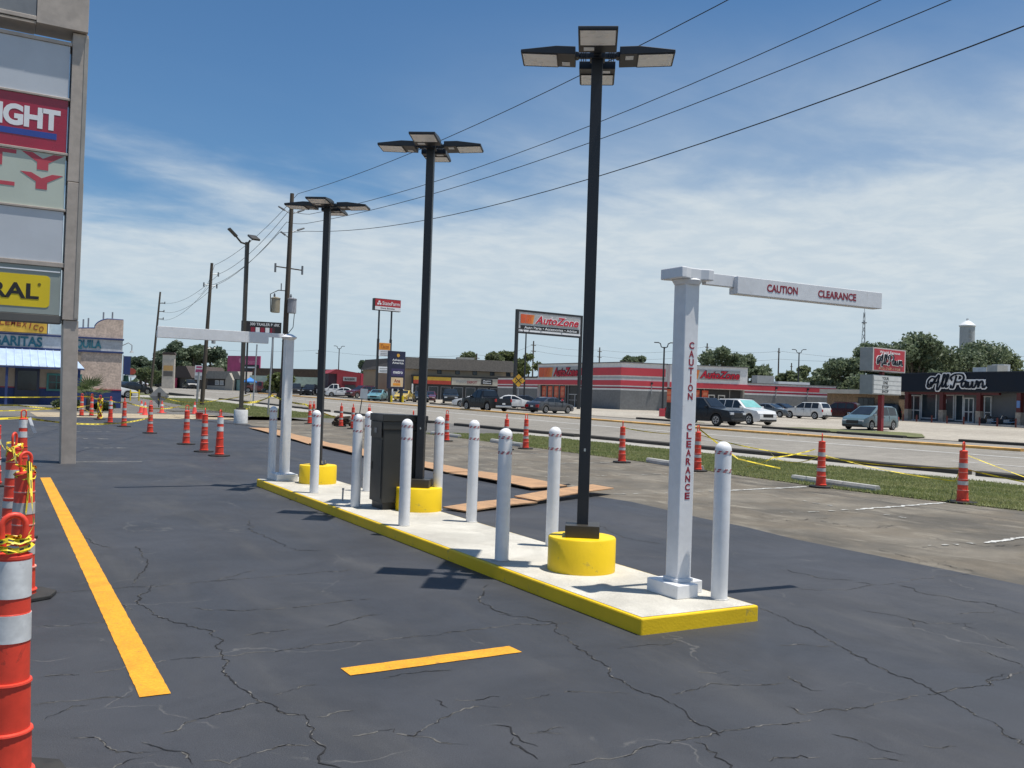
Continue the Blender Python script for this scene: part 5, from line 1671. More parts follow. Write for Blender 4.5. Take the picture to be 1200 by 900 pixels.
fb(ap, 'roof_unit', (4.6, 6.4, 5, 6.5, 5.6, 6.55), coloured('hvac_white', (0.60, 0.60, 0.58), 0.6))
fb(ap, 'roof_unit', (6.5, 7.8, 5, 6.5, 5.6, 6.75), coloured('hvac_tan', (0.48, 0.45, 0.38), 0.6))
fb(ap, 'roof_unit', (5.3, 6.9, 7.0, 7.9, 5.6, 6.95), K['hvac_white'])


# script lettering drawn as brush strokes
def spline(pts, n=7):
    P_ = [Vector((x, y, 0)) for x, y in pts]
    out = []
    for i in range(len(P_) - 1):
        p0, p1, p2, p3 = P_[max(i - 1, 0)], P_[i], P_[i + 1], P_[min(i + 2, len(P_) - 1)]
        for k in range(n):
            t = k / n
            out.append(0.5 * ((2 * p1) + (p2 - p0) * t + (2 * p0 - 5 * p1 + 4 * p2 - p3) * t * t + (3 * p1 - p0 - 3 * p2 + p3) * t ** 3))
    out.append(P_[-1])
    return out


SCRIPT = [
    [(.30, .30), (.05, .22), (.06, .55), (.35, .80), (.62, .62), (.30, .20), (.10, .02), (-.02, .16), (.10, .34)],
    [(.25, .05), (.55, .55), (.92, 1.0), (.86, .55), (.76, -.10), (.86, -.16), (1.0, .10)],
    [(.18, .42), (.55, .38), (.95, .46)],
    [(1.0, .08), (1.22, .50), (1.40, .95), (1.30, 1.0), (1.20, .45), (1.20, .08), (1.34, .10)],
    [(1.34, .10), (1.52, .50), (1.68, .95), (1.58, 1.0), (1.48, .45), (1.48, .06), (1.62, .12)],
    [(2.30, .95), (2.18, .45), (2.05, .02), (1.86, .02), (1.90, .20)],
    [(1.98, .55), (1.85, .80), (2.20, 1.04), (2.72, 1.02), (2.86, .72), (2.62, .46), (2.26, .44)],
    [(2.98, .46), (2.78, .48), (2.68, .20), (2.82, .04), (3.0, .30), (3.06, .50), (3.02, .12), (3.12, .04), (3.24, .26)],
    [(3.22, .46), (3.20, .12), (3.32, .02), (3.46, .22), (3.52, .48), (3.50, .10), (3.64, .02), (3.78, .28), (3.82, .50), (3.94, .40)],
    [(3.96, .50), (3.94, .04), (4.04, .36), (4.20, .50), (4.28, .36), (4.26, .08), (4.36, .02), (4.48, .16)],
]


def script_word(p, u0, z0, width, height, y, m_in, m_out, wi, wo, M=None):
    sx, sz = width / 4.6, height / 1.2
    def layer(wd, m, yy, name):
        mb = MB(M)
        th = 0.03
        for st_ in SCRIPT:
            q = spline(st_)
            n = len(q)
            v = []
            for i, pt in enumerate(q):
                d = q[min(i + 1, n - 1)] - q[max(i - 1, 0)]
                s = Vector((-d.y * sz, d.x * sx, 0)).normalized()
                w2 = wd * (0.75 + 0.45 * abs(d.normalized().y))
                for sg_ in (-1, 1):
                    xx = u0 + (pt.x + .1) * sx + s.x * w2 * sg_
                    z_ = z0 + (pt.y + .15) * sz + s.y * w2 * sg_
                    v += [(xx, yy, z_), (xx, yy - th, z_)]
            f = []
            for i in range(n - 1):
                k = 4 * i
                f += [(k + 1, k + 3, k + 7, k + 5), (k, k + 1, k + 5, k + 4), (k + 3, k + 2, k + 6, k + 7)]
            f += [(0, 2, 3, 1), (k + 4, k + 5, k + 7, k + 6)]
            mb.add(v, f)
        return mb.build(name, m, p)
    layer(wo, m_out, y, 'lettering_outline')
    layer(wi, m_in, y - 0.035, 'lettering')


# white backing plate following the word
fb(ap, 'letter_backing', (3.9, 11.0, -.16, -.101, 4.45, 5.02), K['white_acrylic'])
script_word(ap, 3.3, 3.95, 7.8, 1.62, -0.165, fas, K['white_acrylic'], 0.105, 0.24)

# motorcycles parked on the walkway
def motorcycle(x, y, rz, label):
    t = thing('motorcycle', label, 'motorcycle', (x, y, T(x, y) + .1), rz, 'dark motorcycles outside the pawn shop')
    for dx in (-.7, .7):
        mb = MB(Matrix.Translation((dx, 0, .32)) @ Matrix.Rotation(PI / 2, 4, 'X'))
        mb.lathe([(.22, -.06), (.32, -.05), (.32, .05), (.22, .06)], 16)
        wq = mb.build('wheel', K['tyre'], t, smooth=True)
        MB(Matrix.Translation((dx, 0, .32)) @ Matrix.Rotation(PI / 2, 4, 'X')).lathe([(.2, -.02), (.2, .02)], 12).build('rim', K['rim'], wq)
    MB().lathe([(.10, .5), (.2, .65), (.17, .85), (.05, .92)], 12, .15, 0).build('tank', K['black'], t, smooth=True)
    MB().box(-.7, 0, -.13, .13, .68, .80).build('seat', K['trim'], t, bevel=.04)
    MB().box(-.3, .3, -.17, .17, .25, .60).build('engine', K['grey_paint'], t, bevel=.05)
    MB().tube([(.7, 0, .32), (.45, 0, 1.0)], .035, 8).build('fork', K['chrome'], t)
    MB().tube([(.42, -.38, 1.05), (.47, 0, .98), (.42, .38, 1.05)], .02, 6).build('handlebar', K['chrome'], t)
    MB().tube([(-.2, .18, .3), (-.9, .2, .38)], .05, 8).build('exhaust', K['chrome'], t)
for x, y, rz, lb in ((89.0, 56.3, 1.9, 'dark motorcycle by the pawn shop\'s grey wall, nearer the doors'), (88.7, 54.4, 1.7, 'dark motorcycle beside the column with a blue notice')):
    motorcycle(x, y, rz, lb)

# tan two-storey block with mansard roof and shop row
TA, TB, TL = (60.38, 138.41), (77.64, 131.84), (61.76, 160.75)
tn, TLn = facade('shopping_block', 'tan two-storey block with grey-brown mansard roof above a row of shops', 'building', TA, TB)
tanw = coloured('tan_wall', (0.36, 0.28, 0.19), 0.9, var=0.08, scale=0.4)
mans = coloured('mansard_shingle', (0.085, 0.078, 0.070), 0.9, var=0.2, scale=0.8, fine=0.3, fscale=5)
inv = tn.matrix_world
Mt = Matrix.Rotation(face_rot(TA, TB), 4, 'Z')
loc = Mt.inverted() @ Vector((TL[0] - TA[0], TL[1] - TA[1], 0))
mb = MB()
mb.prism([(0, 0), (TLn - .6, 0), (TLn - .6, 14), (loc.x, loc.y)], 0, 5.66)
mb.build('wall', tanw, tn)
mb = MB()
o_ = 0.55
a0 = [(-o_, -o_), (TLn, -o_), (TLn, 14), (loc.x - o_, loc.y + o_)]
a1 = [(0.2, 0.2), (TLn - .8, 0.2), (TLn - .8, 13.5), (loc.x + .3, loc.y - .3)]
v = [(x, y, 5.661) for x, y in a0] + [(x, y, 7.55) for x, y in a1]
mb.add(v, [(3, 2, 1, 0), (4, 5, 6, 7)] + [(i, (i + 1) % 4, 4 + (i + 1) % 4, 4 + i) for i in range(4)])
mb.build('mansard_roof', mans, tn)
for u in (5.55, 8.55, 11.4, 14.3, 17.0):
    wq = fb(tn, 'window', (u - .38, u + .38, -.06, -.001, 5.0, 5.62), K['trim'])
    fb(wq, 'pane', (u - .31, u + .31, -.075, -.061, 5.05, 5.57), K['glass'])
sh = Matrix.Translation((0, -3.2, 0))
fb(tn, 'annex_wall', (1.0, 16.0, -3.0, -.01, 0.3, 4.45), z_dark)
fb(tn, 'annex_coping', (0.95, 16.1, -3.35, -.01, 4.451, 4.66), K['trim'])
fb(tn, 'annex_pier', [(15.75, 16.05, -3.3, -3.02, 0.3, 4.45), (0.95, 1.2, -3.3, -3.02, .3, 3.2)], z_white)
fb(tn, 'shop_sign', (1.2, 7.2, -3.3, -3.01, 3.85, 4.40), coloured('shop_yellow', (0.66, 0.42, 0.05), 0.5))
fb(tn, 'shop_sign', (1.2, 7.2, -3.32, -3.01, 3.25, 3.848), coloured('shop_red', (0.42, 0.05, 0.03), 0.5))
s3 = fb(tn, 'shop_sign', (7.3, 15.7, -3.3, -3.01, 3.25, 4.40), coloured('shop_cream', (0.50, 0.46, 0.38), 0.6))
put_text('metro', 8.9, -3.31, 3.85, 1.7, 0.45, K['grey_paint'], s3, offset=.02)
put_text('DEPOT', 10.6, -3.31, 3.75, 1.6, 0.4, z_dred, s3, offset=.02)
s4 = fb(tn, 'shop_sign', (12.1, 13.9, -3.42, -3.301, 3.45, 4.30), K['black'])
put_text('Auto\nGlass', 13.0, -3.43, 3.88, 1.4, 0.6, K['white_acrylic'], s4, offset=.02)
for i in range(7):
    u = 1.6 + i * 2.0
    wq = fb(tn, 'shop_window', (u, u + 1.6, -3.12, -3.01, .8, 2.9), K['mullion_grey'])
    fb(wq, 'pane', (u + .1, u + 1.5, -3.14, -3.121, .9, 2.8), K['glass'])
fb(tn, 'recess', (-.05, .05, 3, 5, 1.0, 5.2), z_dark, M=Matrix.Rotation(math.atan2(loc.y, loc.x) - PI / 2, 4, 'Z'))
fb(tn, 'roof_unit', [(9, 12, 6, 8, 7.55, 8.1)], K['hvac_tan'])

# red shop
rd, _ = facade('red_shop', 'small brick-red shop with a grey sign beside the tan block', 'building', (49.69, 144.63), (55.16, 143.76))
rdm = coloured('shop_brick_red', (0.24, 0.025, 0.035), 0.75, var=0.15, scale=0.6)
fb(rd, 'wall', (1.3, 5.6, 0, 9, 0.3, 4.65), rdm)
fb(rd, 'side_wall', (0, 1.299, 0.4, 9, 0.3, 4.45), coloured('maroon_dark', (0.05, 0.02, 0.03), 0.7))
mb = MB(); mb.extr([(-.2, 4.451), (1.2, 5.2), (5.4, 4.66), (5.4, 4.651), (1.29, 4.651), (1.29, 4.451)], .1, 9)
mb.build('roof', rdm, rd)
s_ = fb(rd, 'sign', (2.3, 4.5, -.1, -.001, 3.3, 4.0), K['grey_paint'])
put_text('BARBER', 3.4, -.105, 3.65, 1.7, .35, K['black'], s_, offset=.02)
d_ = fb(rd, 'door', (2.6, 4.4, -.08, -.001, .5, 2.7), z_dark)
fb(d_, 'pane', (2.75, 4.25, -.095, -.081, 1.3, 2.5), K['glass'])
fb(rd, 'end_pier', (5.2, 5.62, -.06, -.001, .3, 4.6), coloured('pier_bright_red', (0.42, 0.03, 0.06), 0.6))

# long low shops further left
br, _ = facade('strip_shops', 'long low brown-roofed strip of shops beyond the road', 'building', (43.95, 168.8), (56.5, 161.5))
fb(br, 'wall', (0, 14, 0, 9, .4, 3.6), coloured('dull_brown_wall', (0.14, 0.10, 0.075), 0.9))
mb = MB(); mb.extr([(-.4, 3.601), (-.2, 5.3), (14, 5.5), (14.4, 3.601)], -.6, 9)
mb.build('roof', coloured('brown_roof', (0.085, 0.058, 0.042), 0.9, var=.2, fine=.2, fscale=4), br)
for i in range(5):
    wq = fb(br, 'window', (1 + i * 2.6, 2.6 + i * 2.6, -.05, -.001, 1.4, 3.0), K['trim'])
    fb(wq, 'pane', (1.1 + i * 2.6, 2.5 + i * 2.6, -.07, -.051, 1.5, 2.9), K['glass'])
mt, _ = facade('mint_shop', 'pale mint flat-topped shop behind the parked black cars', 'building', (41.2, 160.9), (53.13, 154.2))
fb(mt, 'wall', (0, 13.6, 0, 2.5, .5, 2.4), coloured('mint_wall', (0.30, 0.36, 0.33), 0.8))
fb(mt, 'fascia', (-.1, 13.7, -.3, 2.5, 2.401, 3.85), coloured('mint_fascia', (0.42, 0.52, 0.43), 0.7))
for i in range(5):
    wq = fb(mt, 'window', (.8 + i * 2.6, 2.4 + i * 2.6, -.05, -.001, .95, 2.1), K['trim'])
    fb(wq, 'pane', (.9 + i * 2.6, 2.3 + i * 2.6, -.07, -.051, 1.05, 2.0), K['glass'])
gs, gl_ = facade('gabled_shop', 'grey-roofed shop with a small gabled porch and dark windows', 'building', (41.34, 195.77), (45.58, 184.05))
fb(gs, 'wall', (0, 12.4, 0, 8, .6, 3.3), coloured('shop_charcoal', (0.05, 0.045, 0.045), 0.8))
fb(gs, 'skirting', (0, 8.2, -.06, -.001, .6, 1.9), coloured('pale_skirt', (0.40, 0.37, 0.32), 0.8))
mb = MB(); mb.extr([(-.5, 3.301), (1, 4.85), (11.5, 4.85), (13, 3.301)], -.6, 8.5)
mb.build('roof', coloured('grey_roof', (0.25, 0.235, 0.21), 0.9, var=.15), gs)
mb = MB(); mb.extr([(8.3, .6), (10.9, .6), (10.9, 3.1), (9.6, 4.5), (8.3, 3.1)], -1.2, -.61)
mb.build('porch_gable', coloured('porch_grey', (0.36, 0.33, 0.28), 0.85), gs)
for u in (2.9, 4.6):
    wq = fb(gs, 'window', (u, u + 1.3, -.07, -.001, 2.05, 3.0), z_white)
    fb(wq, 'pane', (u + .12, u + 1.18, -.085, -.071, 2.15, 2.9), coloured('pale_pane', (0.4, 0.42, 0.43), 0.2))
fb(gs, 'teal_wing', (11.0, 12.5, -.4, -.001, .6, 3.2), coloured('teal_wall', (0.20, 0.32, 0.29), 0.8))
rbb, _ = facade('roadside_diner', 'dark brown roofed building with a crimson wing among the trees', 'building', (39.73, 225.64), (42.43, 215.97))
fb(rbb, 'wall', (0, 10, 0, 8, .8, 3.5), coloured('diner_dark', (0.06, 0.055, 0.05), 0.8))
mb = MB(); mb.extr([(-.6, 3.501), (3.5, 6.2), (7.5, 6.2), (10.6, 3.501)], -.6, 8.5)
mb.build('roof', coloured('dark_brown_roof', (0.06, 0.045, 0.04), 0.9), rbb)
fb(rbb, 'wing', (0.0, 3.6, -.8, -.61, .8, 3.4), coloured('wing_crimson', (0.40, 0.03, 0.08), 0.7))

# ------------------------------------------------------------------ roadside signs
zs, zl = facade('store_sign', 'tall framed auto parts sign on two dark posts', 'sign', (52.02, 88.9), (61.48, 89.75))
z0g = T(52, 89)
fb(zs, 'post', [(-.05, .25, -.15, .15, z0g - .1, 11.45)], K['black_metal'])
fb(zs, 'post', [(zl - .27, zl + .03, -.15, .15, T(61.5, 89.7) - .1, 11.45)], K['black_metal'])
fb(zs, 'frame', [(.251, zl - .271, -.15, .15, 11.22, 11.45), (.251, zl - .271, -.15, .15, 8.80, 8.98)], K['black_metal'])
pn = fb(zs, 'panel', (.252, zl - .272, -.1, .1, 8.981, 11.219), coloured('sign_pale_grey', (0.48, 0.50, 0.52), 0.4))
az_sign(pn, Matrix.Identity(4), .5, zl - .7, 9.95, 10.95, 2.35, False, -.13)
bl = fb(pn, 'tagline_strip', (.55, zl - .5, -.135, -.101, 9.28, 9.72), K['black'])
put_text('Auto Parts \u2022 Accessories \u2022 Advice', zl / 2 + .1, -.136, 9.5, zl - 1.9, .30, K['white_acrylic'], bl, offset=.012)
for i in range(3):
    fb(pn, 'changeable_strip', (.5 + i * 3.0, 3.3 + i * 3.0, -.125, -.101, 9.02, 9.20), K['white_acrylic'])

sf, sl = facade('insurance_sign', 'red and white insurance sign high on two thin posts', 'sign', (45.39, 115.32), (49.3, 115.59))
gz = T(47, 115.4)
for x in (.87, 2.72):
    fb(sf, 'post', [(x - .13, x + .13, -.13, .13, gz - .1, 8.8)], K['black_metal'])
    fb(sf, 'upper_post', [(x - .09, x + .09, -.09, .09, 8.801, 12.58)], K['black_metal'])
cab = fb(sf, 'cabinet', (0, sl, -.25, .35, 12.58, 14.16), K['black_metal'])
rdp = fb(cab, 'red_panel', (.12, sl - .02, -.28, -.251, 13.12, 14.10), coloured('insurance_red', (0.44, 0.025, 0.035), 0.45))
wtp = fb(cab, 'white_panel', (.12, sl - .02, -.28, -.251, 12.64, 13.115), K['white_acrylic'])
put_text('StateFarm', 2.45, -.285, 13.58, 2.55, .50, K['white_acrylic'], cab, offset=.01)
for k, (dx, dz) in enumerate(((0, .17), (-.17, -.12), (.17, -.12))):
    mb = MB(Matrix.Translation((.72 + dx, -.282, 13.57 + dz)) @ Matrix.Rotation(PI / 2, 4, 'X'))
    mb.lathe([(.15, 0), (.15, .01)], 12)
    mb.build('emblem', K['white_acrylic'], cab)
put_text('Dana Bentley', 2.0, -.285, 12.88, 2.1, .25, K['black'], cab, offset=.006)
pz = fb(sf, 'hung_sign', (.95, 2.62, -.16, -.131, 6.5, 8.3), K['white_acrylic'])
fb(pz, 'orange_field', (.97, 2.60, -.175, -.161, 7.35, 8.26), coloured('hung_orange', (0.72, 0.28, 0.03), 0.5))
put_text('Tacos', 1.8, -.18, 7.8, 1.2, .5, coloured('brown_red', (0.28, 0.05, 0.02), 0.6), pz, shear=.2)
for z in (7.1, 6.85, 6.65):
    fb(pz, 'text_line', (1.2, 2.4, -.17, -.161, z - .05, z + .05), K['grey_paint'])
pz = fb(sf, 'hung_sign', (1.0, 2.5, -.16, -.131, 4.25, 5.1), K['white_acrylic'])
for z in (4.85, 4.6, 4.42):
    fb(pz, 'text_line', (1.15, 2.35, -.17, -.161, z - .05, z + .05), K['grey_paint'])

te, tl = facade('tenant_sign', 'dark navy tenant sign box beside the red insurance sign', 'sign', (44.16, 106.2), (46.4, 106.63))
nav = coloured('tenant_navy', (0.018, 0.022, 0.055), 0.5)
fb(te, 'box', (-.12, tl - .05, -.2, .25, 2.15, 6.82), nav)
fb(te, 'post', [(.1, .4, -.15, .15, .3, 2.149), (tl - .5, tl - .2, -.15, .15, .3, 2.149)], K['black_metal'])
for x in (.25, tl - .35):
    MB().tube([(x, -.35, .3), (x, -.35, 1.3)], .14, 10).build('guard_post', K['sign_yellow'], te)
put_text('Advance\nAmerica', 1.15, -.205, 5.55, 1.7, .62, K['white_acrylic'], te, offset=.02)
MB(Matrix.Translation((1.15, -.203, 6.3)) @ Matrix.Rotation(PI / 2, 4, 'X')).lathe([(.22, 0), (.22, .02)], 10).build('sun_emblem', coloured('emblem_gold', (0.7, 0.38, 0.05), 0.5), te)
mp_ = fb(te, 'metro_panel', (.2, tl - .25, -.215, -.201, 3.75, 4.65), coloured('tenant_purple', (0.05, 0.04, 0.12), 0.5))
put_text('metro', 1.17, -.22, 4.2, 1.4, .36, K['white_acrylic'], mp_, offset=.02)
ma_ = fb(te, 'food_panel', (.2, tl - .3, -.215, -.201, 2.4, 3.55), coloured('tenant_cream', (0.66, 0.50, 0.30), 0.5))
put_text('Ana', 1.1, -.22, 3.15, .9, .42, coloured('brown_red', (0.28, 0.05, 0.02), 0.6), ma_, offset=.02)
fb(ma_, 'orange_patch', (.5, 1.6, -.225, -.216, 2.55, 2.85), K['hung_orange'])

aps, al = facade('pawn_sign', 'red pawn shop sign above a white letter board on one red post', 'sign', (52.53, 41.74), (56.61, 42.26))
sidem = coloured('sign_case_grey', (0.27, 0.29, 0.30), 0.5)
fb(aps, 'post', (1.78, 2.08, .3, .6, -.1, 2.62), coloured('post_red', (0.22, 0.012, 0.02), 0.5))
cab = fb(aps, 'case', (-.02, al, 0, .95, 4.22, 5.82), sidem, .02)
fb(cab, 'face_frame', (-.02, al, -.03, -.001, 4.22, 5.82), coloured('frame_pinkish', (0.50, 0.46, 0.45), 0.5))
fc = fb(cab, 'face', (.12, al - .14, -.045, -.031, 4.30, 5.74), coloured('pawn_red', (0.42, 0.018, 0.035), 0.45))
script_word(cab, .35, 4.60, 3.35, .80, -.05, fas, K['white_acrylic'], .036, .085)
put_text('World Famous', al / 2, -.05, 5.55, 2.6, .18, K['white_acrylic'], cab, offset=.012)
put_text('832-767-1928', al / 2, -.05, 4.43, 2.7, .15, coloured('sign_tan_text', (0.6, 0.42, 0.25), 0.5), cab, offset=.012)
fb(aps, 'connector', (1.80, 2.06, .32, .58, 3.97, 4.219), K['post_red'])
cb_ = fb(aps, 'letter_board_case', (.12, 3.75, 0.02, 1.0, 2.63, 3.965), sidem, .02)
bd = fb(cb_, 'letter_board', (.2, 3.66, -.01, .019, 2.69, 3.90), coloured('board_white', (0.58, 0.59, 0.58), 0.5))
for i, wd in enumerate(('YOUR', 'ONE', 'STOP', 'SHOP')):
    z = 3.75 - i * .30
    put_text(wd, 1.65, -.012, z, .82 if len(wd) == 4 else .60, .20, K['black'], cb_, offset=.02)
    fb(cb_, 'track', (.21, 3.65, -.02, -.0105, z - .155, z - .14), K['grey_paint'])

# crossing warning sign
xg = thing('crossing_sign', 'amber railroad crossing warning sign with a black X', 'road sign', on(50.39, 85.22), rad(-25))
MB().tube([(0, 0, -.1), (0, 0, 3.3)], .04, 8).build('post', K['grey_paint'], xg)
Mx = Matrix.Translation((0, -.06, 3.03)) @ Matrix.Rotation(PI / 2, 4, 'X')
bd = MB(Mx @ Matrix.Rotation(PI / 4, 4, 'Z')).prism([(-.50, -.50), (.50, -.50), (.50, .50), (-.50, .50)], 0, .012).build('blade', coloured('sign_amber', (0.66, 0.36, 0.03), 0.5), xg)
for a in (PI / 4, -PI / 4):
    MB(Matrix.Translation((0, -.076, 3.03)) @ Matrix.Rotation(a, 4, 'Y')).box(-.46, .46, -.004, .003, -.05, .05 if a > 0 else .049).build('black_bar', K['black'], bd)
for sx in (-1, 1):
    put_text('R', sx * .30, -.077, 3.03, .13, .17, K['black'], bd, offset=.012)

# other street lamps with two curved arms
def curved_lamp(x, y, h, rz, label, base=True):
    t = thing('street_lamp', label, 'street lamp', on(x, y), rz, 'twin curved-arm street lamps in the far lot')
    if base: MB().box(-.28, .28, -.28, .28, -.1, .72).build('red_base', z_red, t, bevel=.03)
    MB().tube([(0, 0, .4), (0, 0, h - .35)], [.10, .075], 10).build('pole', K['black_metal'], t)
    for s in (-1, 1):
        MB().tube([(0, 0, h - .45), (s * .28, 0, h - .35), (s * .36, 0, h - .05), (s * .55, 0, h + .05), (s * .85, 0, h + .05)], .05, 8).build('arm', K['black_metal'], t)
        MB().box(min(s * .55, s * .95), max(s * .55, s * .95), -.14, .14, h + .01, h + .09).build('lamp_head', K['black_metal'], t, bevel=.02)
curved_lamp(55.5, 67.3, 6.85, rad(-34), 'dark twin-arm street lamp on a red block base')
curved_lamp(96.4, 88.5, 8.7, rad(-50), 'dark twin-arm street lamp behind the white crossover', False)
curved_lamp(51.98, 86.6, 8.7, rad(-20), 'thin street lamp on a red block, between the framed sign\'s posts')
curved_lamp(54.4, 153.5, 8.5, rad(-20), 'distant thin street lamp above the red shop\'s edge', False)

# more distant signs
def board_sign(name, label, A, B, z0, z1, panel, posts, depth=.25, post_m=None):
    t, L = facade(name, label, 'sign', A, B)
    for x in posts:
        xw = A[0] + (B[0] - A[0]) * x; yw = A[1] + (B[1] - A[1]) * x
        fb(t, 'post', (x * L - .13, x * L + .13, -.1, .12, T(xw, yw) - .2, z0), post_m or K['black_metal'])
    p = fb(t, 'panel', (0, L, -depth / 2, depth / 2, z0 + .001, z1), panel)
    return t, L, p
t, L, p = board_sign('trailer_park_sign', 'black trailer park billboard seen above the far clearance bar', (34.61, 141.84), (40.45, 140.76), 9.9, 11.85, K['black'], (.17, .80))
put_text('300 TRAILER PARK', L / 2 + .5, -.13, 11.42, L * .74, .42, K['white_acrylic'], p, offset=.01)
put_text('S', .55, -.13, 11.2, .35, .7, K['white_acrylic'], p, offset=.02)
for i, c in enumerate((z_dred, K['white_acrylic'], z_dred, K['white_acrylic'], z_dred)):
    fb(p, 'patch', (1.4 + i * .72, 2.0 + i * .72, -.14, -.126, 10.2, 10.95), c)
t, L, p = board_sign('billboard', 'magenta-pink billboard with a black lower strip above the low shops', (47.2, 203.94), (52.22, 196.39), 5.1, 8.5, coloured('billboard_pink', (0.42, 0.06, 0.16), 0.5, var=.25, scale=.4), (.12, .5, .9), post_m=K['steel'])
fb(p, 'dark_strip', (L * .42, L - .2, -.15, -.126, 5.2, 6.6), K['black'])
put_text('e', L * .42, -.14, 7.5, 1.2, 1.2, coloured('bright_pink', (0.7, 0.25, 0.36), 0.5), p, offset=.03)
put_text('Loans', L * .72, -.14, 7.3, 3.0, .9, K['bright_pink'], p, offset=.01)
fb(p, 'text_line', (L * .5, L * .85, -.16, -.151, 5.9, 6.2), K['white_acrylic'])
t, L, p = board_sign('tower_sign', 'tall cream sign tower with stacked panels before the dark trees', (31.53, 189.92), (33.55, 188.74), 1.0, 7.6, coloured('tower_cream', (0.55, 0.49, 0.41), 0.7), (.5,), .6)
for z, c in ((6.2, 'tower_tan'), (5.0, 'tower_amber'), (3.9, 'tower_dark')):
    fb(p, 'tenant_panel', (.25, L - .25, -.33, -.301, z - .5, z + .5), coloured(c, {'tower_tan': (0.5, 0.45, 0.38), 'tower_amber': (0.55, 0.33, 0.12), 'tower_dark': (0.12, 0.11, 0.1)}[c], 0.5))
mb = MB(); mb.extr([(-.2, 7.601), (L + .2, 7.601), (L - .1, 8.1), (.1, 8.1)], -.4, .4)
mb.build('cap', coloured('dark_brown_roof', (0.06, 0.045, 0.04), 0.9), t)
t, L, p = board_sign('price_sign', 'pink and white stacked sign beside the leaning utility pole', (30.84, 155.61), (31.98, 154.94), 2.75, 5.05, K['white_acrylic'], (.5,), .2)
fb(p, 'pink_panel', [(.1, L - .1, -.12, -.101, 3.9, 4.4)], coloured('billboard_pink', (0.42, 0.06, 0.16), 0.5))
fb(p, 'pink_panel', [(.2, L - .2, -.12, -.101, 4.6, 4.9)], coloured('billboard_pink', (0.42, 0.06, 0.16), 0.5))
fb(p, 'grey_panel', (.05, L - .05, -.12, -.101, 2.85, 3.4), K['grey_paint'])
ov = thing('oval_sign', 'rust-red oval roadside sign on a pale frame by the trees', 'sign', on(24.74, 182.3), rad(-10))
MB(Matrix.Translation((0, 0, 3.0)) @ Matrix.Scale(.7, 4, (0, 0, 1)) @ Matrix.Rotation(PI / 2, 4, 'X')).lathe([(.85, -.1), (.85, .1)], 20).build('panel', coloured('rust_red', (0.32, 0.05, 0.03), 0.6), ov)
MB().box(-.9, .9, -.05, .05, 1.9, 2.3).build('lower_panel', K['white_acrylic'], ov)
MB().tube([(0, .12, -.2), (0, .12, 2.9)], .09, 8).build('post', K['grey_paint'], ov)
yd = thing('warning_sign', 'small yellow diamond warning sign on a dark post by the red pickup', 'road sign', on(33.19, 119.53), rad(-14))
MB().tube([(0, 0, 0), (.1, 0, 9.6)], .10, 8).build('post', K['black_metal'], yd)
MB(Matrix.Translation((0, -.16, 2.2)) @ Matrix.Rotation(PI / 4, 4, 'Y')).box(-.32, .32, -.015, .015, -.32, .32).build('blade', K['sign_yellow'], yd)
bn = thing('feather_banner', 'dark navy feather banner and green canopy frame behind the restaurant corner', 'banner', on(16.98, 128.96), rad(-10))
MB().box(-.4, .42, -.02, .02, 2.3, 4.7).build('cloth', navy, bn)
MB().tube([(-.45, 0, -.1), (-.45, 0, 4.8)], .05, 8).build('pole', K['grey_paint'], bn)
mb = MB(); mb.extr([(-.4, 0), (.5, 0), (.2, 2.2), (-.4, 2.2)], .3, .34)
mb.build('green_panel', coloured('deep_green', (0.01, 0.06, 0.045), 0.6), bn)
cn = thing('canopy_tent', 'bright blue pop-up canopy above the red pickup', 'canopy', on(39.16, 153.08), rad(-20))
mb = MB()
mb.add([(-1, -1, 1.9), (1, -1, 1.9), (1, 1, 1.9), (-1, 1, 1.9), (0, 0, 2.6), (-1, -1, 1.72), (1, -1, 1.72), (1, 1, 1.72), (-1, 1, 1.72)], [(0, 1, 4), (1, 2, 4), (2, 3, 4), (3, 0, 4), (0, 5, 6, 1), (1, 6, 7, 2), (2, 7, 8, 3), (3, 8, 5, 0)])
mb.build('top', coloured('canopy_blue', (0.03, 0.20, 0.55), 0.6), cn)
for a, b in ((-1, -1), (1, -1), (1, 1), (-1, 1)):
    MB().tube([(a * .97, b * .97, 0), (a * .97, b * .97, 1.8)], .03, 6).build('leg', K['steel'], cn)

# distant poles, water tower, radio mast
def far_pole(x, y, h, label, arms=1, rz=0.5):
    t = thing('utility_pole', label, 'utility pole', on(x, y), rz, 'distant utility poles on the skyline')
    MB().tube([(0, 0, -.2), (0, 0, h)], [.2, .14], 8).build('shaft', K['wood'], t)
    for i in range(arms):
        MB().box(-1.0, 1.0, -.07, .07, h - 1.0 - i * 1.3, h - .85 - i * 1.3).build('crossarm', K['wood'], t)
for x, y, h, lb, a in ((122.7, 171.6, 12.5, 'distant utility pole just right of the nearest lamp post', 2), (137, 151.7, 13.6, 'distant utility pole above the store parapet, right of the lettered post', 2),
                       (154.2, 147.4, 13.4, 'distant utility pole before the big tree behind the store wing', 1), (183.5, 170.9, 11.8, 'distant thin utility pole right of the big tree', 1),
                       (79.4, 173.6, 9.0, 'distant utility pole standing above the red shop', 1), (88.6, 167.0, 9.2, 'distant utility pole just beyond the red shop roof', 1),
                       (104, 170, 12.8, 'distant utility pole behind the middle lamp post', 2), (112, 160, 13.0, 'distant utility pole above the tan block roof', 1), (141, 76, 11.3, 'distant pole behind the pawn shop\'s roof', 1), (175, 144, 9.8, 'short distant pole by the hedge trees near the radio mast', 1),
                       (48, 270, 12, 'distant utility pole among the left-hand trees', 1), (76, 230, 11, 'distant utility pole right of the far clearance post', 1)):
    far_pole(x, y, h, lb, a)
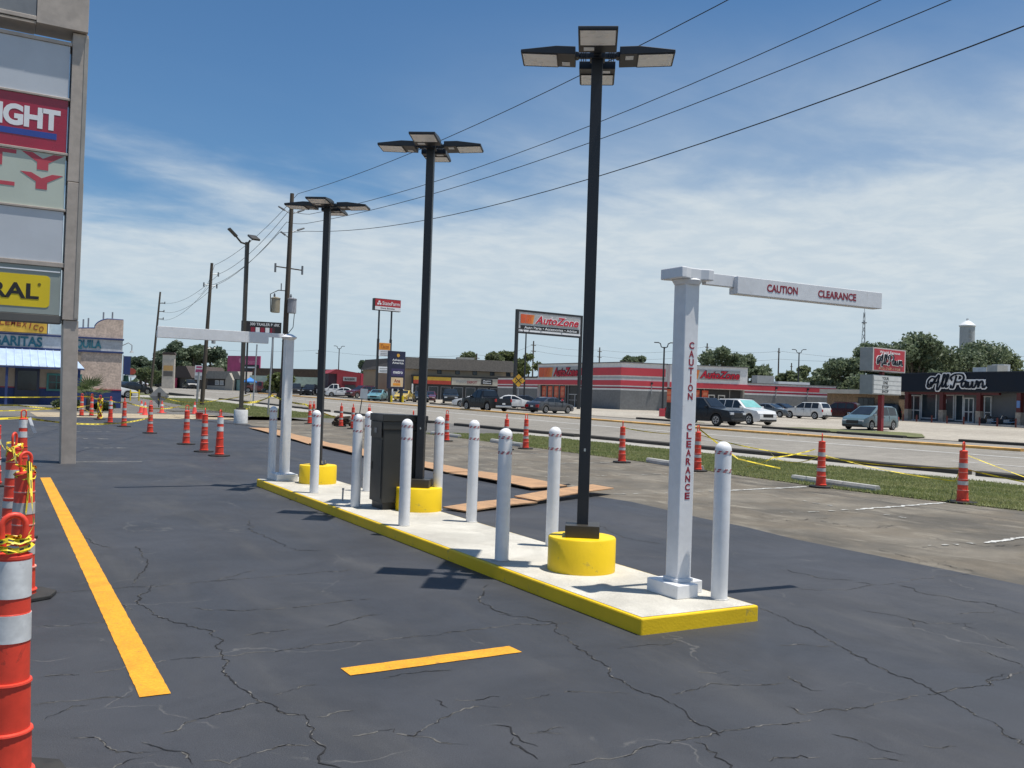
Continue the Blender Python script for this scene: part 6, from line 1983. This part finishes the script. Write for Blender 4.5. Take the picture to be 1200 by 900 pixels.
wire([(48.6, 270, 13), (76, 230, 12), (88.6, 167, 10), (104, 170, 13.2), (122.7, 171.6, 13), (137, 151.7, 14), (154.2, 147.4, 13.8), (183.5, 120, 13.0)], (1, 1, 1, .5, 1, .8, 1), 'far power wire strung between the skyline poles', .02)
wire([(104, 170, 11.8), (122.7, 171.6, 11.6), (137, 151.7, 12.4), (154.2, 147.4, 12.0), (141, 76, 11.0), (150, 40, 11)], (.5, 1, .8, 1, 1), 'lower far power wire behind the striped store', .02)

wtw = thing('water_tower', 'pale grey cylindrical water tower with a conical cap behind the trees', 'water tower', on(213.57, 141.82))
MB().lathe([(1.75, 0), (1.75, 21.9)], 28).build('shaft', coloured('tower_grey', (0.36, 0.38, 0.40), 0.6, var=.06), wtw, smooth=True)
MB().lathe([(1.95, 21.9), (1.95, 22.2), (.9, 23.1), (.3, 23.4), (.3, 23.9)], 28).build('cap', K['white_plastic'], wtw, smooth=True)
for k, (a, z) in enumerate(((-2.2, 20.6), (-2.0, 20.5), (-2.2, 19.4), (-2.0, 19.3), (-2.15, 18.2))):
    MB(Matrix.Rotation(a, 4, 'Z')).box(1.74, 1.85, -.22, .22, z - .35, z + .35).build('antenna', K['grey_paint'], wtw)
rm = thing('radio_mast', 'slender grey lattice radio mast on the skyline', 'radio mast', on(266.14, 215.36))
for k in range(3):
    a = k * 2 * PI / 3
    MB().tube([(1.7 * math.cos(a), 1.7 * math.sin(a), 0), (.25 * math.cos(a), .25 * math.sin(a), 34)], .09, 5).build('leg', K['grey_paint'], rm)
    mb = MB()
    nl = 14
    for i in range(nl):
        z0_, z1_ = 34 * i / nl, 34 * (i + 1) / nl
        f0, f1 = 1.7 - 1.45 * i / nl, 1.7 - 1.45 * (i + 1) / nl
        b = a + 2 * PI / 3
        mb.tube([(f0 * math.cos(a), f0 * math.sin(a), z0_), (f1 * math.cos(b), f1 * math.sin(b), z1_)], .05, 4, caps=False)
        mb.tube([(f0 * math.cos(b), f0 * math.sin(b), z0_), (f1 * math.cos(a), f1 * math.sin(a), z1_)], .05, 4, caps=False)
    mb.build('bracing', K['grey_paint'], rm)
MB().tube([(0, 0, 34), (0, 0, 37)], .08, 5).build('aerial', K['grey_paint'], rm)
MB().box(-.6, .6, -.6, .6, 30.2, 30.6).build('platform', K['grey_paint'], rm)
# ------------------------------------------------------------------ vehicles
CAR = {
    'sedan': dict(L=4.85, W=1.84, H=1.45, wb=(.19, .80), R=.33, cl=.20,
                  belt=[(0, .48), (.02, .62), (.06, .70), (.2, .70), (.7, .66), (.95, .52), (1, .40)],
                  top=[(0, .48), (.02, .62), (.06, .70), (.15, .72), (.27, .95), (.36, 1), (.50, .99), (.69, .70), (.74, .665), (.95, .53), (1, .40)], ws=(.52, .685), rw=(.165, .285), sw=[(.24, .42), (.435, .64)]),
    'suv': dict(L=5.0, W=1.98, H=1.85, wb=(.18, .81), R=.39, cl=.22,
                belt=[(0, .40), (.01, .60), (.1, .62), (.7, .62), (.75, .615), (.95, .54), (1, .36)],
                top=[(0, .40), (.01, .62), (.06, .92), (.12, .99), (.3, 1), (.52, .985), (.71, .65), (.76, .62), (.95, .55), (1, .36)], ws=(.54, .70), rw=(.018, .065), sw=[(.10, .26), (.275, .44), (.455, .655)]),
    'van': dict(L=4.95, W=1.96, H=1.76, wb=(.19, .80), R=.34, cl=.19,
                belt=[(0, .38), (.01, .58), (.1, .60), (.75, .58), (.95, .47), (1, .34)],
                top=[(0, .38), (.01, .62), (.07, .93), (.14, .99), (.3, 1), (.55, .97), (.80, .60), (.85, .565), (.96, .46), (1, .34)], ws=(.57, .79), rw=(.02, .075), sw=[(.10, .30), (.315, .50), (.515, .715)]),
    'pickup': dict(L=5.85, W=2.04, H=1.95, wb=(.20, .80), R=.41, cl=.30,
                   belt=[(0, .42), (.01, .60), (.36, .60), (.7, .61), (.75, .62), (.96, .55), (1, .40)],
                   top=[(0, .42), (.01, .60), (.355, .60), (.37, .66), (.40, .96), (.45, 1), (.58, .99), (.705, .655), (.75, .625), (.96, .56), (1, .40)], ws=(.595, .70), rw=(.372, .40), sw=[(.415, .52), (.535, .665)]),
}


def car(kind, paint, x, y, heading, label, group='vehicles parked across the road', detail=True, scale=1.0, rough=0.28, cat=None, name=None):
    """heading: degrees clockwise from +Y; local +X is the front"""
    s = CAR[kind]
    L, W, H = s['L'], s['W'], s['H']
    nm = name or {'sedan': 'sedan', 'suv': 'sport_utility', 'van': 'minivan', 'pickup': 'pickup_truck'}[kind]
    t = thing(nm, label, cat or {'sedan': 'car', 'suv': 'SUV', 'van': 'minivan', 'pickup': 'pickup truck'}[kind], on(x, y), rad(90 - heading), group)
    if scale != 1: t.scale = (scale,) * 3
    dark_ = max(paint) < .06
    pm_ = coloured('car_%.2f_%.2f_%.2f' % paint, paint, rough, coat=0.12 if dark_ else 0.8, var=0.04, spec=0.22 if dark_ else 0.5)
    bx, bz = zip(*s['belt']); tx, tz = zip(*s['top'])
    belt = lambda u: float(np.interp(u, bx, bz)) * H
    topf = lambda u: float(np.interp(u, tx, tz)) * H
    R, cl = s['R'], s['cl']
    arch = R * 1.17
    us = sorted(set([0, .01, .03, .06, .1, .15, .2, .25, .3, .355, .37, .385, .4, .45, .5, .55, .6, .65, .7, .75, .8, .85, .9, .94, .97, .99, 1] + list(tx) +
                    [c + d * arch / L for c in s['wb'] for d in (-1.0, -.97, -.85, -.6, -.3, 0, .3, .6, .85, .97, 1.0)]))
    us = [u for u in us if 0 <= u <= 1]
    def halfw(u):
        e = min(u, 1 - u)
        return W / 2 * (1 - .13 * max(0, 1 - e / .10) ** 2 - (0.05 if u > .9 else 0) * (u - .9) / .1)
    def yat(u, z):
        b = belt(u)
        w0 = halfw(u)
        if z > b: return w0 - .03 - (z - b) * .30
        return w0 - .03 * max(0, (z - b * .6) / max(b * .4, .01)) - .05 * max(0, (b * .35 - z) / max(b * .35, .01))
    def zlow(u):
        z = cl + .10 * max(0, 1 - min(u, 1 - u) / .06)
        for c in s['wb']:
            d = abs(u - c) * L
            if d < arch: z = max(z, R + math.sqrt(max(arch ** 2 - d ** 2, 0)))
        return z
    rows, prof = [], []
    for u in us:
        zb, zt, bl = zlow(u), topf(u), belt(u)
        bl = min(bl, zt)
        zb = min(zb, bl - .03)
        zs = [zb, zb + (bl - zb) * .25, zb + (bl - zb) * .62, bl - .02, bl + (zt - bl) * .5, zt - min(.05, (zt - bl) * .4)]
        half = [(yat(u, zb) - .02, zs[0])] + [(yat(u, z), z) for z in zs[1:]]
        wt = half[-1][0]
        half += [(wt * .86, zt), (0, zt + .015)]
        xx = (u - .5) * L
        rows.append([(xx, 0, zb)] + [(xx, -a, b) for a, b in half] + [(xx, a, b) for a, b in reversed(half[:-1])])
    k = len(rows[0])
    v = [p for r in rows for p in r]
    f = [(i * k + j, i * k + (j + 1) % k, (i + 1) * k + (j + 1) % k, (i + 1) * k + j) for i in range(len(rows) - 1) for j in range(k)]
    f = [tuple(reversed(q)) for q in f] + [tuple(range(k)), tuple(range(len(v) - 1, len(v) - k - 1, -1))]
    mb = MB(); mb.add(v, f)
    body = mb.build('body', pm_, t, smooth=True, angle=32)
    MB().box(-L * .46, L * .46, -W * .36, W * .36, cl + .02, min(R * 2.1, H * .45)).build('underbody', K['under'], t)
    # wheels
    for c in s['wb']:
        for sd_ in (-1, 1):
            cxw, cyw = (c - .5) * L, sd_ * (W / 2 - .13)
            Mw = Matrix.Translation((cxw, cyw, R)) @ Matrix.Rotation(PI / 2, 4, 'X')
            wl_ = MB(Mw).lathe([(R * .62, -.115), (R * .93, -.115), (R, -.08), (R, .08), (R * .93, .115), (R * .62, .115)], 22).build('wheel', K['tyre'], t, smooth=True)
            mb = MB(Mw)
            o_ = -.121 if sd_ > 0 else .121
            mb.lathe([(R * .64, min(o_, o_ * .9)), (R * .64, max(o_, o_ * .9))], 18)
            rim = mb.build('rim', K['rim'], wl_)
            mb = MB(Mw)
            for q in range(5):
                a = q * 2 * PI / 5 + .31
                mb.add([(R * .18 * math.cos(a - .5), R * .18 * math.sin(a - .5), o_ * 1.02), (R * .55 * math.cos(a - .32), R * .55 * math.sin(a - .32), o_ * 1.02), (R * .55 * math.cos(a + .32), R * .55 * math.sin(a + .32), o_ * 1.02), (R * .18 * math.cos(a + .5), R * .18 * math.sin(a + .5), o_ * 1.02)],
                       [(0, 1, 2, 3)] if o_ > 0 else [(3, 2, 1, 0)])
            mb.build('spoke_gaps', K['under'], wl_)
    # glass
    for (u0, u1) in s['sw']:
        for sd_ in (-1, 1):
            n = 6
            lo, hi = [], []
            for i in range(n + 1):
                u = u0 + (u1 - u0) * i / n
                zl_ = belt(u) + .035
                zh = max(zl_ + .02, topf(u) - .085)
                lo.append(((u - .5) * L, sd_ * (yat(u, zl_) + .008), zl_))
                hi.append(((u - .5) * L, sd_ * (yat(u, zh) + .008), zh))
            v = lo + hi
            f = [(i, i + 1, n + 2 + i, n + 1 + i) if sd_ < 0 else (i + 1, i, n + 1 + i, n + 2 + i) for i in range(n)]
            mb = MB(); mb.add(v, f); mb.build('side_window', K['glass_car'], t, smooth=True)
    for nm_, (u0, u1), flip in (('windshield', s['ws'], False), ('rear_window', s['rw'], True)):
        n = 5
        a, b = [], []
        for i in range(n + 1):
            u = u0 + (u1 - u0) * i / n
            z = topf(u)
            wv = yat(u, z) * .86 - .03
            nx = .012
            a.append(((u - .5) * L + (nx if not flip else -nx), -wv, z + .018)); b.append(((u - .5) * L + (nx if not flip else -nx), wv, z + .018))
        v = a + b
        f = [(i, i + 1, n + 2 + i, n + 1 + i) for i in range(n)]
        mb = MB(); mb.add(v, f); mb.build(nm_, K['glass_car'], t, smooth=True)
    # lights, grille, bumpers, plate, mirrors
    zf = belt(.97)
    for sd_ in (-1, 1):
        yy = halfw(.985) - .02
        a, b = sorted((sd_ * yy, sd_ * (yy - .38)))
        MB().box(L * .462, L * .497, a, b, zf - .20, zf - .04).build('headlight', K['lamp_clear'], t, bevel=.02)
        yy = halfw(.012) - .005
        a, b = sorted((sd_ * yy, sd_ * (yy - (.16 if kind in ('suv', 'van', 'pickup') else .36))))
        zr = belt(.01)
        MB().box(-L * .5 - .012, -L * .47, a, b, zr - .30, zr - .04).build('taillight', K['lamp_red'], t, bevel=.015)
        um = s['ws'][1] - .045
        yb = yat(um, belt(um) + .1)
        a, b = sorted((sd_ * yb, sd_ * (yb + .20)))
        MB().box((um - .5) * L - .06, (um - .5) * L + .06, a, b, belt(um) + .02, belt(um) + .19).build('mirror', pm_ if kind != 'van' else K['chrome'], t, bevel=.03)
        MB().box(-.30 * L * .2, L * .1 * .2, *sorted((sd_ * (yat(.5, belt(.5) - .1) + .004), sd_ * (yat(.5, belt(.5) - .1) + .016))), belt(.5) - .13, belt(.5) - .10).build('door_handle', K['trim'], t)
        # door shut lines
        for u in [s['sw'][-1][1] + .01] + [w_[0] for w_ in s['sw'][-2:]]:
            za, zb_ = cl + .18, belt(u) - .02
            ya = yat(u, (za + zb_) / 2) + .003
            a, b = sorted((sd_ * (ya - .03), sd_ * ya))
            MB().box((u - .5) * L - .006, (u - .5) * L + .006, a, b, za, zb_).build('door_gap', K['under'], t)
        a, b = sorted((sd_ * (yat(.5, cl + .1) - .01), sd_ * (yat(.5, cl + .1) + .012)))
        MB().box((s['wb'][0] - .5) * L + arch + .03, (s['wb'][1] - .5) * L - arch - .03, a, b, cl - .01, cl + .10).build('sill_trim', K['trim'], t)
    MB().box(L * .485, L * .5 + .008, -W * .24, W * .24, zf - .30 if kind != 'pickup' else zf - .36, zf - .06).build('grille', K['trim'], t, bevel=.01)
    MB().box(L * .47, L * .5 + .02, -W * .40, W * .40, cl + .06, cl + .20).build('bumper', K['trim'] if kind != 'sedan' else pm_, t, bevel=.03)
    MB().box(-L * .5 - .03, -L * .47, -W * .42, W * .42, cl + .08, cl + .26).build('bumper', K['chrome'] if kind == 'pickup' else K['trim'], t, bevel=.03)
    MB().box(-L * .5 - .036, -L * .5 - .012, -.16, .16, cl + .33, cl + .48).build('licence_plate', K['plate'], t)
    if kind == 'pickup':
        MB().box(-L * .485, -.145 * L, -W * .40, W * .40, belt(.2) + .017, belt(.2) + .024).build('bed_shade_panel', K['under'], t)  # flat panel on the closed bed; shade of an open hollow put into its colour
    if kind in ('suv',):
        for sd_ in (-1, 1):
            MB().box(-L * .36, L * .04, sd_ * W * .33 - .02, sd_ * W * .33 + .02, H + .0, H + .045).build('roof_rail', K['trim'], t)
    return t


blk, dgr, wht = (0.012, 0.014, 0.018), (0.035, 0.040, 0.045), (0.70, 0.70, 0.69)
G_ = 'cars and trucks on the far side of the road'
car('pickup', (0.020, 0.024, 0.030), 45.2, 50.1, 170, 'charcoal pickup truck nosing out beside the lettered clearance post', G_)
ws_car = car('suv', wht, 51.2, 52.3, 182, 'large white SUV just right of the charcoal pickup, facing the road', G_, scale=1.04)
for ch_ in ws_car.children:
    if ch_.name.startswith('windshield'):
        ch_.data.materials[0] = coloured('sunshade_behind_glass', (0.22, 0.50, 0.46), 0.12, coat=0.8)  # the windshield itself is coloured pale cyan, nothing stands behind it
car('sedan', (0.09, 0.10, 0.105), 74.8, 72.2, 168, 'grey sedan parked between the large white SUV and the white crossover', G_)
car('sedan', blk, 83.4, 78.7, 176, 'black car just visible behind the white crossover\'s hood', G_)
car('suv', (0.62, 0.62, 0.60), 75.7, 68.2, 352, 'white crossover seen from its tail, in front of the thin street lamp', G_, scale=.96)
car('suv', (0.045, 0.012, 0.014), 83.0, 70.4, 337, 'dark maroon SUV parked left of the silver-green minivan', G_)
car('suv', blk, 91.0, 71.3, 322, 'black SUV half hidden behind the silver-green minivan', G_)
car('van', (0.095, 0.15, 0.168), 56.7, 45.1, 261, 'silver-green minivan parked at the red post of the pawn sign', G_, rough=.3)
car('pickup', (0.010, 0.012, 0.020), 40.9, 75.0, 355, 'glossy black pickup driving away in front of the tan block', G_)
car('sedan', (0.045, 0.050, 0.060), 45.9, 71.7, 76, 'dark grey sedan in front of the framed store sign', G_)
car('sedan', wht, 49.5, 84.4, 120, 'white car partly hidden behind the framed sign\'s left post', G_)
car('sedan', (0.03, 0.035, 0.045), 52.6, 86.7, 120, 'dark blue-grey car behind the red lamp block', G_)
car('suv', (0.012, 0.018, 0.026), 52.6, 105.9, 205, 'black SUV parked before the yellow and red shop sign', G_)
car('sedan', wht, 46.9, 88.4, 306, 'white car whose hood shows left of the black pickup', G_)
car('sedan', (0.10, 0.012, 0.014), 51.9, 110.9, 205, 'dark red car close behind the middle lamp post', G_)
car('sedan', (0.02, 0.022, 0.025), 50.0, 109.3, 200, 'dark car tight to the left of the middle lamp post', G_)
car('sedan', (0.60, 0.42, 0.06), 49.6, 113.9, 215, 'yellow taxi-coloured car behind the tenant sign', G_)
car('pickup', (0.60, 0.61, 0.62), 50.7, 118.6, 120, 'silver-white pickup below the tenant sign', G_)
car('sedan', (0.14, 0.30, 0.33), 45.3, 112.5, 215, 'pale teal car standing left of the tenant sign', G_)
car('suv', (0.09, 0.012, 0.018), 50.0, 130.6, 252, 'maroon SUV in front of the brick-red shop\'s edge', G_)
car('sedan', wht, 48.8, 135.7, 300, 'white car parked left of the maroon SUV', G_)
car('pickup', (0.66, 0.66, 0.65), 50.6, 143.9, 300, 'white pickup just right of the far lamp post', G_)
car('suv', blk, 47.1, 146.2, 210, 'black car parked in front of the mint shop', G_, scale=.95)
car('suv', (0.015, 0.016, 0.018), 43.8, 143.4, 200, 'black SUV just right of the far clearance post', G_)
car('sedan', (0.02, 0.045, 0.045), 43.9, 153.8, 300, 'dark green car left of the far clearance post', G_)
car('pickup', (0.13, 0.018, 0.016), 42.0, 157.5, 300, 'red pickup beside the bright blue canopy', G_)
car('sedan', wht, 50.5, 281.0, 296, 'white car far off below the cream sign tower', G_)
car('sedan', wht, 41.5, 288.3, 296, 'white car far off near the rust-red oval sign', G_)
car('sedan', blk, 48.4, 289.5, 300, 'black car far off between two white ones', G_)
car('suv', (0.3, 0.31, 0.32), 52.5, 275.0, 300, 'grey SUV far off beyond the stacked pink sign', G_)
car('pickup', blk, 37.9, 196.0, 180, 'black pickup driving on the road left of the leaning utility pole', G_)
car('sedan', wht, 11.1, 95.3, 84, 'white car nosing out from behind the restaurant', G_)
car('sedan', (0.02, 0.022, 0.025), 16.1, 117.2, 60, 'dark car beyond the white one at the restaurant', G_)

# ------------------------------------------------------------------ trees
K['leaf_a'] = leaf_mat('oak_leaf', (0.08, 0.115, 0.066), (0.205, 0.25, 0.145))
K['leaf_b'] = leaf_mat('olive_leaf', (0.085, 0.12, 0.055), (0.215, 0.25, 0.125))
K['leaf_c'] = leaf_mat('dark_leaf', (0.058, 0.09, 0.058), (0.155, 0.20, 0.125))
K['leaf_d'] = leaf_mat('light_leaf', (0.075, 0.105, 0.03), (0.19, 0.215, 0.085))


def tree(x, y, h, w, m, label, seed, n=4500, size=.30, trunk_h=.3, group='trees beyond the shops', squash=1.0):
    rng = np.random.default_rng(seed)
    rnd = random.Random(seed)
    t = thing('tree', label, 'tree', on(x, y), 0, group)
    th = h * trunk_h
    mb = MB()
    mb.tube([(0, 0, -.3), (rnd.uniform(-.2, .2), rnd.uniform(-.2, .2), th), (rnd.uniform(-.4, .4), rnd.uniform(-.4, .4), h * .8)], [w * .035 + .12, w * .025 + .08, .04], 8)
    nb = max(9, int(w * 1.6))
    blobs = []
    for i in range(nb):
        a = rnd.uniform(0, 2 * PI)
        r = w * .5 * math.sqrt(rnd.uniform(.02, .85))
        zc = th + (h - th) * rnd.uniform(.12, .86)
        lim = 1 - abs((zc - th) / (h - th) - .42) * 1.25
        r *= max(.25, min(1, lim * 1.25))
        br = w * rnd.uniform(.12, .21)
        blobs.append((r * math.cos(a), r * math.sin(a), min(zc, h - br * .8), br))
    blobs.append((0, 0, h - w * .16, w * .16))
    for b in blobs[::2]:
        mb.tube([(0, 0, th * rnd.uniform(.75, 1.1)), (b[0] * .5, b[1] * .5, (th + b[2]) * .5), (b[0], b[1], b[2])], [w * .014 + .05, w * .008 + .03, .02], 5)
    mb.build('trunk', K['wood'], t, smooth=True)
    tot = sum(b[3] ** 2 for b in blobs)
    P_ = []
    for b in blobs:
        k = max(30, int(n * b[3] ** 2 / tot))
        q = rng.normal(size=(k, 3)); q /= np.linalg.norm(q, axis=1)[:, None]
        q *= (rng.random(k) ** .28)[:, None] * b[3] * (0.8 + 0.45 * rng.random(k))[:, None]
        q[:, 2] *= .78 * squash
        P_.append(q + np.array(b[:3]))
    leaves('crown', np.concatenate(P_), size, m, t, None, None, None, rng)
    return t


TREES = [(35.7, 245.4, 7.8, 8, 'leaf_c', 'dark tree low behind the rust-red oval sign'), (41.1, 253.8, 9.5, 8, 'leaf_c', 'dark tree behind the farthest leaning pole'), (46.8, 262, 13.0, 9, 'leaf_c', 'tall dark tree topping the left-hand clump'),
         (48.8, 249.3, 11.3, 9, 'leaf_a', 'broad dark tree behind the dark brown roofed building'), (54.8, 257.4, 11.5, 10, 'leaf_c', 'dense dark tree right of the tallest left-hand one'), (57.4, 244.3, 7.8, 9, 'leaf_a', 'low tree behind the magenta billboard'),
         (66.4, 262.2, 6.5, 9, 'leaf_a', 'low tree right of the magenta billboard'), (34.5, 205, 3.8, 4, 'leaf_b', 'small roadside tree left of the cream sign tower'), (29.5, 196, 4.0, 4, 'leaf_b', 'small roadside tree beside the farthest leaning pole'),
         (73.8, 246.3, 5.8, 7, 'leaf_b', 'low tree just left of the far clearance post'), (82, 253.1, 5.8, 8, 'leaf_b', 'low tree right of the far clearance post'),
         (32.6, 114.1, 3.2, 3.4, 'leaf_d', 'small round olive tree behind the far clearance post'), (68, 174.5, 6.8, 5, 'leaf_c', 'dark tree between the red shop and the tan block'), (71.5, 176, 6.0, 5, 'leaf_c', 'lower dark tree just behind the tan block\'s left end'),
         (99.5, 190.5, 10.6, 7.5, 'leaf_b', 'rounded tree above the tan block roof, left one'), (104.6, 190, 10.9, 7, 'leaf_b', 'rounded tree above the tan block roof, middle one'), (110, 190, 11.6, 8, 'leaf_d', 'lighter tree above the tan block\'s right end'),
         (92.2, 152.3, 9.3, 6.0, 'leaf_d', 'bright green tree framed under the tall store sign'),
         (113.1, 148.2, 9.7, 6, 'leaf_a', 'tree top peeping over the store parapet, left'), (118.5, 150.9, 10.0, 5, 'leaf_a', 'tree top peeping over the store parapet, right'), (126, 147, 9.4, 5, 'leaf_a', 'low tree top left of the lettered clearance post'),
         (122.8, 131.5, 11.8, 9, 'leaf_a', 'big dark tree behind the store\'s right-hand sign'), (131.0, 133, 10.6, 8, 'leaf_a', 'big dark tree behind the roof unit of the store wing'),
         (145.1, 135.4, 8.0, 7, 'leaf_b', 'tree behind the far end of the store wing'), (151.6, 137.4, 9.3, 6, 'leaf_b', 'pale tree beside the thin distant pole'), (160.7, 137.9, 7.5, 8, 'leaf_a', 'low tree left of the radio mast'), (118.5, 104.5, 7.2, 6, 'leaf_a', 'low dark tree over the brick building'),
         (122.6, 101.6, 9.0, 9, 'leaf_a', 'dark tree behind the radio mast'), (127.2, 99.6, 12.0, 10, 'leaf_a', 'dark leafy tree just behind the pawn sign'), (124.0, 91.0, 13.2, 11, 'leaf_a', 'tallest tree rising behind the pawn sign'), (133.5, 95.4, 12.6, 11, 'leaf_b', 'broad tree behind the pawn shop\'s left half'),
         (133.4, 88.0, 12.0, 12, 'leaf_a', 'broad tree in front of the water tower'), (139.6, 89.5, 11.2, 10, 'leaf_b', 'tree right of the water tower behind the pawn shop')]
for i, (x, y, h, w_, m, lb) in enumerate(TREES):
    near = math.hypot(x, y) < 185
    tree(x, y, h, w_, K[m], lb, 100 + i, n=int(7500 if w_ > 9.5 else 5200 if w_ > 6 else 2600), size=.30 if near else .42)


# far-off belt of trees along the skyline
def tree_belt(name, arc, dist, hgt, n, m, seed):
    rng = np.random.default_rng(seed)
    a = np.radians(arc[0] + (arc[1] - arc[0]) * rng.random(n))
    d = dist + 25 * rng.random(n)
    x, y = np.sin(a) * d, np.cos(a) * d
    hh = hgt * (0.55 + 0.45 * np.sin(a * 61) * np.sin(a * 23 + 1) + 0.25 * np.sin(a * 140))
    z = rng.random(n) ** .8 * np.maximum(hh, 1.2) + 1.0
    leaves(name, np.c_[x, y, z], 1.0, m, None, None, None, (0, 0, 0), rng)
    o = bpy.data.objects[name] if name in bpy.data.objects else None
    return o
ob = tree_belt('treeline', (-35, 100), 330, 5.5, 52000, K['leaf_a'], 77)
tag(ob, kind='stuff')
